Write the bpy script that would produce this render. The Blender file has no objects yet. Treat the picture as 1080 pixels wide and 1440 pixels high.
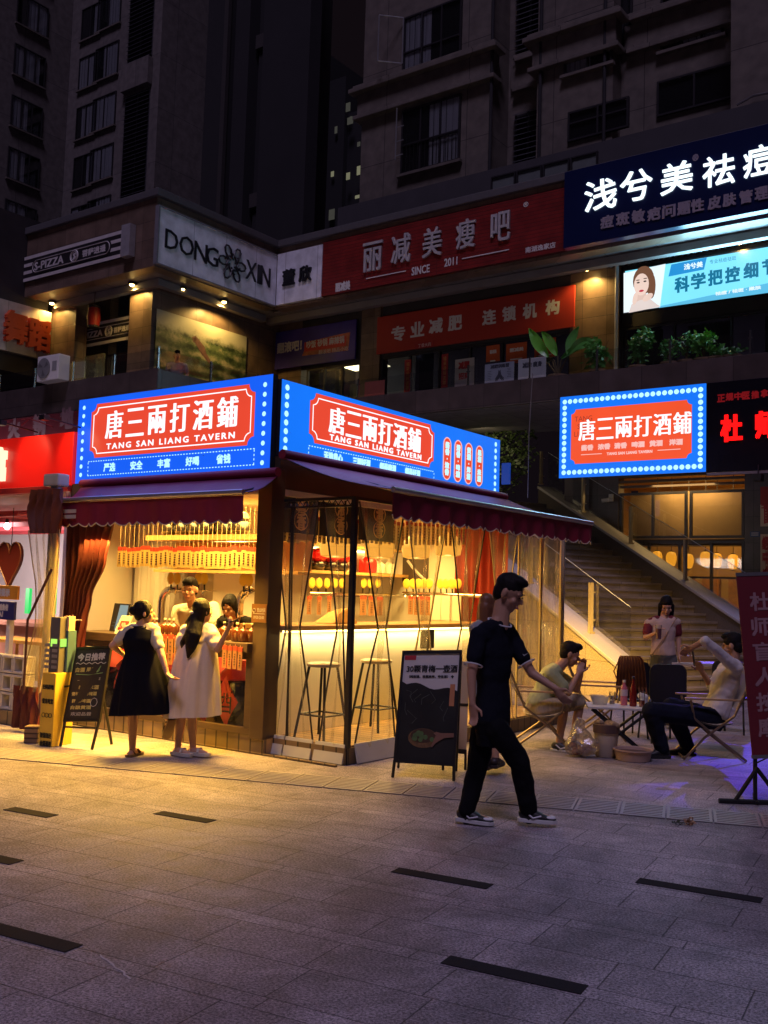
import bpy, bmesh, math, random
from mathutils import Vector, Matrix
random.seed(7)
R = math.radians
SC = bpy.context.scene
COL = SC.collection
# ------------------------------------------------------------------ camera, world, sun, exposure
EYE, FOC, PITCH, ROLL = 1.65, 1420.0, R(4.5), R(1.75)
cd = bpy.data.cameras.new('camera'); cam = bpy.data.objects.new('camera', cd); COL.objects.link(cam)
cd.sensor_fit = 'VERTICAL'; cd.sensor_height = 36; cd.lens = FOC / 1440 * 36; cd.clip_end = 2000; cd.clip_start = 0.05
_f = Vector((0, math.cos(PITCH), math.sin(PITCH))); _u = Vector((0, -math.sin(PITCH), math.cos(PITCH))); _r = Vector((1, 0, 0))
RT = _r * math.cos(ROLL) + _u * math.sin(ROLL); UP = _u * math.cos(ROLL) - _r * math.sin(ROLL); FW = _f
cm = Matrix((RT, UP, -FW)).transposed().to_4x4(); cm.translation = (0, 0, EYE); cam.matrix_world = cm
SC.camera = cam
wd = bpy.data.worlds.new('World'); SC.world = wd; wd.use_nodes = True
_n = wd.node_tree.nodes; _bg = _n['Background']
_sky = _n.new('ShaderNodeTexSky'); _sky.sky_type = 'NISHITA'; _sky.sun_disc = False; _sky.sun_elevation = R(-9); _sky.sun_rotation = R(200)
_mx = _n.new('ShaderNodeMix'); _mx.data_type = 'RGBA'; _mx.inputs[0].default_value = 0.9
_mx.inputs[7].default_value = (0.105, 0.068, 0.098, 1)      # city glow on a night sky
wd.node_tree.links.new(_sky.outputs[0], _mx.inputs[6]); wd.node_tree.links.new(_mx.outputs[2], _bg.inputs[0])
_bg.inputs[1].default_value = 0.05
sd = bpy.data.lights.new('night_light', 'SUN'); sd.energy = 0.90; sd.angle = R(14); sd.color = (0.73, 0.60, 1.0)
so = bpy.data.objects.new('night_light', sd); COL.objects.link(so); so.rotation_euler = (R(30), 0, R(-10))
SC.view_settings.view_transform = 'Standard'; SC.view_settings.look = 'None'; SC.view_settings.exposure = 0; SC.view_settings.gamma = 1
SC.cycles.max_bounces = 8; SC.cycles.transparent_max_bounces = 24; SC.cycles.caustics_reflective = False; SC.cycles.caustics_refractive = False
SC.cycles.sample_clamp_indirect = 4

# ------------------------------------------------------------------ frames and helpers
class Fr:
    def __init__(s, o, ang):
        s.o = Vector(o); s.a = ang; s.x = Vector((math.cos(ang), math.sin(ang), 0)); s.y = Vector((-math.sin(ang), math.cos(ang), 0))
        s.m = Matrix.Translation(s.o) @ Matrix.Rotation(ang, 4, 'Z')
    def w(s, x, y, z): return s.o + s.x * x + s.y * y + Vector((0, 0, z))
    def loc(s, p): d = Vector(p) - s.o; return Vector((d.dot(s.x), d.dot(s.y), d.z))
W = Fr((0, 0, 0), 0)
O = Vector((0, 0, EYE))
def ray(px, py): return FW + RT * ((px - 540) / FOC) - UP * ((py - 720) / FOC)
def GP(px, py, z=0.0):
    r = ray(px, py); return O + r * ((z - EYE) / r.z)
def PD(px, py, D):                       # point seen at a photo position, D metres ahead of the camera
    r = ray(px, py); return O + r * (D / r.y)
C0 = GP(368, 1062); C0.z = 0
GRID = Fr(C0, R(-36))                    # the block's own axes: x right along the tavern front, y into the block
PAVE = Fr((0, 0, 0), R(61.6 - 90))
def HL(V, px, py):                       # on the plane y = V of the grid: (x, z)
    r = ray(px, py); p0 = GRID.w(0, V, 0); t = (p0 - O).dot(GRID.y) / r.dot(GRID.y); q = GRID.loc(O + r * t); return q.x, q.z
def HR(X, px, py):                       # on the plane x = X of the grid: (y, z)
    r = ray(px, py); p0 = GRID.w(X, 0, 0); t = (p0 - O).dot(GRID.x) / r.dot(GRID.x); q = GRID.loc(O + r * t); return q.y, q.z

class MB:
    def __init__(s): s.v = []; s.f = []
    def add(s, vs, fs):
        b = len(s.v); s.v += [Vector(p) for p in vs]; s.f += [tuple(i + b for i in f) for f in fs]; return s
    def box(s, x0, x1, y0, y1, z0, z1):
        return s.add([(x0,y0,z0),(x1,y0,z0),(x1,y1,z0),(x0,y1,z0),(x0,y0,z1),(x1,y0,z1),(x1,y1,z1),(x0,y1,z1)],
                     [(0,3,2,1),(4,5,6,7),(0,1,5,4),(1,2,6,5),(2,3,7,6),(3,0,4,7)])
    def hexa(s, p): return s.add(p, [(0,3,2,1),(4,5,6,7),(0,1,5,4),(1,2,6,5),(2,3,7,6),(3,0,4,7)])
    def quad(s, *p): return s.add(p, [tuple(range(len(p)))])
    def prism(s, poly, y0, y1):          # outline in x,z; thickness along y
        n = len(poly); vs = [(x, y0, z) for x, z in poly] + [(x, y1, z) for x, z in poly]
        return s.add(vs, [tuple(range(n)), tuple(range(2*n-1, n-1, -1))] + [(i, i+n, (i+1) % n + n, (i+1) % n) for i in range(n)])
    def sheet(s, grid):                  # rows of points
        m = len(grid[0]); vs = [p for r in grid for p in r]
        return s.add(vs, [(i*m+j, i*m+j+1, (i+1)*m+j+1, (i+1)*m+j) for i in range(len(grid)-1) for j in range(m-1)])
    def tube(s, pts, r, n=8, side=None, ry=None, caps=True):
        pts = [Vector(p) for p in pts]; k = len(pts); rs = r if isinstance(r, (list, tuple)) else [r]*k; rys = ry if ry else rs
        vs = []; ref = Vector(side) if side else None
        for i, p in enumerate(pts):
            t = (pts[min(i+1, k-1)] - pts[max(i-1, 0)]).normalized()
            a = ref if ref is not None else (Vector((0,0,1)) if abs(t.z) < .9 else Vector((1,0,0)))
            e1 = (a - t * a.dot(t)).normalized(); e2 = t.cross(e1)
            if ref is None: ref = e1
            for j in range(n):
                q = 2*math.pi*j/n; vs.append(p + e1*(rs[i]*math.cos(q)) + e2*(rys[i]*math.sin(q)))
        fs = [(i*n+j, i*n+(j+1) % n, (i+1)*n+(j+1) % n, (i+1)*n+j) for i in range(k-1) for j in range(n)]
        if caps: fs += [tuple(range(n-1, -1, -1)), tuple(range((k-1)*n, k*n))]
        return s.add(vs, fs)
    def cap(s, a, b, ra, rb, n=10):      # tapered capsule
        a = Vector(a); b = Vector(b); t = (b - a); L = t.length; t = t / L if L > 1e-6 else Vector((0,0,1))
        P = []; Q = []
        for q in (-.95, -.7, -.35): P.append(a + t*ra*q); Q.append(ra*math.sqrt(1-q*q))
        P += [a, b]; Q += [ra, rb]
        for q in (.35, .7, .95): P.append(b + t*rb*q); Q.append(rb*math.sqrt(1-q*q))
        return s.tube(P, Q, n)
    def lathe(s, prof, c=(0,0,0), n=16, sx=1, sy=1):
        c = Vector(c); vs = [c + Vector((r*math.cos(2*math.pi*j/n)*sx, r*math.sin(2*math.pi*j/n)*sy, z)) for r, z in prof for j in range(n)]
        k = len(prof)
        fs = [(i*n+j, i*n+(j+1) % n, (i+1)*n+(j+1) % n, (i+1)*n+j) for i in range(k-1) for j in range(n)]
        fs += [tuple(range(n-1, -1, -1)), tuple(range((k-1)*n, k*n))]
        return s.add(vs, fs)
    def ell(s, c, ax, rad, n=12):        # ellipsoid; ax = three axes (side, forward, up)
        c = Vector(c); m = 8; vs = []
        for i in range(1, m):
            th = math.pi*i/m
            for j in range(n):
                q = 2*math.pi*j/n
                vs.append(c + ax[0]*(rad[0]*math.sin(th)*math.cos(q)) + ax[1]*(rad[1]*math.sin(th)*math.sin(q)) + ax[2]*(rad[2]*math.cos(th)))
        vs += [c + ax[2]*rad[2], c - ax[2]*rad[2]]; t = len(vs)
        fs = [(i*n+j, (i+1)*n+j, (i+1)*n+(j+1) % n, i*n+(j+1) % n) for i in range(m-2) for j in range(n)]
        fs += [(t-2, j, (j+1) % n) for j in range(n)] + [((m-2)*n+(j+1) % n, (m-2)*n+j, t-1) for j in range(n)]
        return s.add(vs, fs)
AXW = (Vector((1,0,0)), Vector((0,1,0)), Vector((0,0,1)))
_glyph = {}
def glyphs(st, extr=0.0, spacing=1.0):
    k = (st, extr, spacing)
    if k in _glyph: return _glyph[k]
    cu = bpy.data.curves.new('lettering', 'FONT'); cu.body = st; cu.size = 1; cu.resolution_u = 2; cu.extrude = extr; cu.align_x = 'CENTER'; cu.space_character = spacing; cu.space_line = 1.05
    o = bpy.data.objects.new('lettering', cu); COL.objects.link(o); bpy.context.view_layer.update()
    me = bpy.data.meshes.new_from_object(o.evaluated_get(bpy.context.evaluated_depsgraph_get()))
    vs = [v.co.copy() for v in me.vertices]; fs = [tuple(p.vertices) for p in me.polygons]
    bpy.data.objects.remove(o); bpy.data.curves.remove(cu); bpy.data.meshes.remove(me)
    if vs:
        x0 = min(v.x for v in vs); x1 = max(v.x for v in vs); y0 = min(v.y for v in vs); y1 = max(v.y for v in vs)
    else: x0 = y0 = 0; x1 = y1 = 1
    _glyph[k] = (vs, fs, x0, x1, y0, y1); return _glyph[k]
def text(mb, st, mp, cx, cz, w, h, bold=0.0, bz=None, deep=0.0, spacing=1.0):
    """letters of ink size w x h centred at cx,cz; mp(x, out, z) places them; bold thickens strokes sideways (bz: up and down)"""
    vs, fs, x0, x1, y0, y1 = glyphs(st, .5 if deep else 0.0, spacing)
    sx = w / (x1 - x0) if w else h / (y1 - y0); sy = h / (y1 - y0) if h else sx
    offs = [(0, 0)]
    if bold:
        b2 = bold if bz is None else bz
        offs = [(-bold, 0), (bold, 0), (0, 0)] if b2 == 0 else [(-bold, -b2), (bold, -b2), (-bold, b2), (bold, b2), (0, 0)]
    for i, (dx, dz) in enumerate(offs):
        mb.add([mp(cx + (v.x - (x0+x1)/2)*sx + dx, (v.z + .5)*deep + .0004*i, cz + (v.y - (y0+y1)/2)*sy + dz) for v in vs], fs)
def onL(V): return lambda x, o, z: (x, V - o, z)       # lettering on a face y = V that looks to -y
def onR(X): return lambda y, o, z: (X + o, y, z)       # lettering on a face x = X that looks to +x
def tL(mb, st, V, pl, pr, hpx, **k):                   # lettering between two photo points on the plane y = V
    a = HL(V, *pl); b = HL(V, *pr); m = ((pl[0]+pr[0])/2, (pl[1]+pr[1])/2)
    h = HL(V, m[0], m[1]-hpx/2)[1] - HL(V, m[0], m[1]+hpx/2)[1]
    text(mb, st, onL(V), (a[0]+b[0])/2, (a[1]+b[1])/2, b[0]-a[0], h, **k)
def tR(mb, st, X, pl, pr, hpx, **k):
    a = HR(X, *pl); b = HR(X, *pr); m = ((pl[0]+pr[0])/2, (pl[1]+pr[1])/2)
    h = HR(X, m[0], m[1]-hpx/2)[1] - HR(X, m[0], m[1]+hpx/2)[1]
    text(mb, st, onR(X), (a[0]+b[0])/2, (a[1]+b[1])/2, b[0]-a[0], h, **k)

# ------------------------------------------------------------------ materials
_mats = {}
def M(name, col, rough=.6, metal=0, var=.12, scale=6.0, bump=0.0, emit=0.0, spec=.5, coat=0.0, stretch=None):
    if name in _mats: return _mats[name]
    m = bpy.data.materials.new(name); m.use_nodes = True; nt = m.node_tree; b = nt.nodes['Principled BSDF']
    b.inputs['Roughness'].default_value = rough; b.inputs['Metallic'].default_value = metal; b.inputs['Specular IOR Level'].default_value = spec
    b.inputs['Coat Weight'].default_value = coat
    tc = nt.nodes.new('ShaderNodeTexCoord'); no = nt.nodes.new('ShaderNodeTexNoise'); no.inputs['Scale'].default_value = scale; no.inputs['Detail'].default_value = 6
    if stretch:
        mp = nt.nodes.new('ShaderNodeMapping'); mp.inputs['Scale'].default_value = stretch; nt.links.new(tc.outputs['Object'], mp.inputs[0]); nt.links.new(mp.outputs[0], no.inputs['Vector'])
    else: nt.links.new(tc.outputs['Object'], no.inputs['Vector'])
    mx = nt.nodes.new('ShaderNodeMix'); mx.data_type = 'RGBA'
    mx.inputs[6].default_value = tuple(max(0, c*(1-var*1.6)) for c in col) + (1,); mx.inputs[7].default_value = tuple(min(1, c*(1+var*1.6)) for c in col) + (1,)
    nt.links.new(no.outputs[0], mx.inputs[0]); nt.links.new(mx.outputs[2], b.inputs['Base Color'])
    if emit:
        nt.links.new(mx.outputs[2], b.inputs['Emission Color']); b.inputs['Emission Strength'].default_value = emit
    if bump:
        bp = nt.nodes.new('ShaderNodeBump'); bp.inputs['Strength'].default_value = bump; bp.inputs['Distance'].default_value = .02
        nt.links.new(no.outputs[0], bp.inputs['Height']); nt.links.new(bp.outputs[0], b.inputs['Normal'])
    _mats[name] = m; return m
def E(name, col, s=1.0, base=.0):        # something that gives off light
    if name in _mats: return _mats[name]
    m = bpy.data.materials.new(name); m.use_nodes = True; nt = m.node_tree; b = nt.nodes['Principled BSDF']
    b.inputs['Base Color'].default_value = tuple(c*base for c in col) + (1,); b.inputs['Roughness'].default_value = .35
    b.inputs['Emission Strength'].default_value = s
    tc = nt.nodes.new('ShaderNodeTexCoord'); no = nt.nodes.new('ShaderNodeTexNoise'); no.inputs['Scale'].default_value = 1.3
    mx = nt.nodes.new('ShaderNodeMix'); mx.data_type = 'RGBA'; mx.inputs[6].default_value = tuple(c*.86 for c in col) + (1,); mx.inputs[7].default_value = tuple(c*1.1 for c in col) + (1,)
    nt.links.new(tc.outputs['Object'], no.inputs['Vector']); nt.links.new(no.outputs[0], mx.inputs[0]); nt.links.new(mx.outputs[2], b.inputs['Emission Color'])
    _mats[name] = m; return m
def glass(name, tint=(1,1,1), refl=.10, rough=.03, haze=0.0, hazecol=(.8,.8,.8)):
    if name in _mats: return _mats[name]
    m = bpy.data.materials.new(name); m.use_nodes = True; nt = m.node_tree; nt.nodes.clear()
    out = nt.nodes.new('ShaderNodeOutputMaterial'); tr = nt.nodes.new('ShaderNodeBsdfTransparent'); gl = nt.nodes.new('ShaderNodeBsdfGlossy')
    tr.inputs[0].default_value = tint + (1,); gl.inputs['Roughness'].default_value = rough
    lw = nt.nodes.new('ShaderNodeLayerWeight'); lw.inputs[0].default_value = .35
    mr = nt.nodes.new('ShaderNodeMapRange'); mr.inputs[3].default_value = refl; mr.inputs[4].default_value = min(1, refl*4.5)
    nt.links.new(lw.outputs['Fresnel'], mr.inputs[0])
    mx = nt.nodes.new('ShaderNodeMixShader'); nt.links.new(mr.outputs[0], mx.inputs[0]); nt.links.new(tr.outputs[0], mx.inputs[1]); nt.links.new(gl.outputs[0], mx.inputs[2])
    last = mx
    if haze:
        bn = nt.nodes.new('ShaderNodeTexNoise'); bn.inputs['Scale'].default_value = 2.5; bn.inputs['Detail'].default_value = 2; bn.inputs['Distortion'].default_value = 1.5; tcb = nt.nodes.new('ShaderNodeTexCoord'); mpb = nt.nodes.new('ShaderNodeMapping'); mpb.inputs['Scale'].default_value = (2.2,2.2,.5); nt.links.new(tcb.outputs['Object'], mpb.inputs[0]); nt.links.new(mpb.outputs[0], bn.inputs['Vector'])
        bpn = nt.nodes.new('ShaderNodeBump'); bpn.inputs['Strength'].default_value = .4; bpn.inputs['Distance'].default_value = .06; nt.links.new(bn.outputs[0], bpn.inputs['Height']); nt.links.new(bpn.outputs[0], gl.inputs['Normal']); nt.links.new(bpn.outputs[0], lw.inputs['Normal'])
        df = nt.nodes.new('ShaderNodeBsdfDiffuse'); df.inputs[0].default_value = hazecol + (1,); tl = nt.nodes.new('ShaderNodeBsdfTranslucent'); tl.inputs[0].default_value = hazecol + (1,)
        ad = nt.nodes.new('ShaderNodeMixShader'); nt.links.new(df.outputs[0], ad.inputs[1]); nt.links.new(tl.outputs[0], ad.inputs[2])
        no = nt.nodes.new('ShaderNodeTexNoise'); no.inputs['Scale'].default_value = 3; no.inputs['Detail'].default_value = 5
        tc = nt.nodes.new('ShaderNodeTexCoord'); nt.links.new(tc.outputs['Object'], no.inputs['Vector'])
        m2 = nt.nodes.new('ShaderNodeMapRange'); m2.inputs[1].default_value = .35; m2.inputs[2].default_value = .75; m2.inputs[3].default_value = haze*.35; m2.inputs[4].default_value = min(1, haze*1.7)
        nt.links.new(no.outputs[0], m2.inputs[0])
        mx2 = nt.nodes.new('ShaderNodeMixShader'); nt.links.new(m2.outputs[0], mx2.inputs[0]); nt.links.new(mx.outputs[0], mx2.inputs[1]); nt.links.new(ad.outputs[0], mx2.inputs[2]); last = mx2
    nt.links.new(last.outputs[0], out.inputs[0]); _mats[name] = m; return m
def tiles(name, col, w, h, joint, rough=.45, off=.5, var=.25, mort=.006, bump=.3, flat=False, speck=0.0):
    """stone cladding or boards: a grid of joints over x+y (or x) and z"""
    if name in _mats: return _mats[name]
    m = bpy.data.materials.new(name); m.use_nodes = True; nt = m.node_tree; b = nt.nodes['Principled BSDF']; b.inputs['Roughness'].default_value = rough
    tc = nt.nodes.new('ShaderNodeTexCoord'); sp = nt.nodes.new('ShaderNodeSeparateXYZ'); nt.links.new(tc.outputs['Object'], sp.inputs[0])
    ad = nt.nodes.new('ShaderNodeMath'); ad.operation = 'ADD'; nt.links.new(sp.outputs[0], ad.inputs[0]); nt.links.new(sp.outputs[1], ad.inputs[1])
    cb = nt.nodes.new('ShaderNodeCombineXYZ')
    if flat: nt.links.new(sp.outputs[0], cb.inputs[0]); nt.links.new(sp.outputs[1], cb.inputs[1])
    else: nt.links.new(ad.outputs[0], cb.inputs[0]); nt.links.new(sp.outputs[2], cb.inputs[1])
    br = nt.nodes.new('ShaderNodeTexBrick'); br.offset = off; br.inputs['Scale'].default_value = 1; br.inputs['Brick Width'].default_value = w; br.inputs['Row Height'].default_value = h
    br.inputs['Mortar Size'].default_value = mort; br.inputs['Mortar Smooth'].default_value = .1; br.inputs['Bias'].default_value = 0
    br.inputs[1].default_value = tuple(c*(1-var) for c in col) + (1,); br.inputs[2].default_value = tuple(min(1, c*(1+var)) for c in col) + (1,); br.inputs[3].default_value = joint + (1,)
    nt.links.new(cb.outputs[0], br.inputs[0])
    no = nt.nodes.new('ShaderNodeTexNoise'); no.inputs['Scale'].default_value = 3 if not speck else 60; no.inputs['Detail'].default_value = 8; nt.links.new(tc.outputs['Object'], no.inputs['Vector'])
    mr = nt.nodes.new('ShaderNodeMapRange'); mr.inputs[1].default_value = .3; mr.inputs[2].default_value = .7; mr.inputs[3].default_value = .75 - speck; mr.inputs[4].default_value = 1.2 + speck
    nt.links.new(no.outputs[0], mr.inputs[0])
    mx = nt.nodes.new('ShaderNodeMix'); mx.data_type = 'RGBA'; mx.blend_type = 'MULTIPLY'; mx.inputs[0].default_value = 1
    nt.links.new(br.outputs[0], mx.inputs[6]); nt.links.new(mr.outputs[0], mx.inputs[7]); nt.links.new(mx.outputs[2], b.inputs['Base Color'])
    bp = nt.nodes.new('ShaderNodeBump'); bp.invert = True; bp.inputs['Strength'].default_value = bump; bp.inputs['Distance'].default_value = .01
    nt.links.new(br.outputs[1], bp.inputs['Height']); nt.links.new(bp.outputs[0], b.inputs['Normal'])
    _mats[name] = m; return m

# ------------------------------------------------------------------ objects
ROOT = {}
def meta(o, label=None, cat=None, group=None, kind=None):
    if label: o['label'] = label
    if cat: o['category'] = cat
    if group: o['group'] = group
    if kind: o['kind'] = kind
def thing(name, label, cat, base, ang=0.0, group=None):
    o = bpy.data.objects.new(name, None); o.empty_display_size = .2; COL.objects.link(o)
    o.matrix_world = Matrix.Translation(Vector(base)) @ Matrix.Rotation(ang, 4, 'Z'); meta(o, label, cat, group)
    ROOT[o.name] = o.matrix_world.copy(); return o
def gthing(name, label, cat, x, y, z, group=None): return thing(name, label, cat, GRID.w(x, y, z), GRID.a, group)
def put(mb, name, mat, parent=None, fr=W, label=None, cat=None, group=None, kind=None, smooth=False, bevel=0.0, base=None, recalc=True):
    me = bpy.data.meshes.new(name)
    if parent is not None: T = ROOT[parent.name]
    else:
        pts = [fr.m @ v for v in mb.v]
        if base is None:
            base = Vector((sum(p.x for p in pts)/len(pts), sum(p.y for p in pts)/len(pts), min(p.z for p in pts)))
        T = Matrix.Translation(Vector(base)) @ Matrix.Rotation(fr.a, 4, 'Z')
    X = T.inverted() @ fr.m
    me.from_pydata([X @ v for v in mb.v], [], mb.f)
    for m in (mat if isinstance(mat, (list, tuple)) else [mat]): me.materials.append(m)
    if recalc or bevel:
        bm = bmesh.new(); bm.from_mesh(me)
        bmesh.ops.recalc_face_normals(bm, faces=bm.faces)
        if bevel: bmesh.ops.bevel(bm, geom=[e for e in bm.edges if len(e.link_faces) == 2 and e.calc_face_angle(0) > .6], offset=bevel, segments=2, affect='EDGES', profile=.6)
        bm.to_mesh(me); bm.free()
    if smooth:
        me.polygons.foreach_set('use_smooth', [True]*len(me.polygons)); me.set_sharp_from_angle(angle=R(50))
    o = bpy.data.objects.new(name, me); COL.objects.link(o)
    if parent is not None: o.parent = parent; ROOT[o.name] = T; meta(o, label)
    else: o.matrix_world = T; ROOT[o.name] = T.copy(); meta(o, label, cat, group, kind)
    return o
def kids(o): return [c for c in COL.objects if c.parent == o]
def dup(o, d=(0,0,0), rz=0.0, label=None):
    T = ROOT[o.name]; c = o.copy(); COL.objects.link(c); c.matrix_world = Matrix.Translation(T.translation + Vector(d)) @ Matrix.Rotation(rz, 4, 'Z') @ T.to_3x3().to_4x4()
    if label: c['label'] = label
    def rec(src, dst):
        for ch in list(src.children):
            k = ch.copy(); COL.objects.link(k); k.parent = dst; rec(ch, k)
    rec(o, c); ROOT[c.name] = c.matrix_world.copy(); return c
def lamp(name, kind, loc, power, col, size=.1, target=None, spot=None, sy=None, spread=None):
    l = bpy.data.lights.new(name, kind); l.energy = power; l.color = col
    if kind == 'AREA':
        l.size = size
        if sy: l.shape = 'RECTANGLE'; l.size_y = sy
    else: l.shadow_soft_size = size
    if kind == 'SPOT': l.spot_size = spot or R(90); l.spot_blend = .5
    if kind == 'AREA' and spread: l.spread = R(spread)
    o = bpy.data.objects.new(name, l); COL.objects.link(o); o.location = loc
    if target is not None:
        d = (Vector(target) - Vector(loc)).normalized(); o.rotation_euler = d.to_track_quat('-Z', 'Y').to_euler()
        if kind == 'AREA' and abs(d.z) > .75: ex = (GRID.x - d*GRID.x.dot(d)).normalized(); o.rotation_euler = Matrix((ex, (-d).cross(ex), -d)).transposed().to_euler()
    return o
STEEL = M('brushed_steel', (.62,.6,.56), .25, 1, .08, 30); DARKM = M('dark_metal', (.035,.033,.035), .4, .6, .15); BLACK = M('black_paint', (.012,.012,.014), .45)
GLASS = glass('clear_glass', (.93,.96,.97), .05); WHITEP = M('white_paint', (.78,.76,.72), .5, 0, .05)
# ------------------------------------------------------------------ ground
def paving():
    m = bpy.data.materials.new('granite_paving'); m.use_nodes = True; nt = m.node_tree; N = nt.nodes; L = nt.links; b = N['Principled BSDF']
    def math_(op, a, c=None, d=None):
        n = N.new('ShaderNodeMath'); n.operation = op
        for i, q in enumerate((a, c, d)):
            if q is None: continue
            if isinstance(q, (int, float)): n.inputs[i].default_value = q
            else: L.new(q, n.inputs[i])
        return n.outputs[0]
    def wn(v):
        n = N.new('ShaderNodeTexWhiteNoise'); n.noise_dimensions = '1D'; L.new(v, n.inputs['W']); return n.outputs['Value']
    tc = N.new('ShaderNodeTexCoord'); sp = N.new('ShaderNodeSeparateXYZ'); L.new(tc.outputs['Object'], sp.inputs[0]); p, q = sp.outputs[0], sp.outputs[1]
    PER = .83; q0 = math_('DIVIDE', math_('SUBTRACT', q, 4.23), PER); fl = math_('FLOOR', q0); qm = math_('MULTIPLY', math_('SUBTRACT', q0, fl), PER)
    s1 = math_('GREATER_THAN', qm, .12); s2 = math_('GREATER_THAN', qm, .475); row = math_('ADD', math_('MULTIPLY', fl, 3.0), math_('ADD', s1, s2))
    tp = math_('ADD', math_('DIVIDE', p, .585), math_('MULTIPLY', wn(row), 1.0)); ti = math_('FLOOR', tp); tm = math_('SUBTRACT', tp, ti)
    j1 = math_('MINIMUM', math_('MULTIPLY', tm, .585), math_('MULTIPLY', math_('SUBTRACT', 1.0, tm), .585))
    ds = [math_('ABSOLUTE', math_('SUBTRACT', qm, e)) for e in (0, .12, .475, .83)]
    j2 = math_('MINIMUM', math_('MINIMUM', ds[0], ds[1]), math_('MINIMUM', ds[2], ds[3])); jd = math_('MINIMUM', j1, j2)
    joint = N.new('ShaderNodeMapRange'); joint.inputs[1].default_value = .0018; joint.inputs[2].default_value = .0045; L.new(jd, joint.inputs[0])
    tid = math_('ADD', math_('MULTIPLY', row, 17.31), math_('MULTIPLY', ti, 3.77)); tone = wn(tid)
    n1 = N.new('ShaderNodeTexNoise'); n1.inputs['Scale'].default_value = 75; n1.inputs['Detail'].default_value = 5; n1.inputs['Roughness'].default_value = .8; L.new(tc.outputs['Object'], n1.inputs['Vector'])
    n2 = N.new('ShaderNodeTexNoise'); n2.inputs['Scale'].default_value = .9; n2.inputs['Detail'].default_value = 9; n2.inputs['Roughness'].default_value = .65; L.new(tc.outputs['Object'], n2.inputs['Vector'])
    n3 = N.new('ShaderNodeTexNoise'); n3.inputs['Scale'].default_value = 7; n3.inputs['Detail'].default_value = 8; L.new(tc.outputs['Object'], n3.inputs['Vector'])
    def mr(v, a, c, d, e):
        n = N.new('ShaderNodeMapRange'); n.inputs[1].default_value = a; n.inputs[2].default_value = c; n.inputs[3].default_value = d; n.inputs[4].default_value = e; L.new(v, n.inputs[0]); return n.outputs[0]
    g = math_('MULTIPLY', mr(n1.outputs[0], .38, .62, .22, 2.1), mr(tone, 0, 1, .90, 1.09))
    g = math_('MULTIPLY', g, mr(n2.outputs[0], .3, .7, .72, 1.22)); g = math_('MULTIPLY', g, mr(n3.outputs[0], .35, .6, .86, 1.08))
    vo = N.new('ShaderNodeTexVoronoi'); vo.inputs['Scale'].default_value = 1.7; L.new(tc.outputs['Object'], vo.inputs['Vector']); g = math_('MULTIPLY', g, mr(vo.outputs['Distance'], .012, .03, .35, 1.0))
    n4 = N.new('ShaderNodeTexNoise'); n4.inputs['Scale'].default_value = .45; n4.inputs['Detail'].default_value = 10; n4.inputs['Roughness'].default_value = .75; n4.inputs['Distortion'].default_value = 1.2; L.new(tc.outputs['Object'], n4.inputs['Vector']); g = math_('MULTIPLY', g, mr(n4.outputs[0], .42, .62, .58, 1.14))
    narrow = math_('SUBTRACT', 1.0, s1); g = math_('MULTIPLY', g, math_('ADD', 1.0, math_('MULTIPLY', narrow, .12)))
    g = math_('MULTIPLY', g, mr(joint.outputs[0], 0, 1, .25, 1.0))
    cb = N.new('ShaderNodeMix'); cb.data_type = 'RGBA'; cb.blend_type = 'MULTIPLY'; cb.inputs[0].default_value = 1; cb.inputs[6].default_value = (.285, .25, .275, 1); L.new(g, cb.inputs[7]); L.new(cb.outputs[2], b.inputs['Base Color'])
    L.new(mr(n3.outputs[0], .3, .7, .60, .66), b.inputs['Roughness']); b.inputs['Specular IOR Level'].default_value = .30
    h = math_('ADD', math_('MULTIPLY', joint.outputs[0], 1.0), math_('MULTIPLY', n1.outputs[0], .30))
    bp = N.new('ShaderNodeBump'); bp.inputs['Strength'].default_value = .5; bp.inputs['Distance'].default_value = .006; L.new(h, bp.inputs['Height']); L.new(bp.outputs[0], b.inputs['Normal'])
    return m
g = MB(); g.quad((-160,-60,0),(160,-60,0),(160,260,0),(-160,260,0)); put(g, 'plaza_paving', paving(), fr=PAVE, base=(0,0,0), kind='structure', recalc=False)
dk = M('dark_granite', (.022,.020,.023), .85, 0, .25, 90, spec=.12)
def pq(px, py): q = PAVE.loc(GP(px, py)); return q.x, q.y
def qrow(q): return 4.23 + .83*round((q-4.23)/.83)
for i, (a, b) in enumerate((((215,1145),(303,1154)), ((5,1139),(80,1147)), ((553,1225),(690,1247)), ((895,1240),(1072,1266)), ((625,1351),(822,1393)), ((-20,1303),(103,1335)), ((-30,1204),(25,1213)))):
    pa, qa = pq(*a); pb, qb = pq(*b); qc = (qa+qb)/2 - .05
    w = .112; s = MB(); s.box(pa, pb, qc, qc+w, .0015, .0045); put(s, 'paving_inlay', dk, fr=PAVE, kind='structure')
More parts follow.
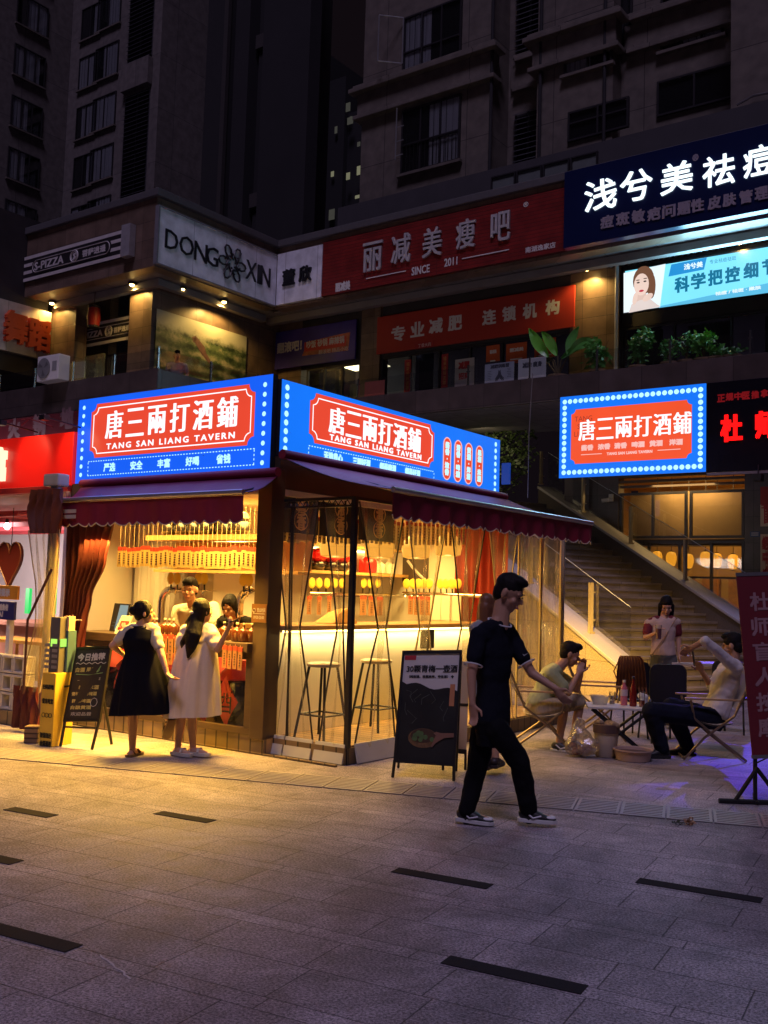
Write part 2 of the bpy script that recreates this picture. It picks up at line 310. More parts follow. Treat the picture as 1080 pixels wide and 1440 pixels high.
# slotted drain covers running past the tavern
d0 = PAVE.w(-9.2, 6.36, 0); DR = Fr(d0, PAVE.a + math.atan(.207))
gm = M('drain_stone', (.30,.27,.26), .45, 0, .2, 60); gd = M('drain_slot', (.02,.02,.022), .8)
def drain(x, wide):
    t = thing('drain_cover', 'slotted stone drain cover in the row across the plaza', 'drain cover', DR.w(x + .17, .25, 0), DR.a, 'slotted drain covers in a row')
    b = MB(); b.box(x+.004, x+.336, 0, .5, .001, .003); put(b, 'slot_bed', gd, t, DR)
    b = MB(); n = 8; y = 0.0; st = .5/n; k = .62 if wide else .78
    for i in range(n): b.box(x+.006, x+.334, i*st + .002, i*st + st*k, .002, .009)
    for e in (.004, .316): b.box(x+e, x+e+.02, 0, .5, .0025, .0097)
    put(b, 'cover_bars', gm, t, DR); return t
tt = [drain(0, False), drain(0, True)]
first = [True, True]
for i in range(27):
    k = 1 if i >= 19 else 0
    if first[k]:
        first[k] = False; T = ROOT[tt[k].name]; tt[k].matrix_world = Matrix.Translation(DR.x * (.345*i)) @ T; continue
    dup(tt[k], DR.x * (.345*i))

# ------------------------------------------------------------------ podium block behind the tavern
CLAD = tiles('brown_stone_cladding', (.17,.115,.085), .62, .46, (.04,.03,.025), .38, 0.0, .18, .005, .3)
CLAD2 = tiles('dark_stone_cladding', (.075,.055,.055), .95, .6, (.02,.016,.016), .35, .0, .2, .006, .3)
PLAS = M('grey_render', (.20,.185,.19), .75, 0, .12, 2.5, .1); DARKW = M('dark_shop_wall', (.035,.03,.032), .7, 0, .3, 2)
SOF = tiles('soffit_panels', (.22,.21,.22), 1.2, 1.2, (.05,.05,.05), .5, 0, .06, .01, .2, True)
pod = gthing('podium_building', 'long two storey shopping block wrapped in brown stone behind the tavern', 'building', -6, 14.5, 0)
X2 = -12.02; XE = 9.0; YF = 8.6
TZ = 6.36
b = MB()   # terrace slabs (edge beams) as an L
b.box(-30, -10.3, 7.4, YF+5.4, TZ-.42, TZ-.0); b.box(-12.0, XE, 12.5, 14.4, TZ-.36, TZ+.003); b.box(-13.5, -10.35, 7.5, 14.2, TZ-.34, TZ+.006)
put(b, 'terrace_slab', CLAD2, pod, GRID)
b = MB(); b.box(-30, -10.28, 7.36, 7.5, TZ-.62, TZ+.10); b.box(-10.42, -10.29, 7.5, 12.4, TZ-.60, TZ+.09); b.box(-10.42, XE, 12.42, 12.56, TZ-.40, TZ+.16); put(b, 'terrace_edge', CLAD2, pod, GRID, bevel=.012)
b = MB()   # ground floor facade, recessed under the terrace
b.box(-30, -10.6, 9.2, 9.5, 0, TZ-.45); b.box(-10.9, -10.6, 9.5, 16, 0, TZ-.36); b.box(-10.6, -7.6, 15.9, 16.2, 0, TZ-.36)
b.box(-7.6, -4.45, 15.9, 16.2, 0, 3.1); b.box(-4.45, -3.0, 15.85, 16.2, 0, TZ-.36); b.box(.05, 1.0, 15.85, 16.2, 0, TZ-.36); b.box(-3.0, 0.05, 15.9, 16.1, 4.75, TZ-.36)
put(b, 'ground_floor_wall', CLAD2, pod, GRID)
b = MB(); b.box(-12.0, XE, 12.6, 16.2, TZ-.40, TZ-.372); put(b, 'arcade_ceiling', SOF, pod, GRID)
# sign band and roof parapet of the upper floor
b = MB(); ZB, ZT = 9.42, 11.15
b.box(-17.4, X2+.002, YF, YF+.35, ZB, ZT); b.box(X2-.35, X2, YF+.35, 13.0, ZB, ZT+.004); b.box(X2, XE, 13.0, 13.35, ZB, ZT+.008); b.box(-40, -17.4, YF+3, YF+3.3, ZB-3, ZT)
put(b, 'sign_band', CLAD, pod, GRID)
b = MB(); b.box(-17.5, X2+.12, YF-.1, YF+.6, ZT+.01, ZT+.2); b.box(X2-.6, X2+.12, YF+.6, 12.9, ZT+.012, ZT+.204); b.box(X2-.6, XE, 12.9, 13.6, ZT+.014, ZT+.208); put(b, 'parapet_cap', M('parapet_cap', (.10,.095,.10), .6), pod, GRID, bevel=.02)
b = MB(); b.box(-17.4, -12.4, YF+.35, 9.6, ZB+.03, ZB+.06); b.box(-13.2, X2-.35, YF+.35, 14.5, ZB+.035, ZB+.065); b.box(X2-.35, XE, 13.35, 14.5, ZB+.04, ZB+.07); put(b, 'soffit', SOF, pod, GRID)
b = MB(); b.box(-17.0, X2-.68, YF+.75, YF+.95, ZB-.17, ZB+.02); b.box(X2-.9, X2-.70, YF+.95, 13.4, ZB-.166, ZB+.022); b.box(X2-.9, XE, 13.62, 13.82, ZB-.162, ZB+.024); put(b, 'soffit_lip', PLAS, pod, GRID, bevel=.012)
sl = MB()
for i in range(70):
    x = -2.6 + i*.14
    sl.box(x, x+.05, 13.86, 14.32, ZB-.02, ZB+.03)
for i in range(26): sl.box(-16.9 + i*.15, -16.85 + i*.15, 9.58-.06-.0, 9.62-.02, ZB-.05, ZB+.02)
put(sl, 'soffit_slats', M('slat_metal', (.3,.3,.32), .35, .6), pod, GRID)
b = MB(); b.box(-40, XE, 17.5, 24, ZT-.6, ZT+.0); b.box(-40, X2-.36, 9.7, 17.5, ZT-.6, ZT+.004); put(b, 'roof_deck', M('roof_deck', (.05,.05,.055), .8), pod, GRID)
# upper floor facade: F1 (y 9.5), F2 (x -13.08), F3 (y 14.4)
YU = 14.4; XU = -13.08
for q in ((-13.95,-13.08,9.5,9.9), (-17.3,-16.2,9.5,9.9), (XU-.4,XU-.001,9.9,14.4), (-13.4,-12.2,YU+.002,YU+.3), (-9.95,-9.30,YU-.1,YU+.3), (-3.62,-2.38,YU-.12,YU+.3)):
    b = MB(); b.box(*q, TZ, ZB+.03); put(b, 'stone_pillar', CLAD, pod, GRID)
b = MB(); b.box(-30, -17.3, 9.6, 9.9, TZ, ZB+.03); b.box(-16.2, -13.95, 11.6, 11.8, TZ, ZB+.02); put(b, 'shop_wall', DARKW, pod, GRID)
b = MB(); b.box(-12.2, -9.95, YU+2.6, YU+2.8, TZ, ZB); b.box(-9.3, -3.62, YU+2.6, YU+2.8, TZ, ZB+.002); b.box(-2.38, XE, YU+2.6, YU+2.8, TZ, ZB+.004); put(b, 'shop_back_wall', M('shop_back_wall', (.12,.10,.10), .7, 0, .4, 1.2), pod, GRID)
b = MB(); b.box(-12.2, -9.95, YU, YU+.1, 8.0, ZB+.03); b.box(-9.3, -3.62, YU, YU+.1, 8.05, ZB+.034); b.box(-2.38, XE, YU, YU+.1, 7.95, ZB+.038); put(b, 'shop_fascia', DARKW, pod, GRID)
FRAME = M('window_frame', (.05,.047,.05), .4, .5)
DGL = glass('dark_window_glass', (.30,.33,.36), .06)
def window(par, fr, x0, x1, z0, z1, y, nx, bars=(), gm=None, t=.05, face='L', panes=True):
    f = MB()
    def bx(a, c, d, e, p=0.0):
        if face == 'L': f.box(a, c, y - .03 - p, y + .05 + p*.5, d, e)
        else: f.box(y - .05 - p*.5, y + .03 + p, a, c, d, e)
    bx(x0, x1, z0, z0+t); bx(x0, x1, z1-t, z1); bx(x0, x0+t, z0+t, z1-t); bx(x1-t, x1, z0+t, z1-t)
    for i in range(1, nx): xx = x0 + (x1-x0)*i/nx; bx(xx-t/2, xx+t/2, z0+t, z1-t)
    for z in bars: bx(x0+t, x1-t, z-t*.4, z+t*.4, -.004)
    w = put(f, 'window', FRAME, par, fr)
    if panes:
        p = MB()
        if face == 'L': p.quad((x0+t, y+.015, z0+t), (x1-t, y+.015, z0+t), (x1-t, y+.015, z1-t), (x0+t, y+.015, z1-t))
        else: p.quad((y-.015, x0+t, z0+t), (y-.015, x1-t, z0+t), (y-.015, x1-t, z1-t), (y-.015, x0+t, z1-t))
        put(p, 'pane', gm or DGL, w, fr, recalc=False)
    return w
window(pod, GRID, -11.95, -10.0, TZ+.02, 7.98, YU, 3, (), GLASS)
window(pod, GRID, -9.28, -3.64, TZ+.02, 8.03, YU, 6, (), DGL)
window(pod, GRID, -2.36, 4.0, TZ+.02, 7.93, YU, 5, (), DGL)
window(pod, GRID, -16.18, -13.97, TZ+.02, 7.95, 10.2, 3, (), GLASS)
dr = MB(); dr.box(-16.0, -15.2, 9.72, 9.78, TZ+.03, 7.85); put(dr, 'shop_door', glass('door_glass', (.75,.78,.7), .10, .05, .25, (.6,.6,.5)), pod, GRID)
# lit rooms on the upper floor
lm = E('lit_room_panel', (1.0,.86,.50), 3.0)
b = MB(); b.box(-15.2, -14.0, 10.9, 11.3, 7.95, 7.98); b.box(-11.6, -10.3, 15.6, 16.2, 8.25, 8.28); put(b, 'ceiling_panel_light', lm, pod, GRID)
b = MB(); b.box(-15.3, -13.99, 11.4, 11.5, TZ, 8.2); put(b, 'lit_inner_wall', M('cream_inner_wall', (.75,.70,.48), .7, 0, .1, 1), pod, GRID)
lamp('shop_room_light', 'AREA', GRID.w(-14.7, 10.7, 7.9), 26, (1,.86,.52), .8, GRID.w(-14.7, 11.5, 7))
lamp('shop_room_light', 'AREA', GRID.w(-11, 15.6, 8.2), 12, (.85,.92,.75), .8, GRID.w(-11, 16.5, 6.6))
b = MB(); b.box(-11.0, -10.75, 15.2, 15.24, 6.5, 7.6)
for i in range(3): b.box(-10.5, -10.2, 15.2+i*.01, 15.22+i*.01, 6.6+.3*i, 6.8+.3*i)
put(b, 'menu_board', M('menu_board', (.5,.5,.46), .6), pod, GRID)
# pale curtains behind the dark right-hand windows
cu = M('pale_curtain', (.42,.43,.45), .8, 0, .15, 3, stretch=(14,14,.4))
for a, c in ((-2.2,-1.5), (-.9,.1), (.8,1.5), (2.1,2.9)):
    b = MB(); n = 16
    b.sheet([[(a + (c-a)*i/n, YU+.35 + .035*math.sin(i*2.1), z) for i in range(n+1)] for z in (TZ+.05, 7.9)]); put(b, 'curtain', cu, pod, GRID, recalc=False)
# downlights under the soffit
LG = (1.0,.62,.16)
for i, (x, y, z, p) in enumerate([HL(9.2, 72, 441) + (9.2, 14), HL(9.2, 185, 413) + (9.2, 22)] ):
    pass
def downlight(x, y, z, power, tx=0.0, ty=.25):
    t = gthing('downlight', 'small amber downlight glowing under the soffit of the shopping block', 'downlight', x, y, z-.07, 'amber downlights under the soffit')
    b = MB(); b.lathe([(.10,-.05),(.11,.0),(.09,.01)], (x,y,z), 14); put(b, 'lamp_ring', DARKM, t, GRID, smooth=True)
    b = MB(); b.ell((x,y,z-.06), AXW, (.062,.062,.035)); put(b, 'lamp_bulb', E('amber_bulb', (1,.66,.2), 28), t, GRID, smooth=True)
    lamp('downlight_beam', 'SPOT', GRID.w(x, y, z-.1), power, LG, .04, GRID.w(x+tx, y+ty, z-3), R(150))
for x, y, p in ((HL(9.25,72,441)[0], 9.25, 90), (HL(9.25,185,412)[0], 9.25, 130), (HL(14.0,825,378)[0], 14.0, 120), (HL(14.0,1040,338)[0], 14.0, 60)): downlight(x, y, ZB+.0, p)
yy = HR(-12.75, 310, 434)[0]; downlight(-12.62, yy, ZB, 260, -.5, 0)
yy = HR(-12.8, 277, 442)[0]; downlight(-12.75, yy-.6, ZB, 80, -.4, 0)
# clerestory windows set back on the roof
b = MB(); b.box(-12, 5, 15.6, 15.9, ZT, 13.2); put(b, 'roof_storey_wall', M('roof_storey', (.055,.05,.055), .8, 0, .15, 2), pod, GRID)
LOUV = M('clerestory_glass', (.16,.18,.17), .25)
for pl, pr, hh in (((690,262),(842,222),22), ((560,303),(645,287),14)):
    a = HL(15.57, *pl); c = HL(15.57, *pr); z = (a[1]+c[1])/2; h = .42 if hh > 20 else .26; n = 4 if hh > 20 else 2
    for i in range(n):
        xa = a[0]+(c[0]-a[0])*i/n; xb = a[0]+(c[0]-a[0])*(i+1)/n
        w = window(pod, GRID, xa+.02, xb-.02, z-h/2, z+h/2, 15.56, 1, (), LOUV, .04)

# glass railings along the terrace
POST = M('rail_post', (.55,.55,.57), .25, 1)
def railing(label, pts, zb, h, step, gm=None):
    a = GRID.w(*pts[0], zb); t = thing('glass_railing', label, 'railing', a, GRID.a)
    for k in range(len(pts)-1):
        x0, y0 = pts[k]; x1, y1 = pts[k+1]; L = math.hypot(x1-x0, y1-y0); n = max(1, round(L/step))
        for i in range(n):
            A = (x0+(x1-x0)*i/n, y0+(y1-y0)*i/n); B = (x0+(x1-x0)*(i+1)/n, y0+(y1-y0)*(i+1)/n); e = .04/ (L/n)
            p = MB(); qa = (A[0]+(B[0]-A[0])*e, A[1]+(B[1]-A[1])*e); qb = (B[0]-(B[0]-A[0])*e, B[1]-(B[1]-A[1])*e)
            p.quad((*qa, zb+.06), (*qb, zb+.06), (*qb, zb+h), (*qa, zb+h)); put(p, 'pane', gm or GLASS, t, GRID, recalc=False)
            q = MB(); q.box(A[0]-.02, A[0]+.02, A[1]-.02, A[1]+.02, zb, zb+h+.03); q.box(A[0]-.035, A[0]+.035, A[1]-.03, A[1]+.03, zb, zb+.02); q.box(A[0]-.05, A[0]+.05, A[1]-.012, A[1]+.012, zb+h*.72, zb+h*.76); put(q, 'post', POST, t, GRID)
    return t
RGL = glass('rail_glass', (.84,.9,.95), .20, .05)
railing('low glass railing along the left terrace in front of the striped pizza shop', [(-24, 7.43), (-10.36, 7.43), (-10.36, 12.3)], TZ+.1, .46, 1.5, RGL)
railing('glass railing along the right terrace with pot plants behind it', [(-10.2, 12.48), (6, 12.48)], TZ+.16, .46, 1.62, RGL)

a, c = GP(140, 1343), GP(184, 1377); sc_ = MB(); n_ = (c-a).normalized().cross(Vector((0,0,1)))*.006; rg = random.Random(1); L_ = [a.lerp(c, i/12) + n_*rg.uniform(-1,1) for i in range(13)]
sc_.sheet([[p - n_*rg.uniform(.4,1.2) + Vector((0,0,.0022)) for p in L_], [p + n_*rg.uniform(.4,1.2) + Vector((0,0,.0022)) for p in L_]]); put(sc_, 'paving_scuff', M('chalk_scuff', (.55,.5,.5), .9), None, kind='structure', recalc=False)
# ------------------------------------------------------------------ towers
TW = tiles('tower_render', (.135,.112,.092), 3.0, 3.0, (.05,.04,.035), .8, 0, .06, .012, .15)
TG = tiles('tower_grey_render', (.145,.125,.115), 3.0, 3.0, (.05,.045,.05), .8, 0, .08, .012, .15)
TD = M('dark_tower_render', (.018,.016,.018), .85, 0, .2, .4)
TP = glass('tower_glass', (.72,.75,.8), .12, .02)
CURT = M('tower_curtain', (.62,.60,.58), .85, 0, .25, 3, stretch=(10,10,.3))
DKROOM = M('dark_room', (.012,.011,.012), .9)
LOUVM = M('louvre_slats', (.10,.10,.11), .5, .3)
def opening(par, face, V, a, c, z0, z1, nx, bars=(), curt=0.0, sill=True, wallm=None):
    """a window whose dark recess, frame, pane and curtain sit in a reveal 12 cm deep"""
    r = MB()
    if face == 'L': r.box(a, c, V-.012, V+.02, z0, z1)
    else: r.box(V-.02, V+.012, a, c, z0, z1)
    w = window(par, GRID, a, c, z0, z1, V-.05 if face == 'L' else V+.05, nx, bars, TP, .055, face, True)
    put(r, 'dark_interior', DKROOM, w, GRID)
    if curt:
        b = MB(); n = 14; d = (c-a)*curt; s = random.choice((0, 1)); q0 = a+.06 if s else c-.06-d
        rows = []
        for z in (z0+.06, z1-.06):
            rows.append([((q0 + d*i/n, V-.018-.008*math.sin(i*2.2), z) if face == 'L' else (V+.018+.008*math.sin(i*2.2), q0 + d*i/n, z)) for i in range(n+1)])
        b.sheet(rows); put(b, 'curtain', CURT, w, GRID, recalc=False)
    if sill:
        b = MB()
        if face == 'L': b.box(a-.08, c+.08, V-.16, V-.0, z0-.09, z0-.005)
        else: b.box(V, V+.16, a-.08, c+.08, z0-.09, z0-.005)
        put(b, 'sill', TW, w, GRID)
    return w
# right tower
RV = 17.0
def rx(px, py): return HL(RV, px, py)
xa = rx(508, 200)[0]; xb = rx(690, 90)[0]; xc = rx(748, 80)[0]; xd = rx(855, 60)[0]; xe = rx(1040, 60)[0]
zc = rx(600, 118)[1]
rt = gthing('apartment_tower', 'tall brown apartment tower with stepped cornice above the red and navy signs', 'tower', (xa+xe)/2, RV+4, 0)
zb0 = rx(505, 330)[1]
b = MB(); b.box(xa, xb, RV, RV+9, ZT-.5, 34); b.box(xb, xc, RV+1.1, RV+9, ZT-.5, 34.01); b.box(xc, xd, RV+.35, RV+9, ZT-.5, 34.02); b.box(xd, xe, RV+.9, RV+9, ZT-.5, 34.03); b.box(xe, xe+7, RV-.7, RV+9, ZT-.5, 34.04)
put(b, 'wall', TW, rt, GRID)
def corn(z, prof, nm):
    b = MB(); m = 0
    for (p, z0, z1) in prof:
        for (x0, x1, y) in ((xa-p, xb+p, RV), (xb+p+.002, xc-p-.002, RV+1.1), (xc-p, xd+p, RV+.35), (xd+p+.002, xe-.002, RV+.9)):
            b.box(x0, x1, y-p, y+.3, z+z0, z+z1)
        b.box(xa-p+.001, xa+.2, RV+.301, RV+5, z+z0, z+z1)
    put(b, nm, TW, rt, GRID, bevel=.02)
corn(zc, ((.22,-.55,-.42),(.12,-.42,.30),(.34,.30,.44),(.24,.44,.56)), 'cornice')
corn(rx(600,262)[1]-.25, ((.20,-.25,-.05),(.30,-.05,.08)), 'cornice')
def win(px0, px1, py0, py1, V, nx, bars=(), curt=0, **k):
    m = ((px0+px1)/2, (py0+py1)/2); a = HL(V, px0, m[1])[0]; c = HL(V, px1, m[1])[0]; z1 = HL(V, m[0], py0)[1]; z0 = HL(V, m[0], py1)[1]
    return opening(rt, 'L', V, a, c, z0, z1, nx, [z0+(z1-z0)*q for q in bars], curt, **k), a, c, z0, z1
w, a, c, z0, z1 = win(569, 650, 12, 90, RV, 3, (.35,), .45)
sash = MB(); sash.box(a-.02, a+.02, RV-.75, RV-.09, z0+.1, z1); 
for z in (z0+.1, z0+.7, z1-.05): sash.box(a-.015, a+.015, RV-.75, RV-.09, z, z+.05)
sash2 = MB(); s_ = [(a, RV-.09), (a-.55, RV-.62)]
for (x, y) in s_: sash2.tube([(x, y, z0+.3), (x, y, z1)], .022, 6)
for z in (z0+.3, z1): sash2.tube([(s_[0][0], s_[0][1], z), (s_[1][0], s_[1][1], z)], .022, 6)
put(sash2, 'open_sash', M('sash_metal', (.45,.45,.46), .4, .7), rt, GRID)
w, a, c, z0, z1 = win(566, 648, 145, 236, RV, 3, (.45,), .5)
rl = MB()
for i in range(15): rl.tube([(a+.1+(c-a-.2)*i/14, RV-.11, z0+.05), (a+.1+(c-a-.2)*i/14, RV-.11, z0+.85)], .012, 5)
rl.box(a+.05, c-.05, RV-.125, RV-.095, z0+.85, z0+.89); put(rl, 'window_rail', DARKM, rt, GRID)
sash3 = MB(); x = a-.02
for z in (z0+.5, z0+.95, z0+1.4): sash3.box(x, x+.28, RV-.32, RV-.30, z, z+.03)
sash3.tube([(x, RV-.31, z0+.4), (x, RV-.31, z1)], .022, 6); put(sash3, 'open_sash', _mats['sash_metal'], rt, GRID)
win(795, 862, 22, 98, RV+.35, 2, (.5,), .5); win(872, 890, -10, 70, RV+.9, 1); win(930, 1018, -20, 62, RV+.9, 3, (), .6)
win(800, 885, 148, 190, RV+.35, 2, (.6,), .0, sill=False); win(925, 1032, 102, 152, RV+.9, 2, (), .0, sill=False)
def louvre(par, V, a, c, z0, z1, st=.16):
    b = MB(); z = z0
    while z < z1: b.hexa([(a, V-.16, z), (c, V-.16, z), (c, V-.05, z+.06), (a, V-.05, z+.06), (a, V-.16, z+.025), (c, V-.16, z+.025), (c, V-.05, z+.085), (a, V-.05, z+.085)]); z += st
    for x in (a, c-.06, (a+c)/2): b.box(x, x+.06, V-.04, V-.005, z0, z1)
    put(b, 'louvre', LOUVM, par, GRID)
    d = MB(); d.box(a, c, V-.004, V+.02, z0, z1); put(d, 'louvre_recess', DKROOM, par, GRID)
louvre(rt, RV+1.1, xb+.25, xc-.25, zc+.7, zc+6); louvre(rt, RV+1.1, xb+.25, xc-.25, ZT+1.5, zc-1.2)
b = MB()
for x, y in ((xb+.1, RV-.1), (xc+.15, RV+.25), (xd-.2, RV+.25)): b.tube([(x, y, ZT), (x, y, 30)], .05, 8)
put(b, 'drain_pipe', TD, rt, GRID)
# left tower
LV = 27.0
ix, iz = HL(LV, 92, 200); rx2 = HL(LV, 222, 150)[0]
lt = gthing('apartment_tower', 'pale brown apartment tower at the left edge with rows of windows and a louvre column', 'tower', ix, LV, 0)
b = MB(); b.box(ix-12, ix, LV-9, LV+8, 0, 46); b.box(ix+.002, rx2, LV, LV+8, 0, 46.02); put(b, 'wall', TG, lt, GRID)
FH = HL(LV, 148, 155)[1] - HL(LV, 144, 227)[1]   # storey height
ca = [HL(LV, 97, 330)[0], HL(LV, 118, 330)[0]]; cb = [HL(LV, 131, 160)[0], HL(LV, 163, 160)[0]]; z0r = HL(LV, 148, 181)[1]
for k in range(-3, 6):
    z = z0r + FH*k
    if z > 40 or z < 9: continue
    opening(lt, 'L', LV, cb[0], cb[1], z, z+FH*.66, 2, (), random.choice((.5,.6,.9,.8)))
    opening(lt, 'L', LV, ca[0]+.15, ca[1]+.5, z-.1, z+FH*.62, 2, (), random.choice((.3,.5,.7)))
zz = HR(ix, 45, 70)
ya = HR(ix, 15, 150)[0]; yb = HR(ix, 60, 150)[0]; zr = HR(ix, 38, 165)[1]
for k in range(-4, 6):
    z = zr + FH*k - FH*.3
    if 9 < z < 40: opening(lt, 'R', ix, ya, yb, z, z+FH*.60, 3, (), random.choice((.4,.6,.8,.5)))
la = HL(LV, 174, 200)[0]; lb = HL(LV, 208, 200)[0]; zl = HL(LV, 195, 108)[1]
for a, c in ((zl-9.5, zl-.9), (zl+.9, zl+9), ): louvre(lt, LV, la, lb, a, c, .24)
b = MB(); b.box(la-.1, lb+.1, LV-.35, LV-.01, zl-.75, zl+.75); put(b, 'balcony_ledge', TG, lt, GRID, bevel=.02)
# lit slit windows of the recess
b = MB(); WARMW = E('far_lit_window', (.75,.68,.42), .5)
for px, py in ((81,205),(79,236),(87,42)):
    x, z = HL(LV, px+6, py); b.box(x-.16, x+.16, LV-.03, LV-.02, z-.35, z+.35)
put(b, 'lit_window', WARMW, lt, GRID)
# dark tower between, unlit
MV = 31.0
xs = [HL(MV, p, 200)[0] for p in (222, 258, 330, 350, 366, 432)]
mt = gthing('apartment_tower', 'unlit dark tower slab between the left windows and the far lit block', 'tower', (xs[0]+xs[5])/2, MV, 0)
b = MB(); b.box(xs[0]-3, xs[1], MV, MV+8, 0, 52); b.box(xs[1]+.002, xs[2], MV-.7, MV+8, 0, 52.01); b.box(xs[2]+.002, xs[3], MV-.3, MV+3, 0, 52.02); b.box(xs[3]+.002, xs[4], MV+.5, MV+1.5, 0, 52.03); b.box(xs[4]+.002, xs[5], MV-.1, MV+.8, 0, 52.04)
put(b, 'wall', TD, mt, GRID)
b = MB()
for x in (xs[1], xs[2]): b.box(x-.25, x+.05, MV-.95, MV-.702, 0, 52)
put(b, 'wall_rib', M('dark_rib', (.04,.033,.032), .8), mt, GRID)
for k in range(3):
    z = 14 + k*9
    b = MB(); b.box(xs[3]+.2, xs[4]-.1, MV+.3, MV+.495, z, z+8); put(b, 'balcony_slot', DKROOM, mt, GRID)
b = MB()
for k in range(3): b.box(xs[3]+.1, xs[4], MV+.1, MV+.49, 13.2+k*9, 14+k*9-.02)
put(b, 'balcony_front', M('dark_rib', (.06,.05,.055)), mt, GRID)
# far tower with lit windows
FV = 95.0
x0 = HL(FV, 400, 200)[0]; x1 = HL(FV, 560, 200)[0]; ztop = HL(FV, 440, 84)[1]; z2 = HL(FV, 480, 106)[1]
ft = gthing('apartment_tower', 'distant black tower with a few lit windows between the two nearer towers', 'tower', (x0+x1)/2, FV, 0)
xm = HL(FV, 484, 110)[0]
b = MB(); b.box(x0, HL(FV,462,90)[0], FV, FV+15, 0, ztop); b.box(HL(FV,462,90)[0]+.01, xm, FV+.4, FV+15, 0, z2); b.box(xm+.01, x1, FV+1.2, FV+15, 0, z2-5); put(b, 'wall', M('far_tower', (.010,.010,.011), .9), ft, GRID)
for px, py, w_, h_ in ((454,174,.5,1.1),(473,183,.35,.8),(493,170,.8,.8),(490,151,.6,1),(505,203,.4,.5),(505,240,.5,1.0),(490,248,.5,.8),(450,295,.5,.9),(467,302,.8,1.2),(487,310,.7,.9),(450,317,.6,.6),(449,334,.6,.5),(468,245,.4,.6),(503,277,.6,.35),(494,166,.3,.3),(478,320,.5,.3)):
    x, z = HL(FV, px, py); b = MB(); b.box(x-w_*.6, x+w_*.6, FV-.12, FV-.05 , z-h_*.6, z+h_*.6); put(b, 'lit_window', E('far_lit_window%d' % random.randint(0,2), random.choice(((.8,.78,.5),(.6,.72,.5),(.72,.7,.6))), random.choice((.12,.06,.20))), ft, GRID)
# ------------------------------------------------------------------ signs of the upper floors
def rectL(V, tl, tr, bl, br):
    q = [HL(V, *p) for p in (tl, tr, bl, br)]; return (q[0][0]+q[2][0])/2, (q[1][0]+q[3][0])/2, (q[2][1]+q[3][1])/2, (q[0][1]+q[1][1])/2
def rectR(X, tl, tr, bl, br):
    q = [HR(X, *p) for p in (tl, tr, bl, br)]; return (q[0][0]+q[2][0])/2, (q[1][0]+q[3][0])/2, (q[2][1]+q[3][1])/2, (q[0][1]+q[1][1])/2
def boardL(name, label, r, V, d, mat, bevel=.006, cat='sign', group=None, partname='panel'):
    x0, x1, z0, z1 = r; t = gthing(name, label, cat, (x0+x1)/2, V, z0, group)
    b = MB(); b.box(x0, x1, V-d, V, z0, z1); put(b, partname, mat, t, GRID, bevel=bevel); return t
def lett(t, mat, items, name='lettering'):
    b = MB()
    for fn, args, kw in items: fn(b, *args, **kw)
    return put(b, name, mat, t, GRID, recalc=False)
PAINTW = M('letter_white', (.72,.70,.68), .5, 0, .05); REDP = M('sign_red_paint', (.30,.022,.018), .5, 0, .10, 4)
# red sign with metal letters
r = rectL(12.97, (457,344), (798,264), (455,420), (798,352)); REDB = tiles('red_sign_boards', (.22,.016,.014), 30, .09, (.10,.008,.007), .45, 0, .08, .008, .4)
t = boardL('shop_sign', 'long red boarded sign with pale metal characters and the year 2011', r, 12.98, .10, REDB); V = 12.87
lett(t, M('letter_silver', (.68,.66,.66), .35, .3), [(tL, (c, V, (x-13, y), (x+13, y), 40), dict(bold=.012, bz=.006, deep=.05)) for c, x, y in (('丽',525,361),('减',565,350),('美',609,341),('瘦',656,329),('吧',705,319))])
lett(t, PAINTW, [(tL, ('SINCE', V, (579,382), (604,377), 11), dict(bold=.006)), (tL, ('2011', V, (625,370), (643,366), 11), dict(bold=.006)), (tL, ('®', V, (736,288), (743,287), 7), dict(bold=.003)),
    (tL, ('南湖逸家店', V, (739,352), (781,344), 8), dict(bold=.004)), (tL, ('丽减美', V, (472,405), (492,400), 12), dict(bold=.012))], 'small_lettering')
b = MB()
for p, q in (((515,392),(571,381)), ((650,364),(716,351))):
    a = HL(V, *p); c = HL(V, *q); b.box(a[0], c[0], V-.012, V, (a[1]+c[1])/2-.012, (a[1]+c[1])/2+.012)
put(b, 'rule_line', PAINTW, t, GRID)
# pale sign that wraps round the inner corner
SW = tiles('pale_sign_panels', (.80,.82,.88), 1.15, 5, (.34,.34,.38), .4, 0, .03, .008, .1)
q1 = rectR(-12.0, (219,291), (387,361), (218,373), (387,430)); q2 = rectL(12.98, (387,361), (456,345), (387,431), (456,419))
t = gthing('shop_sign', 'pale lilac sign board that wraps the inner corner with black raised capital letters', 'sign', -12, 11, q1[2])
b = MB(); b.box(-12.01, -11.90, q1[0], 12.87, q1[2], q1[3]); put(b, 'panel', SW, t, GRID, bevel=.006)
b = MB(); b.box(-11.89, q2[1]-.01, 12.88, 12.99, q2[2], q2[3]); put(b, 'panel', SW, t, GRID, bevel=.006)
b = MB(); z0, z1 = q1[2], q1[3]
for z in (z0-.03, z1): b.box(-12.0, -11.87, q1[0]-.03, 12.86, z, z+.03)
b.box(-12.0, -11.87, q1[0]-.035, q1[0]-.002, z0, z1); put(b, 'sign_rim', M('sign_rim', (.2,.2,.22), .5), t, GRID)
LB = M('letter_black', (.012,.012,.016), .35)
def tRr(b, s, p, q, h, **k): tR(b, s, -11.9, p, q, h, **k)
lett(t, LB, [(tRr, (c, (x-w, y-w*.42), (x+w, y+w*.42), 27), dict(deep=.025)) for c, x, y, w in (('D',241,338,9),('O',262,346,10),('N',282,355,9),('G',298,361,8.5),('X',353,381,7.5),('I',364,386,2.2),('N',373,389,6.5))])
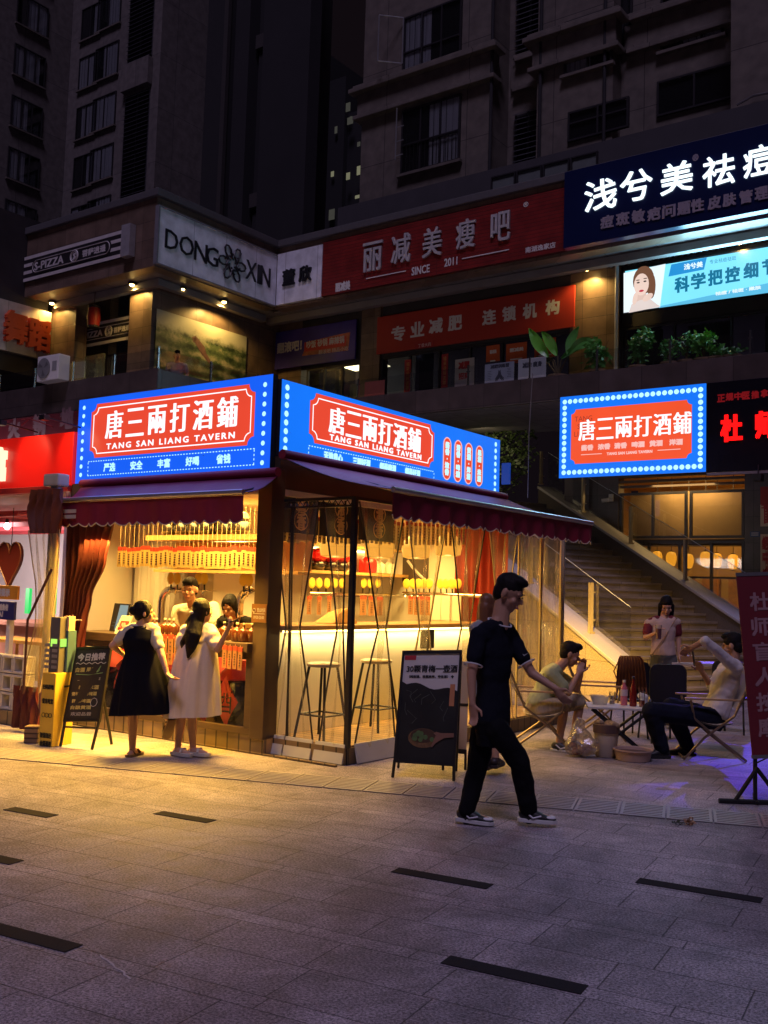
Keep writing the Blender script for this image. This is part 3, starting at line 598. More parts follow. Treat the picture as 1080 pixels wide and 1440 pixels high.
lett(t, LB, [(tL, (c, 12.88, (x-8, y), (x+8, y), 21), dict(deep=.05, bold=.012)) for c, x, y in (('董',407,390),('欣',430,385))])
b = MB(); cy, cz = HR(-11.9, 326, 371); Rr = .50
for k in range(6):     # knot emblem: interlocking petals
    for s in (-1, 1):
        a0 = k*math.pi/3; pts = []
        for j in range(7):
            u_ = j/6; rad = Rr*(.30 + .70*math.sin(math.pi*u_)**.7) if s > 0 else Rr*(.22+.35*u_); an = a0 + (u_-.5)*.95*(1 if s > 0 else 1.8)
            pts.append((-11.87, cy + rad*math.cos(an), cz + rad*math.sin(an)))
        b.tube(pts, .026, 5)
put(b, 'emblem', LB, t, GRID)
# striped pizza sign on the band, and its copy over the door
STRW = M('stripe_white', (.62,.58,.56), .5, 0, .1); STRB = M('stripe_black', (.02,.017,.02), .5)
def pizza(label, V, rr, rows, box, name_pos, em, cn, hh):
    x0, x1, z0, z1 = rr; t = gthing('shop_sign', label, 'sign', (x0+x1)/2, V, z0, 'striped pizza signs'); H_ = z1-z0
    b = MB(); b.box(x0, x1, V-.05, V, z0, z1); put(b, 'panel', STRB, t, GRID)
    b = MB()
    for i in range(rows):
        za = z0 + H_*(2*i+.06)/(2*rows-1); b.box(x0+.003, x1-.003, V-.056, V-.05, za, za+H_*.88/(2*rows-1))
    put(b, 'white_stripe', STRW, t, GRID)
    bx0, bx1, bz0, bz1 = box
    def pill(x0, x1, z0, z1, k=.18):
        k = min(k, (z1-z0)/2.01); pts = []
        for cx, cz, a0 in ((x1-k, z1-k, 0), (x0+k, z1-k, 90), (x0+k, z0+k, 180), (x1-k, z0+k, 270)):
            for j in range(6): a = R(a0+j*18); pts.append((cx+k*math.cos(a), cz+k*math.sin(a)))
        return pts
    b = MB(); b.prism(pill(bx0, bx1, bz0, bz1), V-.066, V-.056); put(b, 'oval_plate', STRB, t, GRID)
    o = MB(); pt = [(x, V-.070, z) for x, z in pill(bx0+.05, bx1-.05, bz0+.05, bz1-.05)]; o.tube(pt + [pt[0]], .012, 4); put(o, 'oval_line', STRW, t, GRID)
    b = MB(); text(b, 'S-PIZZA', onL(V-.068), name_pos[0], name_pos[1], name_pos[2], hh, bold=.012, bz=.008); text(b, '菩萨逍遥', onL(V-.068), cn[0], cn[1], cn[2], hh*.8, bold=.008)
    put(b, 'lettering', STRW, t, GRID, recalc=False)
    b = MB(); ex, ez, er = em
    b.tube([(ex+er*math.cos(a*.3927), V-.074, ez+er*math.sin(a*.3927)) for a in range(17)], .018, 4); b.tube([(ex+er*.72*math.cos(a*.3927), V-.074, ez+er*.72*math.sin(a*.3927)) for a in range(17)], .010, 4)
    text(b, 'S', onL(V-.068), ex, ez, er*.6, er*.9, bold=.012); put(b, 'emblem', STRW, t, GRID, recalc=False); return t
rr = rectL(8.55, (35,366), (178,318), (34,397), (174,362)); w_ = rr[1]-rr[0]; h_ = rr[3]-rr[2]
zc_ = (rr[2]+rr[3])/2
pizza('large black and white striped pizza sign on the stone band, top left', 8.58, rr, 4, (rr[0]+w_*.09, rr[0]+w_*.88, zc_-h_*.30, zc_+h_*.30), (rr[0]+w_*.27, zc_, w_*.30), (rr[0]+w_*.53, zc_, h_*.22), (rr[0]+w_*.72, zc_, w_*.22), h_*.30)
b = MB(); b.box(rr[1]+.02, rr[1]+.35, 8.40, 8.58, rr[2]-.05, rr[3]+.05); put(b, 'sign_return', M('sign_return', (.30,.29,.30), .6, 0, .2), None, GRID, label='pale box end standing beside the large striped pizza sign', cat='sign box')
rr = rectL(10.0, (108,462), (184,442), (108,492), (184,478)); w_ = rr[1]-rr[0]; h_ = rr[3]-rr[2]; zc_ = (rr[2]+rr[3])/2
pizza('small striped pizza sign over the lit doorway behind the red lantern', 10.0, rr, 4, (rr[0]+w_*.06, rr[1]+.3, zc_-h_*.30, zc_+h_*.30), (rr[0]+w_*.30, zc_, w_*.44), (rr[0]+w_*.64, zc_, h_*.22), (rr[0]+w_*.87, zc_, w_*.28), h_*.26)
# red lantern hanging by that door
x, z = HL(9.3, 132, 446); t = gthing('lantern', 'small dark red lantern hanging from the soffit by the pizza shop', 'lantern', x, 9.3, z)
b = MB(); b.lathe([(.05,-.27),(.15,-.25),(.18,0),(.15,.25),(.05,.27)], (x,9.3,z), 12); put(b, 'lantern_shade', M('lantern_red', (.35,.02,.015), .5), t, GRID, smooth=True)
b = MB(); b.lathe([(.16,-.29),(.165,-.24)], (x,9.3,z), 12); b.lathe([(.16,.24),(.165,.29)], (x,9.3,z), 12); b.tube([(x,9.3,z+.28),(x,9.3,ZB)], .012, 5); put(b, 'lantern_rim', STRB, t, GRID)
# dance sign on the wing
xw = HL(9.5, 76, 470)[0]; r = rectR(xw, (-60,395), (75,447), (-60,478), (75,508))
t = gthing('shop_sign', 'cream sign board with two thick orange characters, left edge', 'sign', xw, (r[0]+r[1])/2, r[2])
b = MB(); b.box(xw-.15, xw, r[0], r[1]-.1, r[2], r[3]); put(b, 'panel', tiles('cream_sign_panels', (.58,.55,.47), .95, 4, (.3,.28,.22), .5, 0, .03, .008, .1), t, GRID, bevel=.006)
OR = M('letter_orange', (.72,.10,.02), .45, 0, .08)
lett(t, OR, [(lambda b, s, p, q, h, **k: tR(b, s, xw, p, q, h, **k), (c, (x-14, y-4), (x+14, y+4), 42), dict(bold=.035, bz=.03, deep=.14)) for c, x, y in (('舞',20,461),('蹈',52,472))])
b = MB(); b.box(xw-2, xw-.16, r[0], r[1]-.12, r[2]-.5, r[3]+2.5); put(b, 'wing_wall', DARKW, pod, GRID)
# mural on the side face
r = rectR(XU+.02, (218,428), (345,478), (218,545), (345,560)); t = gthing('wall_mural', 'wall mural of a green hillside with a leaping figure', 'mural', XU, (r[0]+r[1])/2, r[2])
def mural_mat():
    m = bpy.data.materials.new('hillside_mural'); m.use_nodes = True; nt = m.node_tree; N = nt.nodes; L = nt.links; b = N['Principled BSDF']; b.inputs['Roughness'].default_value = .5
    tc = N.new('ShaderNodeTexCoord'); sp = N.new('ShaderNodeSeparateXYZ'); L.new(tc.outputs['Generated'], sp.inputs[0])
    n1 = N.new('ShaderNodeTexNoise'); n1.inputs['Scale'].default_value = 7; n1.inputs['Detail'].default_value = 9; n1.inputs['Roughness'].default_value = .7; L.new(tc.outputs['Generated'], n1.inputs['Vector'])
    w = N.new('ShaderNodeTexWave'); w.inputs['Scale'].default_value = 2.4; w.inputs['Distortion'].default_value = 7; w.inputs['Detail'].default_value = 4; w.bands_direction = 'Z'; L.new(tc.outputs['Generated'], w.inputs['Vector'])
    cr = N.new('ShaderNodeValToRGB'); e = cr.color_ramp.elements; e[0].position = .36; e[0].color = (.02,.035,.018,1); e[1].position = .68; e[1].color = (.40,.36,.24,1); k = cr.color_ramp.elements.new(.5); k.color = (.10,.14,.06,1)
    a = N.new('ShaderNodeMath'); a.operation = 'MULTIPLY_ADD'; L.new(w.outputs[0], a.inputs[0]); a.inputs[1].default_value = .18; L.new(n1.outputs[0], a.inputs[2]); s = N.new('ShaderNodeMath'); s.operation = 'SUBTRACT'; L.new(a.outputs[0], s.inputs[0]); s.inputs[1].default_value = .09; L.new(s.outputs[0], cr.inputs[0])
    g = N.new('ShaderNodeMapRange'); g.inputs[1].default_value = .72; g.inputs[2].default_value = .9; nn = N.new('ShaderNodeMath'); nn.operation = 'MULTIPLY_ADD'; L.new(n1.outputs[0], nn.inputs[0]); nn.inputs[1].default_value = .25; L.new(sp.outputs[2], nn.inputs[2]); L.new(nn.outputs[0], g.inputs[0]); g.inputs[1].default_value = .9; g.inputs[2].default_value = 1.0
    mx = N.new('ShaderNodeMix'); mx.data_type = 'RGBA'; L.new(g.outputs[0], mx.inputs[0]); L.new(cr.outputs[0], mx.inputs[6]); mx.inputs[7].default_value = (.46,.44,.34,1); L.new(mx.outputs[2], b.inputs['Base Color']); return m
b = MB(); b.box(XU, XU+.03, r[0], r[1], TZ+.05, r[3]); put(b, 'panel', mural_mat(), t, GRID)
b = MB()
def mr_(pts, o=.034): b.quad(*[(XU+o, *HR(XU+o, px, py)) for px, py in pts])
for pts in (((271,476),(277,474),(288,488),(291,499),(285,500),(280,492)), ((284,498),(290,496),(297,509),(294,511)), ((270,474),(276,472),(277,478),(272,481))): mr_(pts)
put(b, 'painted_figure', M('mural_figure', (.16,.08,.07), .5, 0, .4, 9), t, GRID, recalc=False)
# navy banner and the red banner
r = rectL(YU-.14, (379,470), (501,449), (377,522), (501,504)); t = boardL('shop_banner', 'navy fabric banner with orange glow over a shop door in the inner corner', r, YU-.12, .05, M('navy_banner', (.05,.035,.30), .4, 0, .4, 1.5, .2), cat='banner')
V = YU-.172
def glow_mat():
    m = M('banner_glow', (.62,.14,.07), .4, 0, .6, 5); return m
b = MB(); a = HL(V, 425, 492); c = HL(V, 490, 482); b.prism([(a[0], a[1]-.18), (c[0], c[1]-.22), (c[0]+.05, c[1]+.30), (a[0]+.2, a[1]+.22)], V, V+.001+.0); put(b, 'printed_patch', glow_mat(), t, GRID)
lett(t, M('letter_red_tag', (.65,.06,.05), .5), [(lambda b, *a, **k: b.box(HL(V,428,486)[0], HL(V,487,478)[0], V-.004, V-.001, HL(V,458,488)[1]-.05, HL(V,458,476)[1]-.02), (), {})], 'red_strip')
lett(t, PAINTW, [(tL, ('翻滚吧！', V-.004, (390,491), (424,484), 14), dict(bold=.012)), (tL, ('吵饭 砂锅 麻辣锅', V-.008, (431,485), (484,477), 10), dict(bold=.006)), (tL, ('翻滚吧 精品小吃', V-.006, (448,496), (490,489), 6), dict())])
r = rectL(YU-.2, (531,447), (808,400), (530,502), (808,456)); t = boardL('shop_banner', 'bright red fascia banner with bold white characters above dark shop glass', r, YU-.16, .06, M('red_banner', (.42,.035,.02), .5, 0, .06, 2), cat='banner'); V = YU-.222
lett(t, PAINTW, [(tL, (c, V, (x-9, y), (x+9, y), 20), dict(bold=.018, bz=.012)) for c, x, y in (('专',560,469),('业',587,463),('减',613,458),('肥',640,454),('连',688,446),('锁',716,441),('机',745,437),('构',777,432))])
# navy sign with lit characters
r = rectL(12.84, (799,241), (1081,189), (798,350), (1081,302)); r = (r[0], r[1]+2.2, r[2], r[3]+.02); t = boardL('shop_sign', 'navy sign with large glowing white characters, upper right', r, 12.86, .22, M('navy_sign', (.006,.012,.065), .3, 0, .1, 1)); V = 12.635
LIT = E('lit_white_letters', (.80,.95,1.0), 1.7)
lett(t, LIT, [(tL, (c, V, (x-22, y), (x+22, y), 42), dict(bold=.008, bz=.006, deep=.03)) for c, x, y in (('浅',845,274),('兮',895,261),('美',952,250),('祛',1011,240),('痘',1068,226),('印',1126,216))], 'lit_lettering')
lett(t, M('letter_grey', (.34,.30,.36), .5), [(tL, (c, V, (x-8.5, y), (x+8.5, y), 17), dict(bold=.014, bz=.010, deep=.02)) for c, x, y in (('痘',854,312),('斑',876,308),('敏',898,304),('疤',920,301),('问',941,297),('题',962,293),('性',981,289),('皮',1005,285),('肤',1026,281),('管',1049,277),('理',1071,272),('中',1091,268),('心',1113,264))] + [(tL, ('®', V, (974,222), (982,221), 9), dict(bold=.006))])
# bright advertising screen
V = YU-.3; r = rectL(V, (876,382), (1081,341), (876,441), (1081,412)); r = (r[0], r[1]+1.6, r[2], r[3]); t = boardL('advert_screen', 'bright cyan advertising lightbox with a portrait of a woman', r, V+.12, .10, DARKM, cat='screen', partname='case')
V += .018; x0, x1, z0, z1 = r
b = MB(); b.quad((x0+.04,V,z0+.04),(x1-.04,V,z0+.04),(x1-.04,V,z1-.04),(x0+.04,V,z1-.04)); put(b, 'lit_face', E('screen_cyan', (.20,.72,.95), 1.25), t, GRID, recalc=False)
def flatpoly(pts, o): return [(HL(V-o, px, py)[0], V-o, HL(V-o, px, py)[1]) for px, py in pts]
def blob(cx, cy, rx_, ry_, n=18, rot=0, sk=-.15):
    out = []
    for i in range(n):
        a = 2*math.pi*i/n; u_ = rx_*math.cos(a); v_ = ry_*math.sin(a); u2 = u_*math.cos(rot)-v_*math.sin(rot); v2 = u_*math.sin(rot)+v_*math.cos(rot); out.append((cx+u2, cy+v2+sk*u2))
    return out
for nm, pts, o, col, s in (('pale_left_field', [(877,384),(936,371),(928,432),(877,440)], .004, (.78,.90,.95), 1.15), ('blue_tab', [(944,372),(994,362),(990,379),(940,389)], .004, (.02,.30,.72), 1.0),
     ('lower_band', [(930,430),(1085,397),(1085,411),(926,433)], .005, (.12,.55,.85), 1.0),
     ('portrait_hair', blob(905,394,15,20), .006, (.20,.09,.05), .9), ('portrait_hair', blob(916,402,6,18), .0065, (.20,.09,.05), .9), ('portrait_neck', blob(902,422,8,14), .007, (.80,.58,.50), .95),
     ('portrait_shoulder', [(884,440),(888,428),(900,422),(914,420),(924,428),(929,431)], .008, (.84,.72,.68), .95), ('portrait_face', blob(902,400,10.5,15.5), .009, (.88,.66,.57), 1), 
     ('portrait_hand', blob(911,418,8,4.5,12,-.5), .0115, (.86,.64,.55), 1), ('portrait_hand', blob(893,420,3.4,9,12,.2), .0115, (.86,.64,.55), 1),
     ('portrait_lips', blob(902,409,3.4,1.6), .011, (.55,.04,.07), 1), ('portrait_eye', blob(897.5,397.5,2.2,1.1), .011, (.05,.03,.03), .8), ('portrait_eye', blob(907,395.5,2.2,1.1), .011, (.05,.03,.03), .8),
     ('portrait_brow', blob(897,394,2.8,.7), .011, (.12,.06,.04), .8), ('portrait_brow', blob(907.5,391.5,2.8,.7), .011, (.12,.06,.04), .8)):
    b = MB(); b.quad(*flatpoly(pts, o)); put(b, nm, E('screen_'+nm+str(round(o*1e4)), col, s), t, GRID, recalc=False)
SB = E('screen_letter_blue', (.01,.22,.42), .8)
lett(t, SB, [(tL, (c, V-.006, (x-9.5, y), (x+9.5, y), 21), dict(bold=.016, bz=.012)) for c, x, y in (('科',959,400),('学',982,395),('把',1006,390),('控',1030,386),('细',1056,380),('节',1082,375),('美',1108,370))])
lett(t, E('screen_letter_pale', (.75,.92,1), 1.1), [(tL, ('浅兮美', V-.008, (962,376), (988,371), 8), dict(bold=.005)), (tL, ('祛痘 / 祛斑 · 嫩肤', V-.008, (1006,415), (1070,402), 5), dict(bold=.004))])
lett(t, SB, [(tL, ('专业祛痘祛斑', V-.008, (998,369), (1035,362), 6), dict())], 'small_lettering')
lamp('screen_wash', 'AREA', GRID.w((x0+x1)/2+.3, V-.12, (z0+z1)/2), 230, (.35,.78,1), 2.6, GRID.w((x0+x1)/2+.3, V-3, (z0+z1)/2+1.6), sy=.8)
b = MB(); xx = HL(YU-.1, 871, 450)[0]; b.tube([(xx, YU-.28, TZ+.1), (xx, YU-.28, ZB)], .045, 8); put(b, 'drain_pipe', M('pale_pipe', (.45,.45,.47), .4), pod, GRID)
# posters and red couplets in the shop glass
def poster(label, rr, V, mat, items=(), lm=None, group=None):
    t = boardL('wall_poster', label, rr, V, .012, mat, 0, 'poster', group, 'sheet')
    if items: lett(t, lm or PAINTW, items)
    return t
PR = M('poster_red', (.40,.03,.03), .6, 0, .1); PW = M('poster_white', (.55,.52,.50), .6, 0, .06); PO = M('poster_orange', (.58,.10,.02), .6, 0, .08); PRINT = M('print_red', (.5,.03,.04), .6); PRINTD = M('print_dark', (.06,.06,.08), .6)
V = YU-.06
for k, (xp, y0, y1) in enumerate(((574,506,552), (626,498,545))):
    rr = rectL(V, (xp-4.5,y0), (xp+4.5,y0), (xp-5.5,y1), (xp+3.5,y1))
    poster(('narrow red couplet on the shop glass, near the red and black plant', 'narrow red couplet on the shop glass, beside the white printed poster')[k], rr, V, PR, [(text, ('福\n来\n运\n转\n吉\n祥', onL(V-.014), (rr[0]+rr[1])/2, (rr[2]+rr[3])/2, (rr[1]-rr[0])*.5, (rr[3]-rr[2])*.85), dict())], M('print_gold', (.6,.35,.1), .5))
rr = rectL(V, (640,506), (667,503), (640,545), (667,542)); poster('white poster with red print on the dark shop glass', rr, V, PW, [(tL, ('减肥', V-.014, (645,515), (660,512), 10), dict(bold=.01)), (tL, ('招商', V-.014, (645,530), (660,527), 9), dict(bold=.008))], PRINT)
for k, (a, c, y0, y1) in enumerate(((684,703,487,510), (712,741,484,512), (752,782,478,505))):
    rr = rectL(V, (a,y0), (c,y0-3), (a,y1), (c,y1-3)); poster(('small orange poster, leftmost of the three on the shop glass', 'orange poster in the middle of the three on the shop glass', 'orange poster half hidden by the banana plant leaves')[k], rr, V, PO, [(tL, ('丽减美', V-.014, (a+5,y0+9), (c-5,y0+6), 5), dict(bold=.006)), (lambda b, rr=rr: b.box(rr[0]+.12, rr[1]-.12, V-.017, V-.014, rr[3]-.42, rr[3]-.39), (), {})])
V = 12.75
rr = rectL(V, (682,514), (723,507), (682,545), (723,538)); poster('grey notice board with a drawn figure behind the terrace railing', rr, V, M('notice_grey', (.33,.35,.40), .6), [(tL, ('减肥训练营', V-.014, (690,517), (716,512), 5), dict(bold=.006)), (tL, ('人', V-.014, (697,529), (708,527), 13), dict(bold=.02)), (tL, ('三\n三', V-.014, (685,529), (691,528), 12), dict()), (tL, ('三\n三', V-.014, (713,524), (719,523), 12), dict())], PRINTD)
rr = rectL(V, (729,507), (768,500), (729,536), (768,530)); poster('pale notice board beside the banana plant behind the railing', rr, V, M('notice_white', (.48,.48,.48), .6), [(tL, ('减肥 瘦身', V-.014, (735,515), (762,510), 7), dict(bold=.006))], PRINTD)
rr = rectL(V, (513,537), (541,535), (513,560), (541,556)); poster('small reddish panel behind the railing at the dark end of the terrace', rr, V, M('panel_red', (.32,.07,.05), .6))
# small red plate below the banner
V = YU-.23; rr = rectL(V, (584,483), (610,479), (584,491), (610,487)); poster('tiny red plate hung under the red fascia banner', rr, V, PR, [(tL, ('丁香大药', V-.014, (588,487), (606,483), 5), dict())])
# air conditioner on the left terrace
def aircon(x, y, z):
    t = gthing('air_conditioner', 'white air conditioner unit on the left terrace edge', 'air conditioner', x, y, z)
    b = MB(); b.box(x-.42, x+.42, y-.16, y+.16, z, z+.62); put(b, 'case', WHITEP, t, GRID, bevel=.02)
    b = MB(); b.lathe([(.24,0),(.25,.02),(.2,.025)], (0,0,0), 20); b.v = [Vector((x-.14+p.x, y-.165-p.z, z+.31+p.y)) for p in b.v]; put(b, 'fan_grille', M('grille_grey', (.22,.22,.22), .5), t, GRID)
    b = MB()
    for k in range(3): a = k*2.09; b.quad((x-.14+.03*math.cos(a), y-.195, z+.31+.03*math.sin(a)), (x-.14+.2*math.cos(a+.3), y-.195, z+.31+.2*math.sin(a+.3)), (x-.14+.2*math.cos(a+.9), y-.192, z+.31+.2*math.sin(a+.9)))
    put(b, 'fan_blade', M('blade_grey', (.12,.12,.12), .5), t, GRID, recalc=False)
    b = MB(); b.box(x+.18, x+.34, y-.17, y-.161, z+.22, z+.45); put(b, 'label_plate', M('label_grey', (.3,.3,.3), .5), t, GRID)
x, z = HL(7.2, 73, 555); aircon(x, 7.2, TZ+.1)
# camera-like wall fitting and blue street plate come with the ground floor shops
# ------------------------------------------------------------------ lit signs of the tavern
BLUE = E('sign_blue_light', (.010,.125,.98), 1.0); BLUE2 = E('sign_azure_light', (.008,.19,1.0), 1.0); REDL = E('sign_red_light', (.90,.075,.035), .95); ORL = E('sign_orange_light', (1.0,.10,.03), .95)
CYL = E('sign_dot_light', (.45,.86,1.0), 1.3); WHL = E('sign_white_light', (.92,.95,1.0), 1.25); PINKL = E('sign_rim_light', (1.0,.55,.50), 1.0); BOXM = M('sign_box_case', (.02,.02,.03), .4)
def plate(x0, x1, z0, z1, k, n=5):       # panel outline with scooped corners
    pts = []
    for cx, cz, a0 in ((x1, z1, 270), (x0, z1, 360), (x0, z0, 90), (x1, z0, 180)):
        q = [(cx + k*math.cos(R(a0 - j*90/n)), cz + k*math.sin(R(a0 - j*90/n))) for j in range(n+1)]
        pts += q
    return pts
def face_plate(t, mp, nm, pts, o, mat):
    b = MB(); b.quad(*[mp(x, o, z) for x, z in pts]); put(b, nm, mat, t, GRID, recalc=False)
def outline(t, mp, nm, pts, o, mat, r=.006):
    b = MB(); b.tube([mp(x, o, z) for x, z in pts + [pts[0]]], r, 4, caps=False); put(b, nm, mat, t, GRID)
def dots(t, mp, pts, r, o=.006):
    b = MB()
    for x, z in pts: b.quad(*[mp(x + r*math.cos(a*math.pi/6), o, z + r*math.sin(a*math.pi/6)) for a in range(12)])
    put(b, 'bulb_dots', CYL, t, GRID, recalc=False)
def dashes(t, mp, x0, x1, z0, z1, o=.006, st=.045, r=.005):
    b = MB()
    def seg(xa, xb, za, zb): b.quad(mp(xa,o,za), mp(xb,o,za), mp(xb,o,zb), mp(xa,o,zb))
    x = x0
    while x < x1: seg(x, x+st*.5, z0-r, z0+r); seg(x, x+st*.5, z1-r, z1+r); x += st
    z = z0
    while z < z1: seg(x0-r, x0+r, z, z+st*.5); seg(x1-r, x1+r, z, z+st*.5); z += st
    put(b, 'dashed_line', CYL, t, GRID, recalc=False)
NAME = '唐三兩打酒鋪'
# left face
x0, x1, z0, z1 = -3.17, -.045, 2.82, 3.83; w = x1-x0; h = z1-z0; mp = onL(0)
t = gthing('lightbox_sign', 'blue lightbox with a red panel on the tavern front, left of the corner', 'sign', (x0+x1)/2, 0, z0)
b = MB(); b.box(x0, x1, .003, .075, z0, z1); put(b, 'case', BOXM, t, GRID)
face_plate(t, mp, 'lit_face', [(x0,z0),(x1,z0),(x1,z1),(x0,z1)], .002, BLUE)
P_ = (x0+.08*w, x0+.925*w, z0+.29*h, z0+.925*h)
face_plate(t, mp, 'red_panel', plate(*P_, .09), .005, REDL); outline(t, mp, 'panel_line', plate(P_[0]+.05, P_[1]-.05, P_[2]+.05, P_[3]-.05, .08), .008, WHL)
b = MB()
for i, c in enumerate(NAME): text(b, c, mp, x0 + w*(.215 + .117*i), z0+.66*h, .285, .325, bold=.013, bz=.0)
b.v = [v - Vector((0, .008, 0)) for v in b.v]
c_ = len(b.v); text(b, 'TANG SAN LIANG TAVERN', mp, x0+.508*w, z0+.41*h, w*.66, .066, bold=.004, bz=.002, spacing=1.35)
for i in range(c_, len(b.v)): b.v[i] -= Vector((0, .008, 0))
put(b, 'lettering', WHL, t, GRID, recalc=False)
dashes(t, mp, x0+.075*w, x0+.93*w, z0+.085*h, z0+.25*h)
b = MB()
for s, f in zip(('严选','安全','丰富','好喝','省钱'), (.20,.35,.495,.64,.79)): text(b, s, mp, x0+f*w, z0+.168*h, .20, .095, bold=.004)
b.v = [v - Vector((0, .006, 0)) for v in b.v]; put(b, 'small_lettering', CYL, t, GRID, recalc=False)
dots(t, mp, [(x0+.033*w, z0+h*(.10+.1*i)) for i in range(9)] + [(x0+.967*w, z0+h*(.10+.1*i)) for i in range(9)], .026)
# right face
y0, y1, z0, z1 = .085, 4.62, 3.0, 3.79; h = z1-z0; mp = onR(0)
t = gthing('lightbox_sign', 'long blue lightbox with a red panel and four red pills beside it', 'sign', 0, (y0+y1)/2, z0)
b = MB(); b.box(-.2, -.003, y0, y1, z0, z1); put(b, 'case', BOXM, t, GRID)
face_plate(t, mp, 'lit_face', [(y0,z0),(y1,z0),(y1,z1),(y0,z1)], .0, BLUE2)
Y = lambda px, py=620: HR(0, px, py)[0]
P_ = (Y(435,590), Y(610,620), z0+.255*h, z0+.935*h)
face_plate(t, mp, 'red_panel', plate(*P_, .09), .004, REDL); outline(t, mp, 'panel_line', plate(P_[0]+.05, P_[1]-.05, P_[2]+.05, P_[3]-.05, .08), .007, WHL)
b = MB(); ya, yb = Y(460), Y(592); cw = (yb-ya)/6
for i, c in enumerate(NAME): text(b, c, mp, ya + cw*(i+.5), z0+.63*h, cw*.84, .29, bold=.016, bz=0)
text(b, 'TANG SAN LIANG TAVERN', mp, (ya+yb)/2+.02, z0+.385*h, (yb-ya)*.98, .06, bold=.005, bz=.003, spacing=1.35)
b.v = [v + Vector((.007, 0, 0)) for v in b.v]; put(b, 'lettering', WHL, t, GRID, recalc=False)
dashes(t, mp, Y(434), Y(611), z0+.04*h, z0+.205*h)
b = MB()
for s, px in zip(('天地良心','三两好酒','都是粮酒','都是好酒'), (469,509,546,581)): text(b, s, mp, Y(px), z0+.122*h, .32, .085, bold=.006)
b.v = [v + Vector((.006, 0, 0)) for v in b.v]; put(b, 'small_lettering', CYL, t, GRID, recalc=False)
for s, px in zip(('酱\n香\n·\n浓\n香','清\n香\n·\n啤\n酒','黄\n酒\n·\n洋\n酒','果\n酒\n·\n米\n酒'), (628,643.5,658.5,673.5)):
    c = Y(px, 650); k = .085; zz0 = z0+.12*h; zz1 = z0+.80*h; pts = [(c+k*math.cos(R(a)), zz1-k+k*math.sin(R(a))) for a in range(0,181,20)] + [(c+k*math.cos(R(a)), zz0+k+k*math.sin(R(a))) for a in range(180,361,20)]
    face_plate(t, mp, 'red_pill', pts, .004, REDL); outline(t, mp, 'pill_rim', pts, .006, PINKL, .007)
    b = MB(); text(b, s, mp, c, (zz0+zz1)/2, .095, .42, bold=.006); b.v = [v + Vector((.008,0,0)) for v in b.v]; put(b, 'small_lettering', CYL, t, GRID, recalc=False)
dots(t, mp, [(Y(402,590), z0+h*(.1+.115*i)) for i in range(8)] + [(Y(696,660), z0+h*(.1+.115*i)) for i in range(8)], .032)
lamp('sign_glow', 'AREA', GRID.w(.25, 2.3, 3.3), 12, (.10,.25,1), 4.2, GRID.w(2.2, 2.3, 1.5), sy=.6)
lamp('sign_glow', 'AREA', GRID.w(-1.6, -.25, 3.2), 10, (.10,.22,1), 2.9, GRID.w(-1.6, -2.2, 1.2), sy=.7)
# hung sign at the right
V = 12.36; x0, x1, z0, z1 = rectL(V, (787,557), (993,541), (787,672), (993,664)); w = x1-x0; h = z1-z0; mp = onL(V)
t = gthing('lightbox_sign', 'blue lightbox edged all round with bulb dots, with an orange panel', 'sign', (x0+x1)/2, V, z0)
b = MB(); b.box(x0, x1, V+.002, V+.055, z0, z1); put(b, 'case', BOXM, t, GRID)
face_plate(t, mp, 'lit_face', [(x0,z0),(x1,z0),(x1,z1),(x0,z1)], .0, BLUE2)
P_ = (x0+.085*w, x0+.91*w, z0+.165*h, z0+.83*h)
face_plate(t, mp, 'orange_panel', plate(*P_, .10), .005, ORL)
b = MB()
for i, c in enumerate(NAME): text(b, c, mp, x0+w*(.20+.13*i), z0+.57*h, .36, .45, bold=.013, bz=0)
b.v = [v - Vector((0,.012,0)) for v in b.v]; put(b, 'lettering', WHL, t, GRID, recalc=False)
b = MB()
for s, f in zip(('酱香','浓香','清香','啤酒','黄酒','洋酒'), (.205,.325,.44,.56,.68,.81)): text(b, s, mp, x0+f*w, z0+.355*h, .27, .115, bold=.008)
text(b, 'TANG SAN LIANG TAVERN', mp, x0+.5*w, z0+.265*h, w*.31, .055, bold=.004)
for a, c in ((.16,.31),(.69,.84)): b.quad(*[mp(x0+q*w, 0, z0+.272*h+d) for q, d in ((a,-.008),(c,-.008),(c,.008),(a,.008))])
b.v = [v - Vector((0,.010,0)) for v in b.v]; put(b, 'small_lettering', PINKL, t, GRID, recalc=False)
b = MB(); text(b, 'TANG\nSAN\nLIANG', mp, x0+.175*w, z0+.62*h, .42, .44); b.v = [v - Vector((0,.008,0)) for v in b.v]; put(b, 'shadow_lettering', E('sign_dark_orange', (.45,.05,.03), .8), t, GRID, recalc=False)
n = 24; dots(t, mp, [(x0+w*(.035+.93*i/n), z0+h*f) for i in range(n+1) for f in (.065,.935)] + [(x0+w*f, z0+h*(.065+.87*i/12)) for i in range(1,12) for f in (.035,.965)], .052)
lamp('sign_glow', 'AREA', GRID.w((x0+x1)/2, V-.15, (z0+z1)/2), 60, (.12,.3,1), 2.9, GRID.w((x0+x1)/2, V-3, 2), sy=1.4)
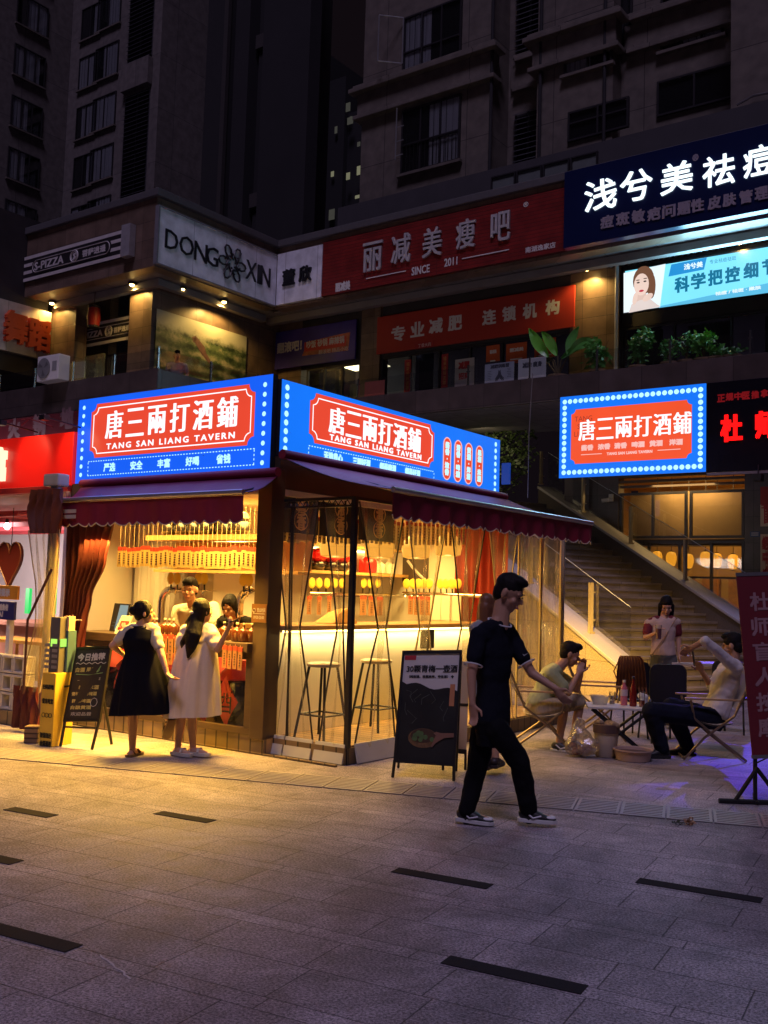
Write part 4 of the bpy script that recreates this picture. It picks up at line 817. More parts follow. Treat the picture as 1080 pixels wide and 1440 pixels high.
# black sign with red characters
r = (x1+.02, x1+4.2, z0-.02, z1-.0); t = boardL('lightbox_sign', 'black sign with glowing red characters beside the dotted blue lightbox', r, V+.05, .05, M('sign_black', (.006,.005,.012), .25), partname='case')
REDN = E('sign_neon_red', (1.0,.004,.004), 2.2)
lett(t, REDN, [(tL, (c, V-.002, (x-14, y), (x+14, y), 36), dict(bold=.02, bz=.016, deep=.03)) for c, x, y in (('杜',1029,602),('师',1078,597),('盲',1128,592),('人',1178,587))])
lett(t, E('sign_dim_red', (.30,.008,.012), .55), [(tL, (c, V-.002, (x-5, y), (x+5, y), 10), dict(bold=.008)) for c, x, y in zip('正规中医推拿按', (1014,1026,1038,1049,1062,1075,1088), (560,558,557,556,555,553,552))], 'dim_lettering')
b = MB(); b.box(r[0], r[1], V-.03, V+.05, r[2]-.06, r[2]-.01); put(b, 'lower_rail', PLAS, t, GRID)
lamp('sign_glow', 'AREA', GRID.w(r[0]+1.3, V-.2, (z0+z1)/2), 9, (1,.03,.03), 2, GRID.w(r[0]+1.3, V-3, 3), sy=.6)
# dim blue sign end seen past the tavern sign
x, z = HL(11.5, 711, 664); b = MB(); b.box(x-.10, x+.09, 11.5, 11.56, z-.26, z+.2); b_ = put(b, 'side_sign', E('sign_dim_blue', (.01,.05,.35), .7), None, GRID, label='small dim blue sign end seen past the right end of the tavern sign', cat='sign')
# ------------------------------------------------------------------ shop with lanterns under the terrace
sx = [HL(15.9, p, 730)[0] for p in (877, 966, 975, 1008, 1046, 1100)]
sh = gthing('lantern_shop', 'warm lit glass fronted shop with paper lanterns under the terrace', 'shop', sx[1], 15.9, 0)
CRE = M('cream_shop_wall', (.50,.30,.11), .8, 0, .12, 1.4)
b = MB(); b.box(-4.0, 3.6, 19.6, 19.8, 0, 5); b.box(-4.4, -4.2, 16.2, 19.6, 0, 5); b.box(3.6, 3.8, 16.2, 19.6, 0, 5); put(b, 'inner_wall', CRE, sh, GRID)
b = MB(); b.box(-4.2, 3.6, 16.2, 19.6, 4.7, 4.8); put(b, 'inner_ceiling', CRE, sh, GRID)
b = MB(); b.box(-3.0, .05, 16.02, 16.6, 2.96, 3.1); put(b, 'mezzanine_board', M('dark_timber', (.05,.03,.02), .6), sh, GRID)
b = MB(); b.box(-2.95, 0, 16.5, 16.53, 3.12, 4.3); put(b, 'pale_blind', M('pale_blind', (.50,.33,.15), .8, 0, .35, 1.2), sh, GRID)
window(sh, GRID, -2.98, sx[1], 3.12, 4.24, 15.92, 2, (), glass('shop_glass', (.95,.93,.9), .13, .02), .06)
window(sh, GRID, sx[1]+.06, .03, 3.12, 4.24, 15.92, 1, (), _mats['shop_glass'], .06)
window(sh, GRID, -2.98, .03, .05, 3.06, 15.92, 4, (2.2,), GLASS, .06)
for i in range(3):
    b = MB(); b.box(-2.98, .03, 15.9-.06*i, 15.96, 4.36+.12*i, 4.42+.12*i); put(b, 'ledge_rib', M('ledge_brown', (.10,.07,.05), .5), sh, GRID)
b = MB(); b.box(-2.5, -.4, 18.5, 19.0, 0, 1.0); put(b, 'shop_counter', M('shop_counter', (.35,.10,.03), .5), sh, GRID, bevel=.02)
b = MB()
for i in range(5): b.box(-2.8+i*.7, -2.35+i*.7, 19.4, 19.58, 1.2, 2.3)
put(b, 'shelf_goods', M('shelf_goods', (.40,.16,.05), .5, 0, .5, 5), sh, GRID)
for px, py in ((924,785),(944,786),(968,789),(992,786),(1008,788),(1031,790)):
    V = 16.9 if px != 1008 else 17.4; x, z = HL(V, px, py)
    t = gthing('paper_lantern', 'glowing amber paper lantern hanging in the shop window under the terrace', 'lantern', x, V, z-.2, 'amber lanterns in the shop')
    b = MB(); b.lathe([(.05,-.18),(.09,-.16),(.125,-.04),(.13,.06),(.10,.15),(.04,.18)], (x,V,z), 14); put(b, 'lantern_shade', E('lantern_amber', (1.0,.36,.02), 1.15), t, GRID, smooth=True)
    b = MB(); b.lathe([(.06,-.205),(.065,-.19)], (x,V,z), 10); b.lathe([(.05,.18),(.055,.2)], (x,V,z), 10); b.tube([(x,V,z+.2),(x,V,4.7)], .008, 5); put(b, 'lantern_cap', DARKM, t, GRID)
lamp('shop_light', 'AREA', GRID.w(-1.2, 17.6, 4.6), 45, (1,.58,.16), 2.5, GRID.w(-1.2, 17.8, 0)); lamp('shop_light', 'POINT', GRID.w(-1.5, 17.4, 2.0), 5, (1,.55,.16), .05)
lamp('shop_light', 'AREA', GRID.w(-1.4, 16.3, 4.5), 55, (1,.66,.26), 1.5, GRID.w(-1.4, 16.6, 3.2))
# posters and plaque at the right edge of that front
V = 15.8
x, z = HL(V, 1061, 751); b = MB(); b.box(x-.11, x+.11, V+.03, V+.045, z-.06, z+.06); o = put(b, 'street_plaque', M('plaque_blue', (.02,.06,.20), .4), None, GRID, label='small blue street plaque on the dark pillar', cat='plaque')
b = MB()
for k in (-.02,.025): b.box(x-.08, x+.08, V+.026, V+.03, z+k-.008, z+k+.008)
put(b, 'lettering', PAINTW, o, GRID)
rr = rectL(V, (1069,686), (1100,682), (1069,742), (1100,738)); poster('red and cream poster with a large character at the right edge', rr, V+.03, PR, [(lambda b, rr=rr: b.box(rr[0], rr[1], V+.012, V+.016, rr[2], rr[2]+(rr[3]-rr[2])*.55), (), {})], M('poster_cream', (.75,.60,.42), .6))
b = MB(); text(b, '盲', onL(V+.009), rr[0]+.28, rr[2]+.30, .42, .42, bold=.05, bz=.03); put(b, 'poster_character', PRINT, None, GRID, recalc=False, label='large red character printed on the cream half of the right edge poster', cat='character')
rr = rectL(V, (1069,752), (1100,750), (1069,880), (1100,880)); poster('tall cream poster with a column of red characters at the right edge', rr, V+.03, M('poster_cream', (.75,.60,.42), .6), [(text, ('经\n中\n小\n儿\n推\n拿', onL(V+.014), rr[0]+.14, (rr[2]+rr[3])/2, .18, (rr[3]-rr[2])*.94), dict(bold=.02))], PRINT)
b = MB(); b.box(1.0, 9, 15.85, 16.2, 0, 6.0); put(b, 'ground_floor_wall', CLAD2, pod, GRID)
# little wall camera
x, z = HL(15.8, 859, 704); t = gthing('security_camera', 'small white camera on the stone pillar by the stairs', 'camera', x, 15.8, z-.1)
b = MB(); b.box(x-.05, x+.05, 15.78, 15.85, z-.02, z+.16); b.tube([(x,15.78,z+.06),(x,15.68,z+.05)], .02, 6); put(b, 'mount', WHITEP, t, GRID)
b = MB(); b.tube([(x-.16,15.62,z-.02),(x+.1,15.68,z+.02)], .05, 10); put(b, 'camera_body', WHITEP, t, GRID, smooth=True)
# leafy wall panel in the dark arcade
def leaf_cloud(b, cx, cy, cz, rx_, ry_, rz_, n, s, rng, flat=.0):
    for _ in range(n):
        while True:
            p = Vector((rng.uniform(-1,1), rng.uniform(-1,1), rng.uniform(-1,1)))
            if p.length < 1: break
        c = Vector((cx+p.x*rx_, cy+p.y*ry_, cz+p.z*rz_)); a = rng.uniform(0, 6.28); t_ = rng.uniform(-.9,.9)
        d = Vector((math.cos(a), math.sin(a)*.6, t_)).normalized(); q = d.cross(Vector((rng.uniform(-1,1), rng.uniform(-1,1), rng.uniform(-.3,1)))).normalized(); k = s*rng.uniform(.6,1.3)
        b.add([c, c+d*k*.5+q*k*.28, c+d*k, c+d*k*.5-q*k*.28], [(0,1,2,3)])
rng = random.Random(3)
LEAFD = M('dark_leaf', (.05,.085,.022), .5, 0, .45, 3); LEAF = M('green_leaf', (.08,.27,.05), .4, 0, .35, 4); LEAFB = M('bright_leaf', (.13,.42,.05), .35, 0, .3, 3)
b = MB(); a = HL(15.6, 640, 600); c = HL(15.6, 724, 580); z0 = HL(15.6, 680, 700)[1]; z1 = HL(15.6, 680, 574)[1]
leaf_cloud(b, (a[0]+c[0])/2+.1, 15.65, (z0+z1)/2+.2, 1.45, .12, 1.5, 2600, .13, rng); put(b, 'green_wall', LEAFD, None, GRID, label='panel of dark green climbing leaves under the terrace behind the tavern sign', cat='plant wall', recalc=False)
lamp('arcade_light', 'AREA', GRID.w((a[0]+c[0])/2+.3, 14.6, 5.7), 8, (1,.8,.45), .5, GRID.w((a[0]+c[0])/2+.3, 15.7, 4.6))
# ------------------------------------------------------------------ staircase
ST = Fr((4.246, 16.905, 0), R(28.6)); SLP = .483; WID = 4.29
STONE = tiles('stair_stone', (.22,.185,.155), 1.2, 9, (.06,.05,.045), .5, 0, .12, .006, .2); COP = M('coping_granite', (.42,.40,.42), .4, 0, .12, 40)
st = thing('staircase', 'wide stone staircase climbing left behind the tavern to the terrace', 'stairs', ST.w(WID/2, 0, 0), ST.a)
rise = .155; run = rise/SLP; NS = 26
for i in range(NS):
    b = MB(); b.box(.002, WID-.002, run*i, run*(i+1)+.02, rise*i, rise*(i+1)); b.box(.002, WID-.002, run*i-.025, run*i, rise*(i+1)-.045, rise*(i+1)+.002); put(b, 'step', STONE, st, ST)
b = MB(); b.box(0, WID, run*NS+.02, run*NS+5, rise*NS-.3, rise*NS); put(b, 'landing', STONE, st, ST)
GRAN = tiles('granite_lit_yellow', (.36,.30,.22), .9, .6, (.12,.10,.07), .4, 0, .05, .005, .2, False, .35)  # the tavern's yellow light on the near wall is put into the stone colour
def strg(x0, x1, h, mat, nm):
    L_ = run*NS; b = MB(); b.hexa([(x0,-.35,0),(x1,-.35,0),(x1,L_,0),(x0,L_,0),(x0,-.35,SLP*-.35+h+.0),(x1,-.35,SLP*-.35+h),(x1,L_,SLP*L_+h),(x0,L_,SLP*L_+h)])
    put(b, nm, mat, st, ST)
    b = MB(); e = .04; b.hexa([(x0-e,-.40,SLP*-.4+h+.002),(x1+e,-.40,SLP*-.4+h+.002),(x1+e,L_,SLP*L_+h+.002),(x0-e,L_,SLP*L_+h+.002),(x0-e,-.40,SLP*-.4+h+.07),(x1+e,-.40,SLP*-.4+h+.07),(x1+e,L_,SLP*L_+h+.07),(x0-e,L_,SLP*L_+h+.07)]); put(b, 'coping', COP, st, ST, bevel=.012)
strg(-.42, -.0, .55, GRAN, 'side_wall'); strg(WID, WID+.42, .43, M('granite_side_shaded', (.10,.085,.085), .35, 0, .2, 30), 'side_wall')  # far wall is a darker copy, its shade put into the colour
POST_LIT = M('post_steel_lit_yellow', (.62,.52,.32), .3, .45)  # yellow light on the steel posts is mixed into their colour
def stair_rail(label, x, h, ys, ends):
    t = thing('glass_railing', label, 'railing', ST.w(x, ys[0], 0), ST.a)
    for k, y in enumerate(ys):
        b = MB(); z = SLP*y+h+.07; b.box(x-.035, x+.035, y-.03, y+.03, z, z+.86); b.box(x-.06, x+.06, y-.05, y+.05, z-.02, z+.015); b.box(x-.02, x+.10, y-.012, y+.012, z+.2, z+.225); b.box(x-.02, x+.10, y-.012, y+.012, z+.68, z+.705); put(b, 'post', POST_LIT, t, ST)
    yy = [ends[0]] + [ (ys[i]+ys[i+1])/2 for i in range(len(ys)-1)] + [ends[1]]
    for a, c in zip(yy[:-1], yy[1:]):
        b = MB(); q = x + .06; b.quad((q, a+.015, SLP*a+h+.10), (q, c-.015, SLP*c+h+.10), (q, c-.015, SLP*c+h+.98), (q, a+.015, SLP*a+h+.98)); pn = put(b, 'pane', GLASS, t, ST, recalc=False)
        e = MB(); e.tube([(q, a+.015, SLP*a+h+.985), (q, c-.015, SLP*c+h+.985)], .007, 4); put(e, 'pane_edge', M('glass_edge', (.55,.62,.66), .2, 0, .05), pn, ST)
stair_rail('glass railing with yellow lit steel posts along the near side of the stairs', -.2, .55, [.9 + 1.75*i for i in range(5)], (-.05, 9.0))
stair_rail('glass railing with yellow lit steel posts along the far side of the stairs', WID+.2, .43, [-.1 + 1.72*i for i in range(6)], (-.4, 8.3))
# ------------------------------------------------------------------ the tavern
tv = gthing('tavern', 'small corner tavern kiosk glowing yellow, with a wooden deck and white bar counter', 'tavern', -1.5, 2.3, 0)
WOODD = M('dark_wood', (.075,.045,.03), .45, 0, .2, 4, 0, stretch=(1,1,8)); WOODL = tiles('deck_boards', (.40,.25,.11), 1.6, .12, (.08,.05,.03), .5, .5, .2, .008, .3, True)
SKIRT = tiles('skirt_tiles', (.20,.14,.075), .16, .5, (.04,.03,.02), .5, 0, .2, .01, .4); WHITEW = M('white_wall', (.74,.70,.62), .6, 0, .06, 1.5); TARP = M('white_tarp', (.70,.67,.60), .5, 0, .06, 2, .1)
PIL = M('pillar_brown', (.085,.055,.035), .35, .2, .15, 3)
FZ = .17
b = MB(); b.box(-3.25, .03, .02, 4.65, .02, FZ); b.box(.03, .93, .15, 4.7, .05, FZ+.003); put(b, 'deck_floor', WOODL, tv, GRID)
b = MB(); b.box(-3.27, .94, -.02 , .018, 0, .02); b.box(-3.27, .03, -.01, .019, .02, FZ+.01); b.box(.031, .94, .12, .149, 0, FZ-.01); b.box(.931, .955, .149, 4.7, 0, FZ-.012); put(b, 'skirt', SKIRT, tv, GRID)
b = MB(); b.box(-.16, .03, -.03, .17, FZ-.02, 2.86); put(b, 'pillar', PIL, tv, GRID, bevel=.008)
b = MB(); b.box(-3.3, .02, -.02, 4.66, 2.60, 2.66); put(b, 'ceiling', WHITEW, tv, GRID)
b = MB(); b.box(-3.3, -.21, .08, 4.66, 2.665, 2.80); b.box(-3.3, -.25, .3, 4.6, 2.8, 3.0); put(b, 'roof', BOXM, tv, GRID)
b = MB(); b.box(-3.2, .02, -.025, .06, 2.66, 2.815); b.box(-.10, .02, .08, 4.84, 2.665, 2.99); put(b, 'beam', PIL, tv, GRID)
b = MB(); b.box(-1.85, -1.75, .96, 4.6, FZ, 2.6); put(b, 'back_wall', WHITEW, tv, GRID)
b = MB(); b.box(-1.75, .0, 4.6, 4.65, FZ, 2.6); put(b, 'end_wall', WHITEW, tv, GRID)
n = 24; rows = []
for z in (FZ, 1.2, 2.6): rows.append([(-3.2 + 1.4*i/n, .98 + .025*math.sin(i*1.3+z) + (.02*i/n), z) for i in range(n+1)])
b = MB(); b.sheet(rows); b.quad((-3.24,.02,FZ),(-3.24,1.0,FZ),(-3.24,1.0,2.6),(-3.24,.02,2.6)); put(b, 'tarp_wall', TARP, tv, GRID, recalc=False)
# service window: sill, frame, glass front
b = MB(); b.box(-2.95, -.16, -.10, .42, 1.0, 1.09); put(b, 'service_sill', WOODD, tv, GRID, bevel=.006)
b = MB(); b.box(-2.95, -.16, -.02, .05, FZ+.01, .245); b.box(-2.95, -2.86, -.02, .05, .245, .999); b.box(-.245, -.161, -.021, .051, .245, 1.0); b.box(-2.86, -.245, -.01, .03, .92, .998); put(b, 'window_frame', WOODD, tv, GRID, bevel=.004)
b = MB(); b.quad((-2.86,.012,.245),(-.245,.012,.245),(-.245,.012,.92),(-2.86,.012,.92)); put(b, 'window_pane', GLASS, tv, GRID, recalc=False)
b = MB(); b.box(-2.9, -.2, .62, .66, FZ, 1.0); put(b, 'window_backing', WHITEW, tv, GRID)
# bar counter on the side
b = MB(); b.box(-.42, .0, .19, 4.55, FZ+.004, 1.20); put(b, 'counter', M('counter_white', (.76,.70,.58), .45, 0, .05, 2), tv, GRID)
b = MB(); b.box(-.55, .14, .18, 4.58, 1.225, 1.275); put(b, 'counter_top', M('counter_wood', (.33,.19,.09), .35, 0, .2, 3, 0, stretch=(8,1,1)), tv, GRID, bevel=.006)
b = MB(); b.box(.02, .035, .22, 4.5, 1.203, 1.222); put(b, 'light_strip', E('led_strip', (1,.72,.22), 14), tv, GRID)
lamp('strip_light', 'AREA', GRID.w(.07, 2.4, 1.19), 32, (1,.70,.25), .05, GRID.w(.10, 2.4, 0), sy=4.3)
# inner counters, shelves
b = MB(); b.box(-1.74, -1.25, .75, 4.55, FZ+.004, 1.12); put(b, 'inner_counter', WHITEW, tv, GRID)
b = MB(); b.box(-1.745, -1.2, .74, 4.56, 1.12, 1.16); put(b, 'inner_top', WOODD, tv, GRID)
SHW = M('shelf_wood', (.48,.28,.10), .45, 0, .15, 4, 0, stretch=(6,6,1))
b = MB(); b.box(-1.74, -1.45, .76, 4.58, 1.86, 1.90); b.box(-1.74, -1.45, .76, 4.58, 2.22, 2.25); put(b, 'shelf', SHW, tv, GRID)
z = HL(.62, 285, 752)[1]; xl = HL(.62, 207, 748)[0]; b = MB(); b.box(xl, -.18, .60, .90, z-.06, z); put(b, 'shelf', SHW, tv, GRID)
z2 = HL(.66, 285, 803)[1]; b = MB(); b.box(xl+.1, -.18, .66, .86, z2-.02, z2+.012); put(b, 'shelf', SHW, tv, GRID)
b = MB(); b.box(xl+.25, -.175, .86, .875, z2+.02, z-.07); put(b, 'shelf_backing', SHW, tv, GRID)
b = MB(); b.box(-1.7, -.2, .905, .915, z-.02, z-.008); b.box(-1.738, -1.72, .8, 4.5, 2.19, 2.205); put(b, 'light_strip', _mats['led_strip'], tv, GRID)
IW = (1,.60,.14)
lamp('bar_light', 'AREA', GRID.w(-.95, 1.2, 2.58), 95, IW, .7, GRID.w(-.95, 1.2, 0), sy=1.4, spread=130); lamp('bar_light', 'AREA', GRID.w(-.95, 3.3, 2.58), 100, IW, .7, GRID.w(-.95, 3.3, 0), sy=1.6, spread=140)
lamp('bar_light', 'AREA', GRID.w(-2.2, .35, 2.56), 52, IW, 1.4, GRID.w(-2.2, .55, 0), sy=.4, spread=95); lamp('bar_light', 'AREA', GRID.w(-.9, .25, 2.56), 48, IW, 1.0, GRID.w(-.9, .5, 0), sy=.3, spread=95)
lamp('assumed_awning_light', 'AREA', GRID.w(-1.3, -.30, 2.12), 270, (1,.54,.07), 2.5, GRID.w(-1.3, -1.15, 0), sy=.12, spread=118)  # unseen awning lamp, assumed from the yellow light on the paving
lamp('assumed_awning_light', 'AREA', GRID.w(.5, 2.4, 2.52), 62, (1,.57,.10), .3, GRID.w(.9, 2.4, 0), sy=4.0, spread=125)  # second assumed lamp, added under the side awning
lamp('window_light', 'AREA', GRID.w(-1.5, .33, .98), 16, IW, 2.5, GRID.w(-1.5, .3, 0), sy=.2)
# black cloth banners over the side opening
NOR = M('noren_black', (.022,.022,.026), .6, 0, .3, 5, .2); GOLDT = M('letter_gold', (.75,.52,.16), .5)
for k, (pa, pb, s, lab) in enumerate(((392,448,'酱\n香','short black cloth banner with gold characters nearest the pillar'),(449,503,'浓\n香','short black cloth banner with gold characters behind the thin black post'),(504,556,'清\n香','short black cloth banner with gold characters beside the burgundy awning'))):
    ya = HR(-.06, pa, 700)[0]; yb = HR(-.06, pb, 715)[0]; zt = 2.66; zb = 2.23; t = gthing('cloth_banner', lab, 'banner', -.06, (ya+yb)/2, zb, 'black cloth banners over the bar')
    n = 14; b = MB(); b.sheet([[(-.06 + .018*math.sin(i*1.1+k)*(1 if z < 2.5 else .3), ya + (yb-ya)*i/n, z) for i in range(n+1)] for z in (zb, 2.38, 2.52, zt)]); put(b, 'cloth', NOR, t, GRID, recalc=False, smooth=True)
    b = MB(); yc = (ya+yb)/2; text(b, s, onR(-.02), yc, 2.45, .13, .34, bold=.010, bz=.005); 
    for zc_ in (2.54, 2.36): b.tube([(-.02, yc+.11*math.cos(a*.3927), zc_+.095*math.sin(a*.3927)) for a in range(17)], .006, 4)
    put(b, 'lettering', GOLDT, t, GRID, recalc=False)
# hanging menu tags
TAGY = M('tag_yellow', (.78,.56,.16), .6, 0, .12, 8); TAGR = M('tag_red', (.55,.06,.03), .6); TAGK = M('tag_ink', (.10,.05,.03), .7); STR = M('string', (.55,.42,.22), .8); TAGB = M('tag_brown', (.36,.17,.07), .6, 0, .2, 8)
def tag(x, y, z, w, h, face, body, label, group, long=.3):
    t = gthing('menu_tag', label, 'menu tag', x, y, z - h, group)
    def P(a, o, z_): return (x + a, y - o, z_) if face == 'L' else (x + o, y + a, z_)
    def bx(b, a0, a1, o0, o1, za, zb_): b.hexa([P(a0,o0,za),P(a1,o0,za),P(a1,o1,za),P(a0,o1,za),P(a0,o0,zb_),P(a1,o0,zb_),P(a1,o1,zb_),P(a0,o1,zb_)])
    b = MB(); bx(b, -w/2, w/2, 0, .006, z-h, z-.045); put(b, 'tag_body', body, t, GRID)
    b = MB(); bx(b, -w/2, w/2, -.001, .007, z-.0445, z); put(b, 'tag_head', TAGR, t, GRID)
    b = MB()
    for i in range(5): zz = z-.075-i*(h-.10)/5; bx(b, -w*.18, w*.2, .0065, .0075, zz-.014, zz); bx(b, -w*.04, w*.08, .0065, .0077, zz-.026, zz-.018)
    put(b, 'tag_writing', TAGK, t, GRID)
    b = MB(); b.tube([P(0,.003,z), P(0,.003,z+long)], .003, 4); put(b, 'string', STR, t, GRID); return t
def tag_row(face, fix, px0, px1, pz0, pz1, hpx, n, body, label, group, long, wk=.86, skip=()):
    t0 = None; rg = random.Random(n)
    for i in range(n):
        f = (i+.5)/n; px = px0+(px1-px0)*f; pt = pz0+(pz1-pz0)*f
        u_, zt = (HL if face == 'L' else HR)(fix, px, pt); u2, zb_ = (HL if face == 'L' else HR)(fix, px, pt+hpx)
        w = abs((HL if face == 'L' else HR)(fix, px+(px1-px0)/n*.5, pt)[0] - (HL if face == 'L' else HR)(fix, px-(px1-px0)/n*.5, pt)[0])*wk
        if t0 is None: t0 = tag(*((u_, fix) if face == 'L' else (fix, u_)), zt, w, zt-zb_, face, body, label, group, long); b0 = GRID.w(*((u_, fix, zt) if face == 'L' else (fix, u_, zt)))
        else: dup(t0, GRID.w(*((u_, fix, zt) if face == 'L' else (fix, u_, zt))) - b0 + Vector((0,0,rg.uniform(-.012,.012))), rg.uniform(-.12,.12))
tag_row('L', .34, 166, 360, 769, 769, 28, 30, TAGY, 'yellow paper menu tag with a red head in the long row over the service window', 'yellow tags over the service window', .42)
tag_row('R', -.2, 386, 655, 724, 738, 38, 44, TAGY, 'yellow paper menu tag in the row over the side bar', 'yellow tags over the side bar', .30)
tag_row('L', -.11, 219, 254, 890, 893, 42, 4, TAGB, 'brown menu tag hung from the sill between the two customers', 'brown tags on the sill by the customers', .02, .8)
tag_row('L', -.115, 313, 342, 907, 909, 32, 4, TAGB, 'brown menu tag hung from the sill beside the right pillar', 'brown tags on the sill by the pillar', .02, .8)
tag_row('R', -1.42, 428, 470, 838, 838, 26, 3, TAGB, 'red headed brown tag under the tap rail near the pillar', 'brown tags under the tap rail near the pillar', .02, .4)
tag_row('R', -1.42, 505, 540, 838, 839, 27, 3, TAGB, 'red headed brown tag under the tap rail near the black post', 'brown tags under the tap rail near the post', .02, .7)
tag_row('L', 4.3, 574, 606, 838, 838, 26, 4, TAGB, 'red headed brown tag under the far tap rail', 'brown tags under the far tap rail', .02, .8)
# beer taps
CHR = M('chrome', (.75,.73,.70), .12, 1, .03, 5); TAPY = M('tap_badge', (.85,.66,.08), .35, 0, .1, 6); TAPK = M('tap_black', (.02,.02,.02), .3)
def tap(x, y, z, face, label, group):
    t = gthing('beer_tap', label, 'tap', x, y, z-.12, group); o = (0,-1) if face == 'L' else (1,0)
    b = MB(); b.tube([(x,y,z-.12),(x+o[0]*.05,y+o[1]*.05,z-.12),(x+o[0]*.07,y+o[1]*.07,z-.17)], .012, 6); put(b, 'spout', CHR, t, GRID, smooth=True)
    b = MB(); b.tube([(x+o[0]*.03,y+o[1]*.03,z-.11),(x+o[0]*.04,y+o[1]*.04,z-.0)], [.010,.014], 6); put(b, 'handle', TAPK, t, GRID)
    b = MB(); c = (x+o[0]*.045, y+o[1]*.045, z+.02); ax = (AXW[0],AXW[2],AXW[1]) if face == 'L' else (AXW[1],AXW[2],AXW[0]); b.ell(c, ax, (.066,.074,.014)); put(b, 'badge', TAPY, t, GRID, smooth=True); return t
def tap_row(face, fix, pxs, py, label, group):
    t0 = None
    for px in pxs:
        u_, z = (HL if face == 'L' else HR)(fix, px, py); p = (u_, fix) if face == 'L' else (fix, u_)
        if t0 is None: t0 = tap(*p, z, face, label, group); b0 = GRID.w(*p, z)
        else: dup(t0, GRID.w(*p, z) - b0)
tap_row('R', -1.55, (435,445,456,467,477,492,508,517,528), 822, 'round yellow badged beer tap on the long side rail', 'beer taps on the long rail')
tap_row('L', 4.45, (574,583,591,598,606,622,630,638,646), 823, 'round yellow badged beer tap on the far end rail', 'beer taps on the far end rail')
tap_row('L', .82, (244,253,283,291), 816, 'round yellow badged beer tap on the bent chrome pipe behind the service window', 'beer taps on the bent pipe')
tap_row('L', .82, (346,354), 818, 'round yellow badged beer tap beside the right pillar', 'beer taps by the pillar')
def rail(label, pts, r, base, mat=CHR):
    t = gthing('tap_pipe', label, 'tap pipe', *base); b = MB(); b.tube(pts, r, 12); put(b, 'pipe', mat, t, GRID, smooth=True); return t
zr = HR(-1.55, 480, 836)[1]; rail('long chrome tap rail behind the side bar', [(-1.5, HR(-1.55,430,836)[0], zr), (-1.5, 4.5, zr)], .03, (-1.5, 3, 1.2))
zr = HL(4.45, 610, 836)[1]; rail('chrome tap rail on the far end of the bar', [(HL(4.45,570,836)[0], 4.4, zr), (-.1, 4.4, zr)], .03, (-.7, 4.4, 1.2))
def bent(px0, py0, px1, py1, label):
    xa, zt = HL(.84, px0+14, py1); xb = HL(.84, px1, py1)[0]; x0 = HL(.84, px0, py0)[0]
    pts = [(x0, .84, 1.0), (x0, .84, zt-.16)] + [(x0 + .16*(1-math.cos(a)), .84, zt-.16+.16*math.sin(a)) for a in (.4,.8,1.2,1.57)] + [(xb, .84, zt)]
    t = rail(label, pts, .045, (x0, .84, 1.0)); b = MB(); b.lathe([(.08,1.0),(.08,1.05),(.05,1.07)], (x0,.84,0), 14); put(b, 'pipe_collar', CHR, t, GRID, smooth=True)
bent(226, 870, 306, 829, 'thick bent chrome tap pipe behind the two customers'); bent(337, 850, 361, 830, 'thick bent chrome tap pipe cut off by the right pillar')
# bottles, jars
BROWN = M('brown_glass', (.10,.028,.012), .12, 0, .2, 3, spec=.8); CAPW = M('bottle_cap_white', (.75,.7,.55), .4); JARK = M('jar_black', (.018,.015,.014), .18, 0, .2, 3, spec=.8); CLOTHR = M('red_cloth', (.50,.025,.015), .6, 0, .15, 6, .1); DIAM = M('diamond_label', (.62,.07,.03), .55, 0, .15, 4)
def bottle(x, y, z, r=.05, h=.2, mat=BROWN, capm=CAPW, label='', group=None, nm='bottle', neck=.3):
    t = gthing(nm, label, 'bottle', x, y, z, group)
    b = MB(); b.lathe([(r*.8,0),(r,.01),(r*1.02,h*.45),(r*.9,h*.62),(r*neck,h*.78),(r*neck,h*.94)], (x,y,z), 14); put(b, 'bottle_glass', mat, t, GRID, smooth=True)
    b = MB(); b.lathe([(r*neck*1.15,h*.92),(r*neck*1.15,h),(r*neck*.8,h*1.01)], (x,y,z), 10); put(b, 'cap', capm, t, GRID); return t
t0 = bottle(-1.0, .05, 1.091, .062, .19, label='squat brown bottle standing on the service sill', group='brown bottles on the service sill', neck=.22)
for px in (216,222,229,235,241,308,317,326,336,345,352):
    x = HL(.08, px, 880)[0]; dup(t0, GRID.w(x, .06+.05*(px % 3), 0) - GRID.w(-1.0, .05, 0), px*.3)
t0.matrix_world = Matrix.Translation(GRID.x*.03) @ ROOT[t0.name]
t0 = None
RFOIL = M('red_foil', (.62,.015,.02), .25, .3, .25, 9, .3)
for i, px in enumerate((392,409,424,446,464,480)):
    y, z = HR(-1.6, px, 801)
    if not t0:
        t0 = gthing('wine_jar', 'round jar under a glossy red wrapped top on the upper shelf behind the side bar', 'jar', -1.6, y, 1.90, 'red wrapped jars on the shelf'); b = MB(); b.lathe([(.06,1.9),(.10,1.93),(.11,1.98),(.07,2.03)], (-1.6,y,0), 14); put(b, 'jar_body', JARK, t0, GRID, smooth=True)
        b = MB(); b.lathe([(.075,2.02),(.135,2.06),(.14,2.12),(.10,2.17),(.03,2.19)], (-1.6,y,0), 12); b.v = [v + Vector((random.uniform(-.012,.012), random.uniform(-.012,.012), random.uniform(-.012,.012))) for v in b.v]; put(b, 'red_wrap', RFOIL, t0, GRID); y0_ = y
    else: dup(t0, GRID.y*(y-y0_), i*.7)
y = HR(-1.6, 517, 798)[0]; bottle(-1.6, y, 1.901, .13, .30, M('red_jar', (.55,.012,.012), .25), TAPK, 'big glossy red jar on the shelf behind the side bar', nm='wine_jar', neck=.35)
for k, px in enumerate((533,547)): y = HR(-1.6, px, 798)[0]; bottle(-1.6, y, 1.901, .09, .22, M('white_jar', (.7,.66,.58), .3), CAPW, ('white ceramic jar next to the big red jar on the shelf', 'white ceramic jar at the right end of the shelf')[k], nm='wine_jar', neck=.3)
